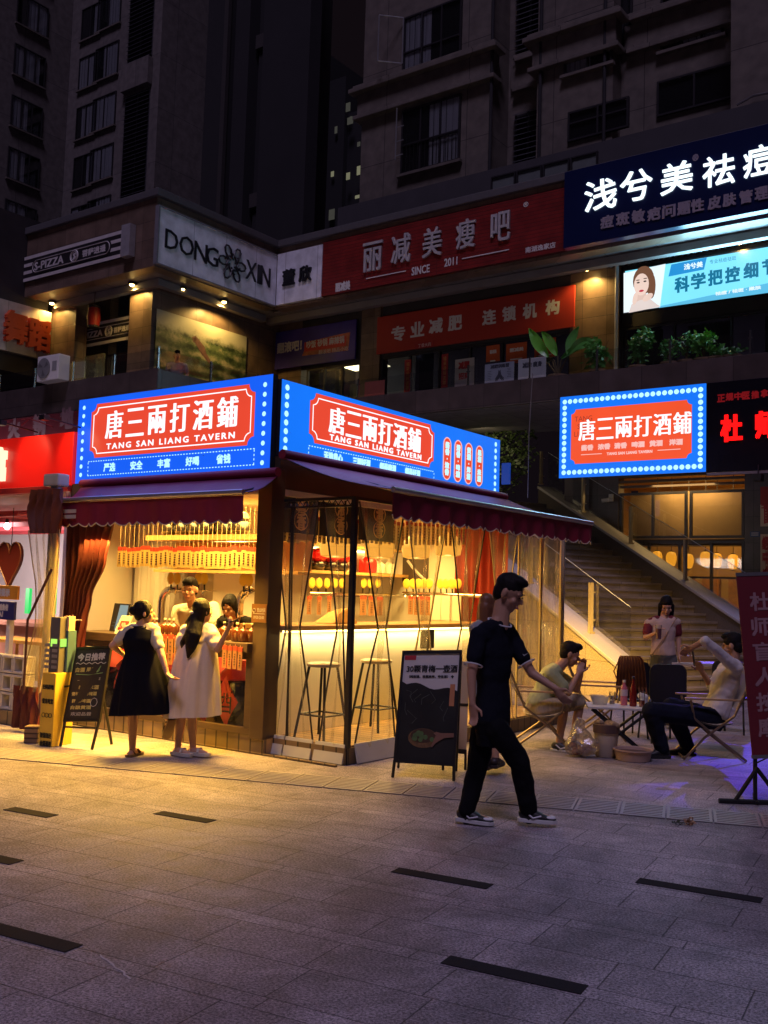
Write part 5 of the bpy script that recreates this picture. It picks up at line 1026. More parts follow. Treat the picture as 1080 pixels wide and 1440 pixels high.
for i, px in enumerate((240,258,276,294,316,338)):
    x, z = HL(.75, px, 745); rr_ = i in (3, 4)
    t = gthing('wine_jar', ('dark wine jar on the pelmet shelf over the service window','red topped wine jar on the pelmet shelf over the service window')[rr_], 'jar', x, .75, z, 'jars on the pelmet shelf' if not rr_ else 'red topped jars on the pelmet shelf')
    zz = HL(.62, 285, 752)[1]; b = MB(); b.lathe([(.07,zz+.001),(.12,zz+.05),(.11,zz+.14),(.05,zz+.18)], (x,.75,0), 14); put(b, 'jar_body', JARK, t, GRID, smooth=True)
    b = MB(); b.lathe([(.06,zz+.16),(.10,zz+.19),(.08,zz+.25),(.02,zz+.27)], (x,.75,0), 12); put(b, 'jar_wrap', RFOIL if rr_ else M('jar_wrap_grey', (.25,.22,.16), .5), t, GRID)
def wine_vat(x, y, label, rz, sx=1.0):
    t = gthing('wine_vat', label, 'wine vat', x, y, FZ, 'black wine vats behind the glass')
    b = MB(); b.lathe([(.17,FZ+.01),(.24,FZ+.10),(.30,FZ+.32),(.29,FZ+.46),(.20,FZ+.58),(.16,FZ+.62)], (x,y,0), 20, sx, 1); put(b, 'vat_body', JARK, t, GRID, smooth=True)
    b = MB(); b.lathe([(.30,FZ+.555),(.25,FZ+.60),(.20,FZ+.64),(.19,FZ+.72),(.06,FZ+.75)], (x,y,0), 18, sx, 1); b.v = [v + Vector((0,0,-.05*abs(math.sin(3*math.atan2(v.y-y, v.x-x))) if v.z < FZ+.57 else 0)) for v in b.v]; put(b, 'red_cloth', CLOTHR, t, GRID, smooth=True)
    # diamond label that follows the belly
    g_ = []; 
    prof = lambda z: .305 - .9*(z-.37)**2 if z > .3 else .30 - .5*(z-.37)**2
    b = MB(); n = 8
    for i in range(n+1):
        row = []; f = -1 + 2*i/n; z = FZ+.30 + f*.27; ww = (1-abs(f))*.95
        for j in range(n+1):
            a = -math.pi/2 + rz + ww*(-1+2*j/n)*.62; rr_ = prof(z-FZ)+.012; row.append((x+rr_*math.cos(a)*sx, y+rr_*math.sin(a), z))
        g_.append(row)
    b.sheet(g_); put(b, 'diamond_label', DIAM, t, GRID, recalc=False, smooth=True)
    b = MB(); zc_ = FZ+.30; ra = .318
    vs, fs, a0, a1, b0, b1 = glyphs('酒'); s_ = .22/(a1-a0)
    b.add([(x+(ra)*math.cos(-math.pi/2+rz+(v.x-(a0+a1)/2)*s_/.3)*sx, y+ra*math.sin(-math.pi/2+rz+(v.x-(a0+a1)/2)*s_/.3), zc_+(v.y-(b0+b1)/2)*s_*1.1) for v in vs], fs); put(b, 'jar_character', TAPK, t, GRID, recalc=False); return t
for k, (px, rz) in enumerate(((152,-.2),(196,.1),(243,.0),(300,.5),(342,.1))):
    x = HL(.34, px, 970)[0]; wine_vat(x, .34, ('black wine vat with a red diamond label, behind the chalkboard','black wine vat hidden behind the customer in black','black wine vat with red cloth between the two customers','black wine vat turned sideways behind the customer in white','black wine vat with an orange diamond label nearest the pillar')[k], rz, .82)
# straw lamps over the bar
STRAW = E('straw_lamp', (1.0,.42,.05), 1.0)
for k, (px, py) in enumerate(((472,772),(534,774),(585,775),(630,772))):
    X = -.38; y, z = HR(X, px, py); t = gthing('straw_lamp', ('woven straw lamp over the bar nearest the pillar','woven straw lamp over the bar behind the black post','woven straw lamp over the bar beneath the awning edge','woven straw lamp over the bar at the far end')[k], 'lamp', X, y, z-.1)
    b = MB(); b.lathe([(.10,-.10),(.17,-.08),(.19,.02),(.17,.12),(.06,.22)], (X,y,z), 16); put(b, 'lamp_shade', STRAW, t, GRID, smooth=True)
    b = MB()
    for q in range(5): b.lathe([(.185-.012*abs(q-2),-.085+.05*q),(.19-.012*abs(q-2),-.075+.05*q)], (X,y,z), 16)
    b.tube([(X,y,z+.2),(X,y,2.6)], .006, 5); put(b, 'lamp_weave', M('weave_brown', (.4,.2,.05), .7), t, GRID)
    lamp('straw_lamp_light', 'POINT', GRID.w(X, y, z-.22), 2.5, (1,.6,.18), .06)
# poster and goods on end wall, tablet, price card, hours plaque
b = MB(); b.box(-1.72, -1.30, 4.4, 4.41, 1.6, 2.1); 
rr = (HL(4.58,566,800)[0], HL(4.58,602,800)[0], HL(4.58,580,818)[1], HL(4.58,580,770)[1]); t = boardL('wall_poster', 'dark poster with a curved pale streak on the far wall of the bar', rr, 4.59, .01, M('poster_dark', (.06,.04,.03), .5), 0, 'poster', None, 'sheet')
b = MB(); b.tube([(rr[0]+(rr[1]-rr[0])*q, 4.575, rr[3]-(rr[3]-rr[2])*(q**.6)) for q in (.2,.4,.6,.8,1)], .02, 5); put(b, 'pale_streak', PAINTW, t, GRID)
for k, px in enumerate((612,628,640)):
    x, z = HL(4.3, px, 855); b = MB(); b.box(x-.09, x+.09, 4.3, 4.32, 1.28, 1.62); put(b, 'menu_card', M('card_white', (.72,.69,.62), .5), None, GRID, label=('white menu card standing on the far bar end, leftmost','white menu card standing in the middle of the far bar end','white menu card standing at the right of the far bar end')[k], cat='menu card')
x, z = HL(.1, 169, 858); t = gthing('tablet_screen', 'thin tablet computer standing on the left of the service sill', 'tablet', x, .1, 1.09)
b = MB(); b.hexa([(x-.20,.12,1.10),(x+.18,.02,1.10),(x+.18,.04,1.10),(x-.20,.14,1.10),(x-.20,.18,1.42),(x+.18,.08,1.42),(x+.18,.10,1.42),(x-.20,.20,1.42)]); put(b, 'case', DARKM, t, GRID)
b = MB(); b.quad((x-.185,.120,1.118),(x+.165,.026,1.118),(x+.165,.080,1.405),(x-.185,.174,1.405)); put(b, 'screen', E('tablet_glow', (.30,.42,.42), .8), t, GRID, recalc=False)
b = MB()
for i in range(6): b.quad((x-.16,.1185+.009*i,1.16+.04*i),(x+.02-.03*(i % 3),.073+.009*i+.007*(i%3),1.16+.04*i),(x+.02-.03*(i%3),.074+.009*i+.007*(i%3),1.166+.04*i),(x-.16,.1195+.009*i,1.166+.04*i))
put(b, 'screen_lines', E('tablet_lines', (.12,.2,.22), .6), t, GRID, recalc=False)
b = MB(); b.hexa([(x-.14,.14,1.09),(x+.16,.10,1.09),(x+.16,.26,1.09),(x-.14,.28,1.09),(x-.14,.14,1.10),(x+.16,.10,1.10),(x+.16,.26,1.10),(x-.14,.28,1.10)]); put(b, 'stand', DARKM, t, GRID)
x = HL(-.05, 172, 875)[0]; t = gthing('price_card', 'small slanted white and red price card on the service sill', 'price card', x, -.05, 1.09)
b = MB(); b.hexa([(x-.10,-.08,1.091),(x+.10,-.08,1.091),(x+.10,-.06,1.091),(x-.10,-.06,1.091),(x-.05,-.02,1.29),(x+.13,-.02,1.29),(x+.13,.0,1.29),(x-.05,.0,1.29)]); put(b, 'card', M('card_white', (.72,.69,.62), .5), t, GRID)
b = MB(); b.hexa([(x-.055,-.071,1.14),(x+.09,-.071,1.14),(x+.09,-.06,1.14),(x-.055,-.06,1.14),(x-.03,-.041,1.235),(x+.11,-.041,1.235),(x+.11,-.03,1.235),(x-.03,-.03,1.235)]); put(b, 'red_patch', PRINT, t, GRID)
b = MB(); text(b, '1.48', onL(-.075), x+.03, 1.19, .11, .05, bold=.004); put(b, 'lettering', PAINTW, t, GRID, recalc=False)
rr = rectL(-.04, (357,849), (378,850), (357,875), (378,876)); t = boardL('hours_plaque', 'small copper brown opening hours plaque on the corner pillar', (-.17,.03,rr[2],rr[3]), -.035, .012, M('plaque_copper', (.30,.15,.06), .35, .5), 0.002, 'plaque', None, 'plate')
b = MB(); text(b, '营业时间', onL(-.048), -.04, rr[3]-.06, .11, .04); text(b, '09:30-23:00', onL(-.048), -.07, rr[2]+.05, .14, .03); b.tube([(-.135+.02*math.cos(a*.785), -.05, rr[3]-.065+.02*math.sin(a*.785)) for a in range(9)], .003, 4); b.box(-.15, .01, -.051, -.048, rr[2]+.085, rr[2]+.089); put(b, 'lettering', PAINTW, t, GRID, recalc=False)
# bits on the bar: brown paper bag
y = HR(-.25, 470, 880)[0]; b = MB(); b.hexa([(-.4,y-.2,1.277),(-.1,y-.2,1.277),(-.1,y+.25,1.277),(-.4,y+.25,1.277),(-.34,y+.0,1.40),(-.16,y-.05,1.38),(-.2,y+.2,1.46),(-.36,y+.18,1.43)]); put(b, 'paper_bag', M('kraft_paper', (.45,.24,.09), .7, 0, .2, 6), None, GRID, label='crumpled brown paper bag lying on the bar counter', cat='bag', bevel=.02)
# bar stools on the deck
STOOLT = M('stool_seat', (.30,.22,.14), .4, 0, .15, 5)
def stool(x, y, label, back=False):
    t = gthing('bar_stool', label, 'bar stool', x, y, FZ, 'bar stools on the deck'); z = FZ+.74
    b = MB(); b.lathe([(.155,z-.03),(.17,z-.02),(.17,z),(.15,z+.012)], (x,y,0), 20); put(b, 'seat', STOOLT, t, GRID, smooth=True)
    for sx in (-1,1):
        for sy in (-1,1): b = MB(); b.tube([(x+sx*.10,y+sy*.10,z-.03),(x+sx*.19,y+sy*.19,FZ+.004)], .014, 7); put(b, 'leg', BLACK, t, GRID)
    b = MB(); q = .165
    for (a, c) in (((-q,-q),(q,-q)),((q,-q),(q,q)),((q,q),(-q,q)),((-q,q),(-q,-q))): b.tube([(x+a[0],y+a[1],FZ+.24),(x+c[0],y+c[1],FZ+.24)], .010, 6)
    put(b, 'foot_ring', BLACK, t, GRID)
    if back:
        b = MB(); b.box(x-.02, x+.02, y-.13, y+.13, z+.10, z+.32); put(b, 'backrest', BLACK, t, GRID, bevel=.02); b = MB(); b.tube([(x,y,z),(x+.01,y,z+.12)], .015, 6); put(b, 'back_stem', BLACK, t, GRID)
for k, (px, X) in enumerate(((455,.42),(529,.42),(600,.42))):
    y = HR(X, px, 932)[0]; 
    if k < 3: stool(X, y, ('round seated black bar stool nearest the pillar on the deck','round seated black bar stool in the middle of the deck','black bar stool with a square back beside the poster board')[k], k == 2)
# ------------------------------------------------------------------ curtain frame and clear curtains round the deck
fr_ = gthing('curtain_stand', 'thin black steel frame that carries the clear curtains round the deck', 'frame', .93, 2.4, 0)
ZF = 2.56
for y, m in ((.17, BLACK), (4.72, M('pole_cream', (.62,.55,.40), .35, .3))):
    b = MB(); b.box(.905, .955, y-.025, y+.025, 0 if y < 1 else 0.0, ZF); put(b, 'post', m, fr_, GRID)
b = MB(); b.box(.0, .90, .155, .185, ZF-.03, ZF+.0); b.box(.0, .90, .155, .185, ZF-.10, ZF-.08); b.box(.915, .945, .20, 4.69, ZF-.03, ZF+.001)
for i in range(12): b.tube([(.05+i*.075,.17,ZF-.08),(.085+i*.075,.17,ZF-.03)], .005, 4); b.tube([(.085+i*.075,.17,ZF-.03),(.125+i*.075,.17,ZF-.08)], .005, 4)
put(b, 'top_rail', BLACK, fr_, GRID)
b = MB(); b.box(.0, .93, 4.71, 4.73, ZF-.03, ZF); put(b, 'top_rail', BLACK, fr_, GRID)
CLEAR = glass('clear_plastic', (.97,.95,.90), .075, .12, .075, (.95,.85,.66)); EDGEK = M('curtain_edge_dark', (.03,.025,.02), .4); EDGEY = M('curtain_edge_highlight', (.62,.50,.28), .25, 0, .1, 4); FLAP = M('curtain_flap_grey', (.50,.50,.46), .5, 0, .1, 4)  # amber curtain edges also paint in the highlights of the plastic folds
def curtain(label, mp, us, zs, folds, amp, edge, flap=True, seed=0, er=.0065):
    """clear sheet between two edge lines us = [(left, right) per height]"""
    c = mp((us[0][0]+us[0][1])/2, 0, zs[-1]); t = gthing('clear_curtain', label, 'plastic curtain', c[0], c[1], zs[-1]); rg = random.Random(seed)
    n = 26; m = 22; rows = []; ph = rg.uniform(0, 6)
    def at(f):
        k = f*(len(zs)-1); i = min(int(k), len(zs)-2); q = k-i
        return us[i][0]+(us[i+1][0]-us[i][0])*q, us[i][1]+(us[i+1][1]-us[i][1])*q, zs[i]+(zs[i+1]-zs[i])*(k-i)
    for r in range(m+1):
        l, r_, z = at(r/m); w = abs(r_-l); rows.append([mp(l+(r_-l)*j/n, min(1, 5*j/n*(1-j/n))*amp*(.5+.5*min(1,.25/max(w,.05)))*math.sin(j/n*folds*6.28+ph+.6*math.sin(r*.35)) + .004*math.sin(r*.45+j*.6), z) for j in range(n+1)])
    b = MB(); b.sheet(rows); put(b, 'sheet', CLEAR, t, GRID, recalc=False, smooth=True)
    for j, lab in ((0,'edge'),(n,'edge')):
        b = MB(); b.tube([rows[r][j] for r in range(m+1)], er, 6); put(b, 'edge_band', edge, t, GRID, smooth=True)
    if flap:
        z = zs[-1]; l, r_ = us[-1]; b = MB(); P = [mp(l,.055,z-.03), mp(r_,.055,z-.03), mp(r_,.075,z-.03), mp(l,.075,z-.03), mp(l,.012,z+.15), mp(r_,.012,z+.15), mp(r_,.03,z+.15), mp(l,.03,z+.15)]; b.hexa(P); put(b, 'weighted_hem', FLAP, t, GRID)
    return t
mpL = lambda u_, o, z: (u_, .17 - o, z); mpR = lambda u_, o, z: (.93 + o, u_, z)
ux = lambda px, py: HL(.17, px, py)[0]; uy = lambda px, py: HR(.93, px, py)[0]
zz = [ZF-.04, 1.9, 1.27, .8, .04]
curtain('gathered clear curtain with dark edges beside the corner pillar', mpL, [(ux(384,720),ux(411,710)),(ux(394,790),ux(408,790)),(ux(402,880),ux(407,880)),(ux(392,950),ux(405,950)),(ux(371,1040),ux(402,1048))], zz, 1.5, .04, EDGEK, seed=1, er=.010)
curtain('gathered clear curtain with dark edges in the middle of the short deck side', mpL, [(ux(414,710),ux(449,708)),(ux(411,790),ux(436,790)),(ux(409,880),ux(422,880)),(ux(406,950),ux(430,950)),(ux(404,1050),ux(442,1050))], zz, 1.5, .04, EDGEK, seed=2, er=.010)
curtain('gathered clear curtain with dark edges against the thin black post', mpL, [(ux(455,715),ux(486,705)),(ux(466,790),ux(485,790)),(ux(474,880),ux(483,880)),(ux(462,960),ux(484,960)),(ux(446,1055),ux(487,1068))], zz, 1.5, .04, EDGEK, seed=3, er=.010)
lab = ['right of the thin black post','behind the poster board','left of the walking man','behind the walking man']
for k, (t0_, t1_, wa, wb, b0_, b1_) in enumerate((( .24,1.02,.62,.74,.26,.98), (1.06,1.86,1.36,1.52,1.05,1.75), (1.9,2.7,2.2,2.36,1.9,2.62), (2.74,3.5,3.05,3.2,2.8,3.45))):
    curtain('gathered clear curtain along the long deck side, '+lab[k], mpR, [(t0_,t1_),((t0_+wa)/2,(t1_+wb)/2),(wa,wb),((wa+b0_)/2,(wb+b1_)/2),(b0_,b1_)], zz, 2.2, .06, (EDGEK,EDGEY,EDGEK,EDGEY)[k], seed=10+k, er=.010, flap=(k < 1))
curtain('clear curtain hanging straight at the far end of the deck', mpR, [(3.5,4.1),(3.5,4.1)], [ZF-.02, .05], 2.5, .035, EDGEY, False, 21, .016); curtain('clear curtain hanging straight against the last cream pole', mpR, [(4.12,4.68),(4.12,4.68)], [ZF-.02, .05], 2, .03, EDGEY, False, 22, .018)
curtain('clear curtain closing the far end of the deck', lambda u_, o, z: (u_, 4.72-o, z), [(.05,.9),(.05,.9)], [ZF-.02, .05], 3, .03, EDGEY, False, 23, .014)
# ------------------------------------------------------------------ awnings
AWN = M('awning_burgundy', (.15,.012,.035), .55, 0, .12, 2, .08); AWU = M('awning_valance', (.22,.012,.032), .6, 0, .12, 2); BARM = M('awning_bar', (.55,.50,.46), .3, .7); LACE = M('lace_trim', (.55,.47,.36), .7)
def awning(label, A, B, Cc, D, drop, scall):
    """A,B wall line left to right; D,C bar line left to right"""
    A, B, Cc, D = map(Vector, (A, B, Cc, D)); t = gthing('awning', label, 'awning', *((A+B)/2))
    n = 24; m = 8; rows = []
    for i in range(m+1):
        f = i/m; rows.append([(A.lerp(B, j/n)).lerp(D.lerp(Cc, j/n), f) - Vector((0,0,.05*math.sin(math.pi*f) + .006*math.sin(j*1.7)*math.sin(math.pi*f))) for j in range(n+1)])
    b = MB(); b.sheet(rows); b.sheet([[p - Vector((0,0,.006)) for p in r] for r in rows]); put(b, 'canopy', AWN, t, GRID, recalc=False, smooth=True)
    b = MB(); b.tube([D, Cc], .028, 10); put(b, 'front_bar', BARM, t, GRID, smooth=True)
    b = MB(); b.tube([A + Vector((0,0,.03)), B + Vector((0,0,.03))], .05, 10); put(b, 'roller', AWU, t, GRID, smooth=True)
    L_ = (Cc-D).length; k = max(4, int(L_/scall)); N = k*8; d = (Cc-D)/L_; nrm = Vector((-d.y, d.x, 0)); top = []; bot = []; mid = []
    for i in range(N+1):
        p = D + d*(L_*i/N); wv = .012*math.sin(i*.37)+.006*math.sin(i*.11); q = p + nrm*(wv) ; top.append(p - Vector((0,0,.03))); mid.append(q - Vector((0,0,drop*.5))); bot.append(q + nrm*wv - Vector((0,0,drop - .035 + .035*abs(math.sin(math.pi*i/8)))))
    b = MB(); b.sheet([top, mid, bot]); b.sheet([[p + nrm*.004 for p in r] for r in (top, mid, bot)]); put(b, 'valance', AWU, t, GRID, recalc=False, smooth=True)
    b = MB(); b.tube([p + Vector((0,0,.003)) for p in bot], .0065, 5); put(b, 'valance_trim', LACE, t, GRID)
    for f in (.12, .9):
        a = A.lerp(B, f); c = D.lerp(Cc, f); e = a.lerp(c, .5) + d*.18 - Vector((0,0,.06)); b = MB(); b.tube([a - Vector((0,0,.08)), e, c - Vector((0,0,.03))], .018, 6); put(b, 'folding_arm', DARKM, t, GRID)
    return t
awl = awning('burgundy awning with a scalloped valance over the service window', (-3.0,-.03,2.78), (.10,-.03,2.78), (.20,-.62,2.55), (-2.58,-.62,2.55), .30, .16)
b = MB(); xx = -2.50
b.box(xx-.04, xx+.24, -.652, -.648, 2.40, 2.44); b.box(xx-.04, xx+.24, -.652, -.648, 2.34, 2.38); put(b, 'awning_print', LACE, awl, GRID)
awning('long burgundy awning with a scalloped valance over the deck', (.10,.02,2.97), (.10,4.62,2.97), (1.60,4.16,2.575), (1.60,-.14,2.575), .27, .15)
# silver pole and tied burgundy curtain
t = gthing('support_pole', 'silver round pole at the left end of the tavern awning', 'pole', -2.84, -.84, 0)
b = MB(); b.tube([(-2.64,-.64,0),(-2.64,-.64,2.78)], .062, 16); put(b, 'pole_tube', M('silver_pole', (.55,.50,.42), .35, .8, .1, 3), t, GRID, smooth=True)
b = MB(); b.box(-2.78, -2.52, -.72, -.56, 2.70, 2.84); put(b, 'pole_bracket', M('bracket_cream', (.6,.55,.4), .5), t, GRID, bevel=.02)
BURG = M('burgundy_cloth', (.075,.006,.008), .6, 0, .15, 4, .1)
def drape(label, cx, cy, rows_, mat, nf=7, nm='tied_curtain', tie=None, amp=.035, parts='cloth'):
    t = gthing(nm, label, 'curtain', cx, cy, rows_[-1][2]); n = 56; m = 28; g_ = []
    zs = [r[2] for r in rows_]
    for i in range(m+1):
        k = i/m*(len(rows_)-1); a = min(int(k), len(rows_)-2); q = k-a; q2 = q*q*(3-2*q); l = rows_[a][0]+(rows_[a+1][0]-rows_[a][0])*q2; r = rows_[a][1]+(rows_[a+1][1]-rows_[a][1])*q2; z = zs[a]+(zs[a+1]-zs[a])*q
        g_.append([(l+(r-l)*j/n, cy - amp*math.sin(j/n*nf*6.28+.3*math.sin(i*.3)) - .01*math.sin(j*.9+i*.3), z) for j in range(n+1)])
    b = MB(); b.sheet(g_); put(b, parts, mat, t, GRID, recalc=False, smooth=True)
    if tie:
        b = MB(); l, r, z = tie; b.tube([(l-.01,cy-.06,z),((l+r)/2,cy-.075,z-.01),(r+.01,cy-.06,z)], .008, 5); b.tube([((l+r)/2,cy-.08,z),((l+r)/2+.03,cy-.085,z-.12),((l+r)/2+.02,cy-.08,z-.25)], .006, 5); b.tube([((l+r)/2+.01,cy-.08,z),((l+r)/2+.07,cy-.08,z+.05),((l+r)/2+.10,cy-.08,z),((l+r)/2+.01,cy-.08,z-.01)], .005, 5); put(b, 'tie_cord', LACE, t, GRID)
    return t
ux2 = lambda px, py: HL(-.3, px, py)[0]; uz2 = lambda px, py: HL(-.3, px, py)[1]
drape('burgundy curtain tied back with a cord at the left of the service window', ux2(110,880), -.3, [(ux2(97,735),ux2(160,735),uz2(128,722)),(ux2(95,790),ux2(148,790),uz2(120,790)),(ux2(92,840),ux2(128,840),uz2(110,840)),(ux2(91,871),ux2(120,871),uz2(105,871)),(ux2(93,900),ux2(116,900),uz2(105,900)),(ux2(95,940),ux2(112,940),uz2(104,940))], BURG, 7, tie=(ux2(91,871), ux2(120,871), uz2(105,871)))
ys = [HR(.02, p, 800)[0] for p in (655, 712)]
t = gthing('red_drape', 'red curtain hanging at the far end of the bar', 'curtain', -.3, 4.4, FZ); n = 40; b = MB(); b.sheet([[(-.62 + .85*j/n, 4.52-.03*math.sin(j*1.0), z) for j in range(n+1)] for z in (FZ, 1.3, 2.55)]); put(b, 'cloth', M('red_curtain', (.34,.03,.02), .6, 0, .15, 3), t, GRID, recalc=False, smooth=True)
# ------------------------------------------------------------------ neighbouring hotpot shop, left edge
V = -.05; rr = rectL(V, (-60,628), (102,603), (-60,692), (102,680)); ns = boardL('lightbox_sign', 'glossy red lightbox sign of the neighbouring shop at the left edge', rr, V+.14, .14, E('neon_red_box', (.85,.012,.006), .42, .8), .01, partname='lit_face')
b = MB(); b.box(rr[0], rr[1], V-.05, V-.0, rr[2]-.08, rr[2]-.01); put(b, 'lower_rim', M('rim_red', (.4,.03,.02), .4), ns, GRID)
b = MB(); text(b, '馆', onL(V-.012), HL(V,-4,654)[0], HL(V,-4,654)[1], .42, .40, bold=.03, bz=.02, deep=.05); put(b, 'lettering', E('cream_lit', (1,.9,.6), 1.2), ns, GRID, recalc=False)
b = MB()
for a_, c_ in (((30,592),(42,591)),((42,591),(74,602)),((42,591),(30,600))): p = HL(.25, *a_); q = HL(.25, *c_); b.tube([(p[0],.25,p[1]+.02),(q[0],.25,q[1]+.02)], .008, 5)
put(b, 'sign_bracket', M('bracket_red', (.3,.05,.05), .5), ns, GRID)
for px in (62, 2):
    xl_, zl_ = HL(-.5, px, 612); b = MB(); b.tube([(xl_, .0, rr[3]+.05), (xl_, -.5, rr[3]+.10)], .01, 5); b.box(xl_-.05, xl_+.05, -.55, -.47, rr[3]+.06, rr[3]+.12); put(b, 'sign_lamp', BLACK, ns, GRID); lamp('sign_lamp_beam', 'SPOT', GRID.w(xl_, -.5, rr[3]+.05), 26, (1,.75,.4), .05, GRID.w(xl_, 0, rr[3]-.25), R(80))
V = 3.0; rr = rectL(V, (-60,600), (118,575), (-60,640), (118,612)); dk_ = boardL('shop_sign', 'unlit dark red sign high behind the neighbouring red lightbox', rr, V+.1, .1, M('dim_red_sign', (.09,.012,.02), .5), 0)
b = MB()
for c, px, py in (('火',20,603),('锅',55,597),('地',94,588)): p = HL(V-.01, px, py); text(b, c, onL(V-.01), p[0], p[1], .34, .34, bold=.02)
put(b, 'lettering', M('dim_letter', (.16,.10,.12), .6), dk_, GRID, recalc=False)
hs = gthing('hotpot_shop', 'bright open fronted snack shop at the left edge with red roof beams', 'shop', -5, 1.5, 0)
b = MB(); b.box(-18, -3.3, 4.5, 4.6, 0, 2.8); b.box(-3.33, -3.27, .0, 4.5, 0, 2.8); put(b, 'inner_wall', M('pale_shop_wall', (.62,.55,.56), .7, 0, .15, 1.2), hs, GRID)
b = MB(); b.box(-18, -3.27, .1, 4.5, 2.74, 2.80); put(b, 'shop_roof', M('roof_grey_red', (.30,.20,.22), .7), hs, GRID)
b = MB()
for i in range(5): b.box(-18, -3.34, .4+i*.8, .47+i*.8, 2.50, 2.57)
for i in range(11): b.tube([(-3.6-i*1.0, .2, 2.52),(-3.9-i*1.0, 4.4, 2.70)], .03, 6)
put(b, 'roof_beam', M('beam_red', (.42,.05,.06), .5), hs, GRID)
b = MB(); b.box(-18, -3.28, -.1, 4.5, 0.004, .16); put(b, 'shop_floor', M('shop_floor', (.30,.24,.20), .5), hs, GRID)
lamp('hotpot_light', 'AREA', GRID.w(-4.9, 1.6, 2.45), 150, (1,.86,.78), 1.8, GRID.w(-5.2, 4.4, .8)); lamp('hotpot_light', 'AREA', GRID.w(-8.5, 1.6, 2.45), 240, (1,.84,.82), 2.5, GRID.w(-9, 4.4, .8)); lamp('hotpot_light', 'AREA', GRID.w(-5.2, -.1, 2.6), 130, (1,.58,.10), 2.0, GRID.w(-5.0, -1.0, 0), sy=.3, spread=115)
x, z = HL(1.2, 10, 740); t = gthing('bare_bulb', 'small bare bulb glowing on a cord inside the left shop', 'lamp', x, 1.2, z-.06); b = MB(); b.ell((x,1.2,z), AXW, (.045,.045,.05)); put(b, 'bulb_glass', E('white_bulb', (1,.95,.85), 20), t, GRID, smooth=True); b = MB(); b.tube([(x,1.2,z+.05),(x,1.2,z+.10)], .03, 8); b.tube([(x,1.2,z+.1),(x,1.2,2.5)], .006, 4); put(b, 'cord', BLACK, t, GRID)
# heart sign
V = .3; cx, cz = HL(V, 13, 790); s = (HL(V,30,790)[0]-HL(V,-3,790)[0])/2
pts = []
for i in range(40): a = 2*math.pi*i/40; pts.append((cx + s*(16*math.sin(a)**3)/16.5, cz + s*1.45*((13*math.cos(a)-5*math.cos(2*a)-2*math.cos(3*a)-math.cos(4*a))/16.5)*.95))
t = gthing('heart_sign', 'dark red heart shaped hanging board in the left shop', 'sign', cx, V, cz-s); b = MB(); b.prism(pts, V, V+.04); put(b, 'heart_board', M('heart_red', (.05,.003,.004), .45), t, GRID); b = MB(); b.tube([(x_, V-.005, z_) for x_, z_ in pts + [pts[0]]], .009, 5); put(b, 'heart_rim', M('heart_rim', (.12,.03,.02), .5), t, GRID); b = MB(); b.tube([(cx, V+.02, cz+s*.5), (cx, V+.02, 2.6)], .006, 4); put(b, 'hanging_cord', BLACK, t, GRID)
# notice boards on a post
V = -.35; rr = rectL(V, (-34,826), (28,820), (-34,846), (28,838)); t = boardL('notice_sign', 'orange notice board on a white post in front of the left shop', rr, V, .03, M('notice_orange', (.72,.32,.03), .5), .004, partname='board'); b = MB(); text(b, '无情提示', onL(V-.032), HL(V,5,833)[0]-.0, (rr[2]+rr[3])/2, .34, .085, bold=.006); put(b, 'lettering', PAINTW, t, GRID, recalc=False)
rr = rectL(V, (-26,845), (23,846), (-26,870), (23,871)); b = MB(); b.box(rr[0], rr[1], V-.03, V, rr[2], rr[3]); put(b, 'lower_board', M('notice_blue', (.03,.03,.16), .4), t, GRID); b = MB(); text(b, '不吃活鱼者\n勿入！', onL(V-.032), HL(V,4,858)[0], (rr[2]+rr[3])/2, .30, .15, bold=.006); put(b, 'lettering', PAINTW, t, GRID, recalc=False)
xp = HL(V, 10, 900)[0]; b = MB(); b.box(xp-.035, xp+.035, V+.002, V+.06, 0, rr[3]); put(b, 'post', WHITEP, t, GRID)
# breeze blocks
V = -.45; BRZ = M('breeze_block', (.62,.58,.48), .7, 0, .08, 8); k = 0; xs0 = HL(V, 4, 980)[0]; proto = None
for r_ in range(3):
    for c_ in range(-2, 2):
        x = xs0 + .07 + c_*.21; z = .16 + r_*.21
        if proto is None:
            proto = gthing('breeze_block', 'white hollow breeze block in the low stacked wall of the left shop', 'block', x+.1, V, z, 'white breeze blocks'); b = MB()
            b.box(x,x+.2,V-.08,V+.08,z,z+.03); b.box(x,x+.2,V-.08,V+.08,z+.17,z+.2); b.box(x,x+.03,V-.08,V+.08,z+.03,z+.17); b.box(x+.17,x+.2,V-.08,V+.08,z+.03,z+.17); b.box(x+.03,x+.17,V+.02,V+.04,z+.03,z+.17); put(b, 'block_body', BRZ, proto, GRID, bevel=.008); p0 = (x, z)
        else: dup(proto, GRID.x*(x-p0[0]) + Vector((0,0,z-p0[1])))
b = MB(); b.box(-8.5, xs0+.5, V-.12, V+.25, 0, .157); put(b, 'kerb_base', SKIRT, hs, GRID)
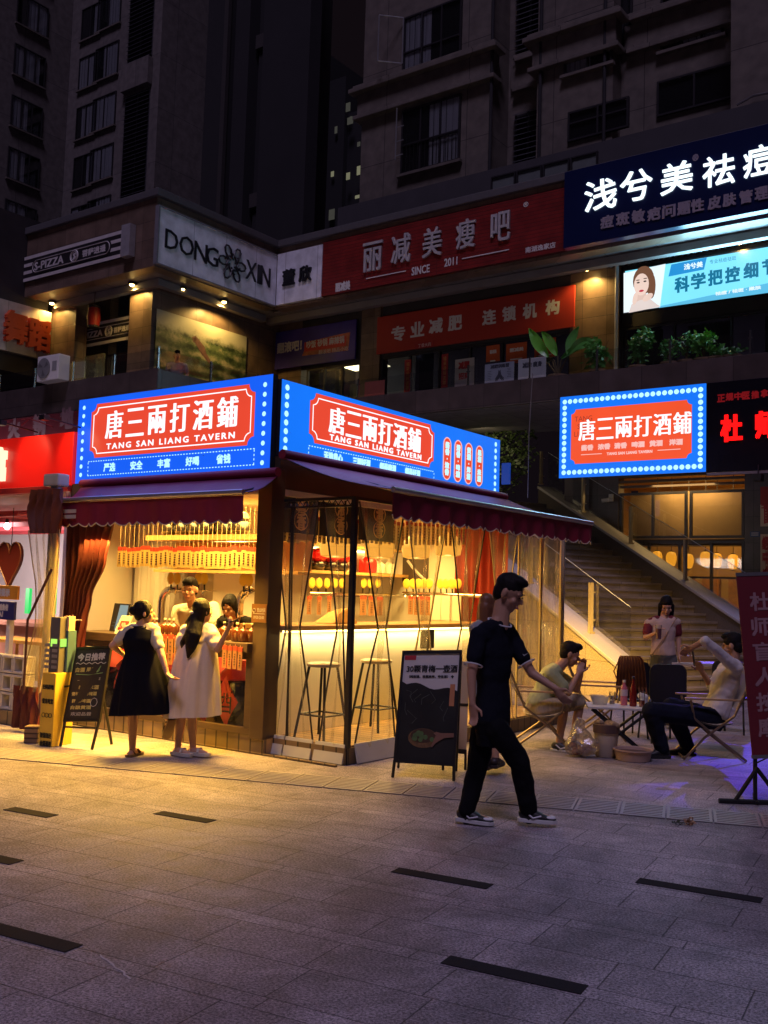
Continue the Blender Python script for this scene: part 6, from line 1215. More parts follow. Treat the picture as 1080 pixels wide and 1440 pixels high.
# table, stools and colourful goods deep in the left shop
t = gthing('wooden_table', 'pale wooden table in front of the left shop', 'table', -4.4, .3, .16); b = MB(); b.box(-5.2,-3.75,.1,.7,.86,.90); put(b, 'table_top', SHW, t, GRID)
for x_, y_ in ((-5.1,.15),(-3.85,.15),(-5.1,.65),(-3.85,.65)): b = MB(); b.tube([(x_,y_,.16),(x_*.98-.08,y_,.86)], .022, 6); put(b, 'leg', SHW, t, GRID)
b = MB(); b.box(-5.3,-3.7,.9,.95,.3,.8); sb = put(b, 'menu_screen', WHITEP, None, GRID, label='white panel with red characters under the table of the left shop', cat='panel'); b = MB(); text(b, '菜单大全', onL(.895), -4.35, .58, 1.1, .25, bold=.03, bz=.02); put(b, 'lettering', PRINT, sb, GRID, recalc=False)
rg = random.Random(5)
for k in range(9):
    x_ = -5.2 + rg.uniform(0,1.6); y_ = 2.0+rg.uniform(0,1.8); r_ = rg.uniform(.09,.16); h_ = rg.uniform(.3,.6); col = rg.choice(((.30,.03,.35),(.45,.04,.05),(.05,.35,.12),(.6,.35,.05),(.5,.5,.48)))
    t = gthing('goods_canister', 'tall coloured canister on the back shelf of the left shop', 'canister', x_, y_, 1.0, 'coloured canisters in the left shop'); b = MB(); b.lathe([(r_,1.0),(r_,1.0+h_),(r_*.7,1.04+h_)], (x_,y_,0), 12); put(b, 'canister_body', M('canister%d' % k, col, .3), t, GRID, smooth=True); b = MB(); b.lathe([(r_*.8,1.041+h_),(r_*.8,1.08+h_)], (x_,y_,0), 12); put(b, 'lid', STEEL, t, GRID)
b = MB(); b.box(-8,-3.4,1.9,4.0,.95,1.0); b.box(-8,-3.4,2.2,4.0,.16,.95); put(b, 'goods_counter', M('goods_counter', (.40,.16,.10), .5, 0, .3, 3), hs, GRID)
for px, col, nm in ((38,(.02,.8,.15),'green'),(73,(.02,.8,.2),'green')):
    x_, z_ = HL(2.2, px, 845); b = MB(); b.box(x_-.05, x_+.05, 2.2, 2.25, z_-.2, z_+.2); put(b, 'neon_tube', E('neon_'+nm, col, 1.0), None, GRID, label='green glowing tube light inside the left shop'+(' on its right' if px > 50 else ' on its left'), cat='light')
# curtain of that shop: brown flap, clear middle, burgundy skirt
V = -.75; f = lambda px, py: HL(V, px, py)
drape('brown flap curtain rolled under the red lightbox beside the silver pole', f(70,720)[0], V, [(f(46,690)[0],f(86,690)[0],f(65,688)[1]),(f(40,718)[0],f(86,718)[0],f(65,715)[1]),(f(44,752)[0],f(84,742)[0],f(64,750)[1])], M('brown_flap', (.13,.03,.012), .6, 0, .2, 4), 4, 'flap_curtain', amp=.04)
def mpV(u_, o, z): return (u_, V - o, z)
curtain('clear curtain gathered between the brown flap and the burgundy skirt at the left', mpV, [(f(40,745)[0],f(84,745)[0]),(f(50,820)[0],f(80,820)[0]),(f(50,880)[0],f(72,880)[0]),(f(28,970)[0],f(56,970)[0])], [f(60,745)[1], f(60,820)[1], f(60,880)[1], f(40,972)[1]], 4, .05, EDGEY, False, 31)
drape('burgundy weighted skirt of the left clear curtain', f(36,1000)[0], V, [(f(21,965)[0],f(52,965)[0],f(36,965)[1]),(f(17,1036)[0],f(53,1036)[0],.03)], BURG, 3, 'curtain_skirt', amp=.03)
b = MB(); p0 = f(82,800); p1 = f(50,872); p2 = f(44,975); b.tube([(p0[0],V-.08,p0[1]),(p1[0],V-.10,p1[1]),(p2[0],V-.1,p2[1])], .022, 6, ry=[.008]*3); put(b, 'curtain_strap', M('strap_brown', (.10,.035,.02), .6), None, GRID, label='dark strap slanting from the silver pole down the left clear curtain', cat='strap')
# ------------------------------------------------------------------ people
FOLD = bpy.data.textures.new('cloth_folds', 'CLOUDS'); FOLD.noise_scale = .11; FOLD.noise_depth = 2
def surf(mb, voxel, sm=4, fold=0.0):
    """one continuous closed surface from overlapping closed forms"""
    me = bpy.data.meshes.new('tmp'); me.from_pydata([tuple(v) for v in mb.v], [], mb.f); bm = bmesh.new(); bm.from_mesh(me); bmesh.ops.recalc_face_normals(bm, faces=bm.faces); bm.to_mesh(me); bm.free()
    o = bpy.data.objects.new('tmp', me); COL.objects.link(o)
    r = o.modifiers.new('r', 'REMESH'); r.mode = 'VOXEL'; r.voxel_size = voxel
    s = o.modifiers.new('s', 'SMOOTH'); s.iterations = sm; s.factor = .5
    if fold:
        d = o.modifiers.new('d', 'DISPLACE'); d.texture = FOLD; d.strength = fold; d.mid_level = .5
    bpy.context.view_layer.update(); out = bpy.data.meshes.new_from_object(o.evaluated_get(bpy.context.evaluated_depsgraph_get())); bpy.data.objects.remove(o); bpy.data.meshes.remove(me)
    b = MB(); b.v = [v.co.copy() for v in out.vertices]; b.f = [tuple(p.vertices) for p in out.polygons]; bpy.data.meshes.remove(out); return b
def SKINM(n, c): return M(n, c, .5, 0, .06, 12, spec=.35)
SK1 = SKINM('skin_light', (.62,.36,.23)); SK2 = SKINM('skin_tan', (.46,.25,.155)); HAIR = M('hair_black', (.008,.006,.006), .7, 0, .3, 40, .5, spec=.2, stretch=(1,1,.15)); HAIRB = M('hair_brown', (.19,.075,.032), .5, 0, .3, 40, .3, stretch=(1,1,.15)); EYEM = M('eye_dark', (.015,.012,.01), .2); LIP = M('lip', (.36,.09,.08), .45)
def nrm(v): return Vector(v).normalized()
class Person:
    def __init__(s, label, J, hf, tf, skin, k=1.0, kh=None, fingers=True, bare=('arms',), voxel=.0075):
        s.J = {n: Vector(p) for n, p in J.items()}; J = s.J; s.k = k; s.kh = kh or k; s.skin = skin
        s.up = nrm(J['neck'] - J['pelvis']); s.side = nrm(J['sr'] - J['sl']); s.fwd = nrm(tf)
        s.hf = nrm(hf); hu = Vector((0,0,1)); s.hs = nrm(s.hf.cross(hu)); s.hu = nrm(s.hs.cross(s.hf))
        b = MB(); s.head(b); s.torso(b, 0.0)
        for d in 'lr':
            b.cap(J['s'+d], J['e'+d], .046*k, .038*k); b.cap(J['e'+d], J['w'+d], .037*k, .025*k); s.hand(b, d)
            b.cap(J['h'+d], J['k'+d], .078*k, .052*k); b.cap(J['k'+d], J['k'+d].lerp(J['a'+d], .35), .050*k, .050*k); b.cap(J['k'+d].lerp(J['a'+d], .35), J['a'+d], .050*k, .034*k)
            t = s.toe(d); b.cap(J['a'+d] + Vector((0,0,-.03*k)), t, .036*k, .028*k); b.cap(J['a'+d] - s.td(d)*.03*k + Vector((0,0,-.045*k)), t, .034*k, .026*k)
        b = surf(b, voxel, 3); base = (J['al']+J['ar'])/2; base.z = min(J['al'].z, J['ar'].z) - .08*k
        s.o = put(b, 'person', skin, base=base, label=label, cat='person', smooth=True, recalc=False); s.face()
    def td(s, d):
        v = s.J.get('t'+d); return nrm(v) if v is not None else nrm((s.fwd.x, s.fwd.y, 0))
    def toe(s, d): return s.J['a'+d] + s.td(d)*.15*s.k + Vector((0,0,-.055*s.k))
    def head(s, b):
        c, k = s.J['head'], s.kh; ax = (s.hs, s.hf, s.hu)
        b.ell(c + s.hu*.025*k - s.hf*.008*k, ax, (.074*k,.094*k,.098*k), 16); b.ell(c - s.hu*.045*k + s.hf*.018*k, ax, (.058*k,.070*k,.075*k), 14)
        b.ell(c - s.hu*.098*k + s.hf*.050*k, ax, (.026*k,.026*k,.022*k)); b.ell(c - s.hu*.022*k + s.hf*.098*k, ax, (.014*k,.017*k,.024*k)); b.ell(c - s.hu*.03*k + s.hf*.106*k, ax, (.016*k,.013*k,.011*k))
        b.ell(c + s.hu*.020*k + s.hf*.078*k, ax, (.050*k,.012*k,.014*k))
        for q in (-1, 1): b.ell(c + s.hs*q*.079*k - s.hf*.008*k - s.hu*.008*k, ax, (.012*k,.020*k,.034*k)); b.ell(c + s.hs*q*.042*k - s.hu*.035*k + s.hf*.062*k, ax, (.024*k,.02*k,.024*k))
        b.ell(c - s.hu*.068*k + s.hf*.088*k, ax, (.024*k,.010*k,.013*k)); b.cap(s.J['neck'] - s.up*.03*k, c - s.hu*.06*k - s.hf*.02*k, .062*k, .054*k)
        for d in 'lr': b.cap(s.J['neck'].lerp(c, .10), s.J['s'+d].lerp(s.J['neck'], .55), .040*k, .040*k)
    def torso(s, b, g, lo=-.10):
        J, k = s.J, s.k; P = J['pelvis']; N = J['neck']; m = (J['sl']+J['sr'])/2; L_ = (N-P).length; w = (J['sr']-J['sl']).length/2
        A = [P + s.up*lo*k, P, P.lerp(m, .42), P.lerp(m, .78), m + s.up*.012*k, N]
        b.tube(A, [(.10*k+g), .155*k+g, .130*k+g, max(.15*k, w*.86)+g, max(.13*k, w*.80)+g, .052*k+g], 18, side=s.side, ry=[.08*k+g, .115*k+g, .098*k+g, .112*k+g, .082*k+g, .052*k+g])
        for d in 'lr':
            b.cap(m.lerp(J['s'+d], .55), J['s'+d], .066*k+g, .052*k+g)
            if g: b.cap(N - s.up*.035*k, J['s'+d].lerp(N, .35), .050*k+g*.8, .058*k+g*.9)
    def hand(s, b, d):
        J, k = s.J, s.k; w = J['w'+d]; h = J.get('f'+d, w + nrm(w - J['e'+d])*.17*k); u = nrm(h - w); q = s.fwd if abs(u.dot(s.fwd)) < .8 else Vector((0,0,1)); ac = nrm(q - u*q.dot(u)); n = u.cross(ac) * (1 if d == 'r' else -1)
        b.tube([w - u*.01*k, w + u*.035*k, w + u*.085*k], [.026*k, .040*k, .040*k], 10, side=ac, ry=[.020*k, .016*k, .014*k])
        for i, (o, L_) in enumerate(((.030,.072),(.010,.080),(-.010,.075),(-.029,.058))):
            p0 = w + u*.082*k + ac*o*k; p1 = p0 + u*L_*.5*k + n*.010*k; p2 = p1 + u*L_*.38*k + n*.030*k; b.cap(p0, p1, .0098*k, .0092*k, 7); b.cap(p1, p2, .0090*k, .0078*k, 7)
        p0 = w + u*.03*k + ac*.034*k; p1 = p0 + (u*.6 + ac*.75)*.042*k; p2 = p1 + (u*.9 + ac*.2 + n*.3)*.035*k; b.cap(p0, p1, .013*k, .011*k, 7); b.cap(p1, p2, .0105*k, .009*k, 7)
    def face(s):
        c, k = s.J['head'], s.kh; ax = (s.hs, s.hf, s.hu)
        for q in (-1, 1):
            b = MB(); b.ell(c + s.hs*q*.031*k + s.hf*.088*k + s.hu*.002*k, ax, (.012*k,.005*k,.0048*k)); put(b, 'eye', EYEM, s.o, smooth=True)
            b = MB(); b.ell(c + s.hs*q*.032*k + s.hf*.092*k + s.hu*.026*k, ax, (.017*k,.005*k,.0032*k)); put(b, 'eyebrow', HAIR, s.o)
        b = MB(); b.ell(c - s.hu*.069*k + s.hf*.096*k, ax, (.022*k,.006*k,.007*k)); put(b, 'mouth', LIP, s.o, smooth=True)
    def wear(s, nm, mat, b, voxel=.010, sm=3, fold=.012, label=None):
        return put(surf(b, voxel, sm, fold), nm, mat, s.o, smooth=True, recalc=False, label=label)
    def hair(s, kind, mat=HAIR, extra=None):
        c, k = s.J['head'], s.kh; ax = (s.hs, s.hf, s.hu); b = MB()
        b.ell(c + s.hu*.046*k - s.hf*.018*k, ax, (.081*k,.100*k,.092*k), 18); b.ell(c - s.hf*.050*k + s.hu*.0*k, ax, (.074*k,.064*k,.085*k), 14)
        if kind in ('short', 'fringe'):
            b.ell(c + s.hu*.100*k + s.hf*.035*k, ax, (.062*k,.066*k,.036*k))
            if kind == 'fringe': b.ell(c + s.hu*.085*k + s.hf*.068*k, ax, (.064*k,.034*k,.030*k))
        if kind in ('long', 'bob', 'bun'):
            for q in (-1, 1): b.ell(c + s.hs*q*.066*k - s.hf*.005*k + s.hu*.015*k, ax, (.022*k,.055*k,.072*k))
        if kind == 'bob':
            for q in (-1, 1): b.cap(c + s.hs*q*.072*k - s.hf*.01*k, c + s.hs*q*.078*k - s.hf*.005*k - s.hu*.16*k, .038*k, .026*k)
            b.cap(c - s.hf*.06*k, c - s.hf*.055*k - s.hu*.17*k, .070*k, .055*k)
        if kind == 'bun': b.ell(c - s.hf*.115*k + s.hu*.030*k, ax, (.050*k,.046*k,.050*k))
        if extra: extra(b)
        s.wear('hair', mat, b, .007, 2, .018)
    def sleeve(s, b, d, f, r0, r1):
        J, k = s.J, s.k; e = J['s'+d].lerp(J['e'+d], f); b.cap(J['s'+d], e, r0*k, r1*k)
    def shirt(s, mat, g=.016, f=.62, r=(.068,.058), lo=-.16, fold=.016, name='shirt', long=False):
        b = MB(); s.torso(b, g, lo)
        for d in 'lr':
            if long: b.cap(s.J['s'+d], s.J['e'+d], r[0]*s.k, r[1]*s.k); b.cap(s.J['e'+d], s.J['e'+d].lerp(s.J['w'+d], .8 if long == 1 else long), r[1]*s.k, r[1]*.85*s.k)
            else: s.sleeve(b, d, f, *r)
        return s.wear(name, mat, b, .010, 3, fold)
    def pants(s, mat, f=1.0, r=(.105,.075,.062), fold=.018, name='trousers'):
        J, k = s.J, s.k; b = MB(); P = J['pelvis']; b.tube([P - s.up*.13*k, P - s.up*.02*k, P + s.up*.09*k], [.13*k, .172*k, .150*k], 16, side=s.side, ry=[.10*k, .130*k, .112*k])
        for d in 'lr':
            if f >= 1: b.cap(J['h'+d], J['k'+d], r[0]*k, r[1]*k); b.cap(J['k'+d], J['k'+d].lerp(J['a'+d], f-.02 if f < 1.5 else 1), r[1]*k, r[2]*k)
            else: b.cap(J['h'+d], J['h'+d].lerp(J['k'+d], f), r[0]*k, r[1]*k)
        return s.wear(name, mat, b, .011, 3, fold)
    def shoes(s, upper, sole=None, mark=None, kind='sneaker'):
        for d in 'lr':
            k = s.k; a = s.J['a'+d]; t = s.td(d); u = Vector((0,0,1)); u = nrm(u - t*u.dot(t)); sd = t.cross(u); g = a - u*.088*k
            b = MB()
            if kind == 'sneaker': b.tube([g - t*.075*k + u*.05*k, g - t*.055*k + u*.056*k, g + t*.02*k + u*.06*k, g + t*.10*k + u*.040*k, g + t*.185*k + u*.028*k, g + t*.205*k + u*.026*k], [.020*k,.042*k,.046*k,.050*k,.040*k,.018*k], 12, side=sd, ry=[.022*k,.038*k,.044*k,.030*k,.020*k,.010*k]); b.cap(a - u*.02*k, a - u*.06*k, .044*k, .046*k)
            else: b.tube([g + t*.09*k + u*.035*k + sd*.052*k, g + t*.08*k + u*.075*k + sd*.025*k, g + t*.08*k + u*.077*k - sd*.025*k, g + t*.09*k + u*.035*k - sd*.052*k], .016*k, 6); b.tube([g - t*.01*k + u*.035*k + sd*.05*k, g - t*.03*k + u*.09*k, g - t*.01*k + u*.035*k - sd*.05*k], .010*k, 6)
            sh = s.wear('shoe' if kind == 'sneaker' else 'sandal', upper, b, .007, 2, 0)
            b = MB(); hs = (.030 if kind == 'sneaker' else .038)*k; pts = [(-.085,.020),(-.07,.042),(.02,.043),(.10,.054),(.175,.046),(.21,.018)]; ring = [(x_, y_) for x_, y_ in pts] + [(x_, -y_) for x_, y_ in reversed(pts)]
            n = len(ring); vs = [g + t*x_*k + sd*y_*k + u*.001 for x_, y_ in ring] + [g + t*x_*k*1.0 + sd*y_*k + u*hs for x_, y_ in ring]; b.add(vs, [tuple(range(n)), tuple(range(2*n-1, n-1, -1))] + [(i, (i+1) % n, (i+1) % n + n, i+n) for i in range(n)])
            put(b, 'sole', sole or upper, sh, bevel=.004)
            if mark:
                for q in (-1, 1):
                    b = MB(); e = .052*k*q; P = lambda x_, z_, o=0: g + t*x_*k + u*z_*k + sd*(e+o*q); b.tube([P(-.02,.075,-.006), P(.03,.040,.0), P(.09,.058,-.004)], .0065*k, 5); put(b, 'side_mark', mark, sh)
                    b = MB(); b.ell(g + t*.15*k + u*.045*k + sd*.02*k*q, (t, sd, u), (.05*k,.022*k,.012*k)); put(b, 'toe_panel', mark, sh, smooth=True)
    def dress(s, rings, mat, nf=9, name='dress', thick=True):
        """rings = (centre, rx, ry, fold)"""
        b = MB(); n = 72; rows = []; m = len(rings)
        def at(f):
            k = f*(m-1); i = min(int(k), m-2); q = k-i; A, B = rings[i], rings[i+1]; return A[0].lerp(B[0], q), A[1]+(B[1]-A[1])*q, A[2]+(B[2]-A[2])*q, A[3]+(B[3]-A[3])*q
        for r in range(31):
            c, rx_, ry_, fo = at(r/30); row = []
            for j in range(n+1):
                a = 2*math.pi*j/n; w = 1 + fo*(.6*math.sin(nf*a + .5*math.sin(2*a)+1.3) + .4*math.sin((nf*1.7+.3)//1*a+.7)); row.append(c + s.side*(rx_*w*math.cos(a)) + s.fwd*(ry_*w*math.sin(a)) + Vector((0,0,.01*math.sin(3*a)*fo*5)))
            rows.append(row)
        b.sheet(rows); b.sheet([[p*1.0 + (rings[0][0]-p)*.0 - (p - Vector(((rings[0][0].x+rings[-1][0].x)/2, (rings[0][0].y+rings[-1][0].y)/2, p.z)))*.02 for p in r] for r in rows])
        return put(b, name, mat, s.o, smooth=True, recalc=False)
def jd(D, **k):                           # joints from photo positions; (px, py[, depth offset])
    out = {}
    for n, v in k.items(): out[n] = PD(v[0], v[1], D + (v[2] if len(v) > 2 else 0))
    return out
def PG(V, px, py): x, z = HL(V, px, py); return GRID.w(x, V, z)
NAVY = M('navy_tee', (.009,.010,.017), .9, 0, .15, 6, spec=.12); BLKP = M('black_trousers', (.007,.007,.009), .9, 0, .15, 6, spec=.12); WTRIM = M('white_trim', (.7,.7,.72), .6)
# man walking across the plaza
J = jd(7.42, head=(716,834), neck=(703,873), sr=(673,893,-.13), sl=(717,893,.13), er=(663,948,-.20), wr=(664,990,-.25), fr=(668,1016,-.25), el=(748,947,.05), wl=(781,968,-.05), fl=(794,985,-.08), pelvis=(692,1012), hr=(699,1026,-.08), hl=(681,1026,.08), kr=(731,1072,-.05), ar=(744,1139,0), kl=(670,1084,.05), al=(657,1139,0))
J['tr'] = Vector((1,-.12,-.02)); J['tl'] = Vector((1,-.25,-.06))
p = Person('man in a dark navy tee with white trim striding right across the plaza', J, (.86,-.40,-.40), (.8,-.6,0), SK2, .96, 1.09); p.hair('short')
p.shirt(NAVY, .012, .60, (.066,.062), -.20, .024); p.pants(BLKP, 1.0, (.100,.080,.068), .026); p.shoes(M('shoe_black', (.015,.015,.016), .5), M('sole_white', (.62,.62,.60), .5), WTRIM)
b = MB(); k_ = p.k
for d in 'lr':
    c = p.J['s'+d].lerp(p.J['e'+d], .60); u = nrm(p.J['e'+d]-p.J['s'+d]); e1 = nrm(u.cross(Vector((0,1,0)))); e2 = u.cross(e1); c2 = c + u*.048; b.tube([c2 + e1*.068*math.cos(a*.3927) + e2*.068*math.sin(a*.3927) for a in range(17)], .005, 5)
c = p.J['neck'] + p.up*.0; b.tube([c - p.up*.012 + p.side*.082*math.cos(a*.3927) + p.fwd*(.082*math.sin(a*.3927)) - p.up*.030*math.sin(a*.3927) for a in range(17)], .006, 5); put(b, 'white_trim', WTRIM, p.o)
b = MB(); c = p.J['neck'].lerp(p.J['pelvis'], .33) + p.fwd*.165 - p.side*.09; P = lambda x_, z_: c + p.side*-x_ + p.up*z_ ; b.quad(P(-.03,.006), P(-.008,-.012), P(.045,.012), P(-.006,-.002)); put(b, 'chest_mark', WTRIM, p.o, recalc=False)
# woman half hidden behind him
J = jd(9.45, head=(686,854), neck=(687,877), sr=(669,884,-.1), sl=(705,884,.1), er=(668,925), wr=(676,955,-.1), el=(712,925), wl=(712,955,.0), pelvis=(690,950), hr=(683,962), hl=(698,962), kr=(685,1018), ar=(686,1068), kl=(697,1018), al=(697,1066))
p = Person('brown haired woman in grey mostly hidden behind the walking man', J, (.5,.8,-.1), (.4,.9,0), SK1, .96, voxel=.009); p.hair('bob', HAIRB); p.shirt(M('grey_top', (.26,.26,.28), .8), .016, .6, (.064,.056)); GS = M('grey_skirt', (.22,.22,.24), .8)
p.dress([(p.J['pelvis']+Vector((0,0,.08)),.155,.12,.0),(p.J['pelvis'],.18,.15,.02),(p.J['kr'].lerp(p.J['kl'],.5)-Vector((0,0,.1)),.19,.17,.06)], GS, name='skirt'); p.shoes(M('shoe_dark', (.03,.02,.02), .5))
# customer in the black dress
J = jd(9.85, head=(203,862), neck=(199,880), sl=(181,887), sr=(217,886), el=(158,908,-.05), wl=(174,921,.1), er=(228,924,-.15), wr=(235,947,-.2), fr=(246,957,-.25), pelvis=(199,944), hl=(191,955,.02), hr=(209,955,.02), kl=(187,1003,.02), al=(186,1053,0), kr=(222,990,.25), ar=(238,1012,.10))
J['tl'] = Vector((.1,-.35,0)); J['tl'] = Vector((.25,1,0)); J['tr'] = Vector((-.3,.6,-.75))
p = Person('customer in a long black pinafore dress at the counter, hair in a bun', J, (.93,.35,.05), (.2,.97,0), SK1, .93); p.hair('bun')
BL = M('cream_blouse', (.58,.50,.36), .75, 0, .1, 6)
b = MB(); p.torso(b, .010, .12)
for d in 'lr': b.ell(p.J['s'+d].lerp(p.J['e'+d], .38), AXW, (.062,.062,.072)); b.cap(p.J['s'+d], p.J['s'+d].lerp(p.J['e'+d], .6), .054, .056)
p.wear('blouse', BL, b, .010, 3, .02)
BD = M('black_dress', (.006,.006,.011), .9, 0, .2, 5, spec=.1)
Z = Vector((0,0,1)); m_ = (p.J['sl']+p.J['sr'])/2
p.dress([(m_+Z*.045,.088,.085,0),(m_-Z*.01,.150,.112,0),(m_-Z*.08,.172,.140,.01),(m_.lerp(p.J['pelvis'],.55),.150,.130,.02),(p.J['pelvis'],.205,.18,.05),(PD(201,975,9.85),.265,.22,.08),(PD(202,1003,9.85),.30,.25,.10)], BD, 7)
b = MB(); nk = p.J['neck'] - p.fwd*.075 - Z*.03; b.tube([nk + p.side*.0, nk - p.side*.05 - Z*.03, nk - p.side*.05 - Z*.20, nk - p.side*.045 - Z*.30], .013, 5); b.tube([nk, nk + p.side*.01 - Z*.10, nk + p.side*.0 - Z*.22], .011, 5); b.tube([nk, nk + p.side*.06 + Z*.02, nk + p.side*.05 - Z*.04, nk], .012, 5); b.tube([nk, nk - p.side*.07 + Z*.02, nk - p.side*.06 - Z*.03, nk], .012, 5); put(b, 'neck_bow', BL, p.o, smooth=True)
p.shoes(M('sandal_brown', (.16,.08,.04), .5), kind='sandal')
# customer in the white dress
J = jd(9.95, head=(285,859), neck=(279,880), sl=(262,887), sr=(295,886), el=(253,915,-.05), wl=(266,930,.15), er=(306,913,-.15), wr=(319,888,-.22), fr=(327,872,-.25), pelvis=(274,945), hl=(266,957), hr=(282,957), kl=(255,1007), al=(250,1050), kr=(270,1007), ar=(271,1050))
J['tl'] = Vector((.55,-.4,0)); J['tr'] = Vector((.9,-.35,0))
p = Person('customer in a white knee length dress at the counter, long black hair', J, (.72,.66,.12), (.35,.93,0), SK1, .93)
def pony(b):
    c = p.J['head']; q = p.hf
    b.tube([c - q*.05 - Z*.02, c - q*.085 - Z*.10, PD(272,893,9.80), PD(268,910,9.78), PD(264,926,9.78)], [.075,.085,.075,.055,.012], 12, ry=[.06,.055,.045,.035,.01]); b.tube([c - q*.07 - Z*.05, PD(266,890,9.82), PD(257,905,9.84), PD(256,918,9.84)], [.05,.045,.03,.01], 10)
p.hair('long', HAIR, pony); WD = M('white_dress', (.78,.66,.50), .75, 0, .08, 6)
b = MB(); p.torso(b, .014, .10)
for d in 'lr': b.ell(p.J['s'+d].lerp(p.J['e'+d], .45), AXW, (.075,.075,.085)); b.cap(p.J['s'+d], p.J['s'+d].lerp(p.J['e'+d], .75), .060, .070)
p.wear('blouse', WD, b, .010, 3, .03); m_ = (p.J['sl']+p.J['sr'])/2
p.dress([(m_-Z*.06,.16,.12,0),(m_-Z*.16,.175,.15,.02),(PD(276,930,9.95),.195,.18,.05),(PD(274,965,9.95),.225,.21,.07),(PD(272,1007,9.95),.245,.23,.085)], WD, 10)
b = MB(); c = p.J['head'] - p.hf*.115; b.ell(c - Z*.005 - p.hs*.01, AXW, (.028,.02,.016)); put(b, 'hair_clip', M('clip_pearl', (.75,.68,.55), .3), p.o, smooth=True); p.shoes(M('sandal_white', (.60,.55,.45), .5), kind='sandal')
ph = PD(325,876,9.70); b = MB(); b.hexa([ph+Vector(v) for v in ((-.07,-.02,-.02),(.07,-.02,.03),(.07,.05,.03),(-.07,.05,-.02),(-.075,-.02,-.008),(.065,-.02,.042),(.065,.05,.042),(-.075,.05,-.008))]); put(b, 'phone', BLACK, None, label='dark phone held up by the customer in the white dress', cat='phone', bevel=.004)
# staff behind the sill
def jg(**k): return {n: PG(v[2], v[0], v[1]) for n, v in k.items()}
J = jg(head=(267,829,.50), neck=(272,852,.60), sr=(251,860,.62), sl=(299,856,.62), er=(247,893,.55), wr=(258,905,.25), el=(304,885,.50), wl=(300,905,.25), pelvis=(280,935,.85), hr=(271,945,.85), hl=(290,945,.85), kr=(271,1000,.85), kl=(290,1000,.85), ar=(271,1040,.9), al=(290,1040,.9))
J['ar'].z = J['al'].z = FZ+.08; J['kr'].z = J['kl'].z = .55
p = Person('young man in a cream tee leaning over the service sill, black fringe', J, (-.12,-.97,-.12), (-.25,-.95,-.1), SK1, 1.06); p.hair('fringe'); TEE = M('cream_tee', (.60,.53,.38), .8, 0, .06, 5); p.shirt(TEE, .018, .75, (.080,.076), -.1, .02); p.pants(BLKP); p.shoes(BLKP)
b = MB(); c = p.J['neck'].lerp(p.J['pelvis'], .30) + p.fwd*.150; b.ell(c, (p.side, p.up, p.fwd), (.075,.085,.012)); put(b, 'chest_print', M('print_black', (.05,.04,.04), .7, 0, .5, 14), p.o, smooth=True)
J = jg(head=(323,853,.42), neck=(331,872,.55), sr=(307,877,.55), sl=(351,876,.58), er=(305,905,.45), wr=(322,900,.2), el=(356,905,.5), wl=(340,902,.2), pelvis=(336,940,.85), hr=(328,950,.85), hl=(345,950,.85), kr=(328,1000,.85), kl=(345,1000,.85), ar=(328,1040,.9), al=(345,1040,.9))
J['ar'].z = J['al'].z = FZ+.08; J['kr'].z = J['kl'].z = .55
p = Person('young woman in a black tee with a tan strap bending over the sill', J, (-.30,-.85,-.42), (-.35,-.9,0), SK1, .98); p.hair('long', HAIR, lambda b: (b.cap(p.J['head']+p.hs*.075-p.hu*.02, p.J['head']+p.hs*.07-p.hu*.12+p.hf*.02, .022, .010), b.cap(p.J['head']-p.hs*.075-p.hu*.02, p.J['head']-p.hs*.07-p.hu*.12+p.hf*.02, .022, .010))); p.shirt(M('black_tee', (.010,.010,.011), .9, spec=.15), .016, .7, (.068,.064), -.1); p.pants(BLKP); p.shoes(BLKP)
b = MB(); a = p.J['sl'].lerp(p.J['neck'], .45); b.tube([a + p.up*.075 - p.fwd*.03, a + p.up*.07 + p.fwd*.06, a - p.up*.10 + p.fwd*.145, a - p.up*.28 + p.fwd*.15], .014, 6, ry=[.006]*4); put(b, 'apron_strap', M('strap_tan', (.36,.22,.12), .7), p.o)
# seated man at the left of the small table
J = jd(11.15, head=(802,920), neck=(785,938), sr=(774,948,-.18), sl=(780,947,.18), er=(799,974,-.16), wr=(814,946,-.06), fr=(818,932,.0), el=(811,970,.15), wl=(818,944,.08), fl=(820,930,.05), pelvis=(757,992), hr=(761,996,-.1), hl=(761,996,.1), kr=(794,990,-.12), ar=(786,1045,-.10), kl=(816,986,.16), al=(806,1042,.16))
J['tr'] = Vector((.9,-.4,0)); J['tl'] = Vector((1,-.1,0))
p = Person('seated man in a pale green tee and khaki shorts with his hands at his mouth', J, (.95,-.12,-.32), (.95,-.2,-.25), SK2, 1.06); p.hair('short'); p.shirt(M('pale_green_tee', (.42,.45,.22), .8, 0, .08, 5), .022, .62, (.078,.074), -.12, .022)
p.pants(M('khaki_shorts', (.36,.29,.19), .8, 0, .35, 9, 0, stretch=(6,6,.6)), .93, (.108,.086,.07), .02, 'shorts'); p.shoes(M('shoe_black', (.015,.015,.016), .5), M('sole_white', (.6,.6,.6), .5), WTRIM)
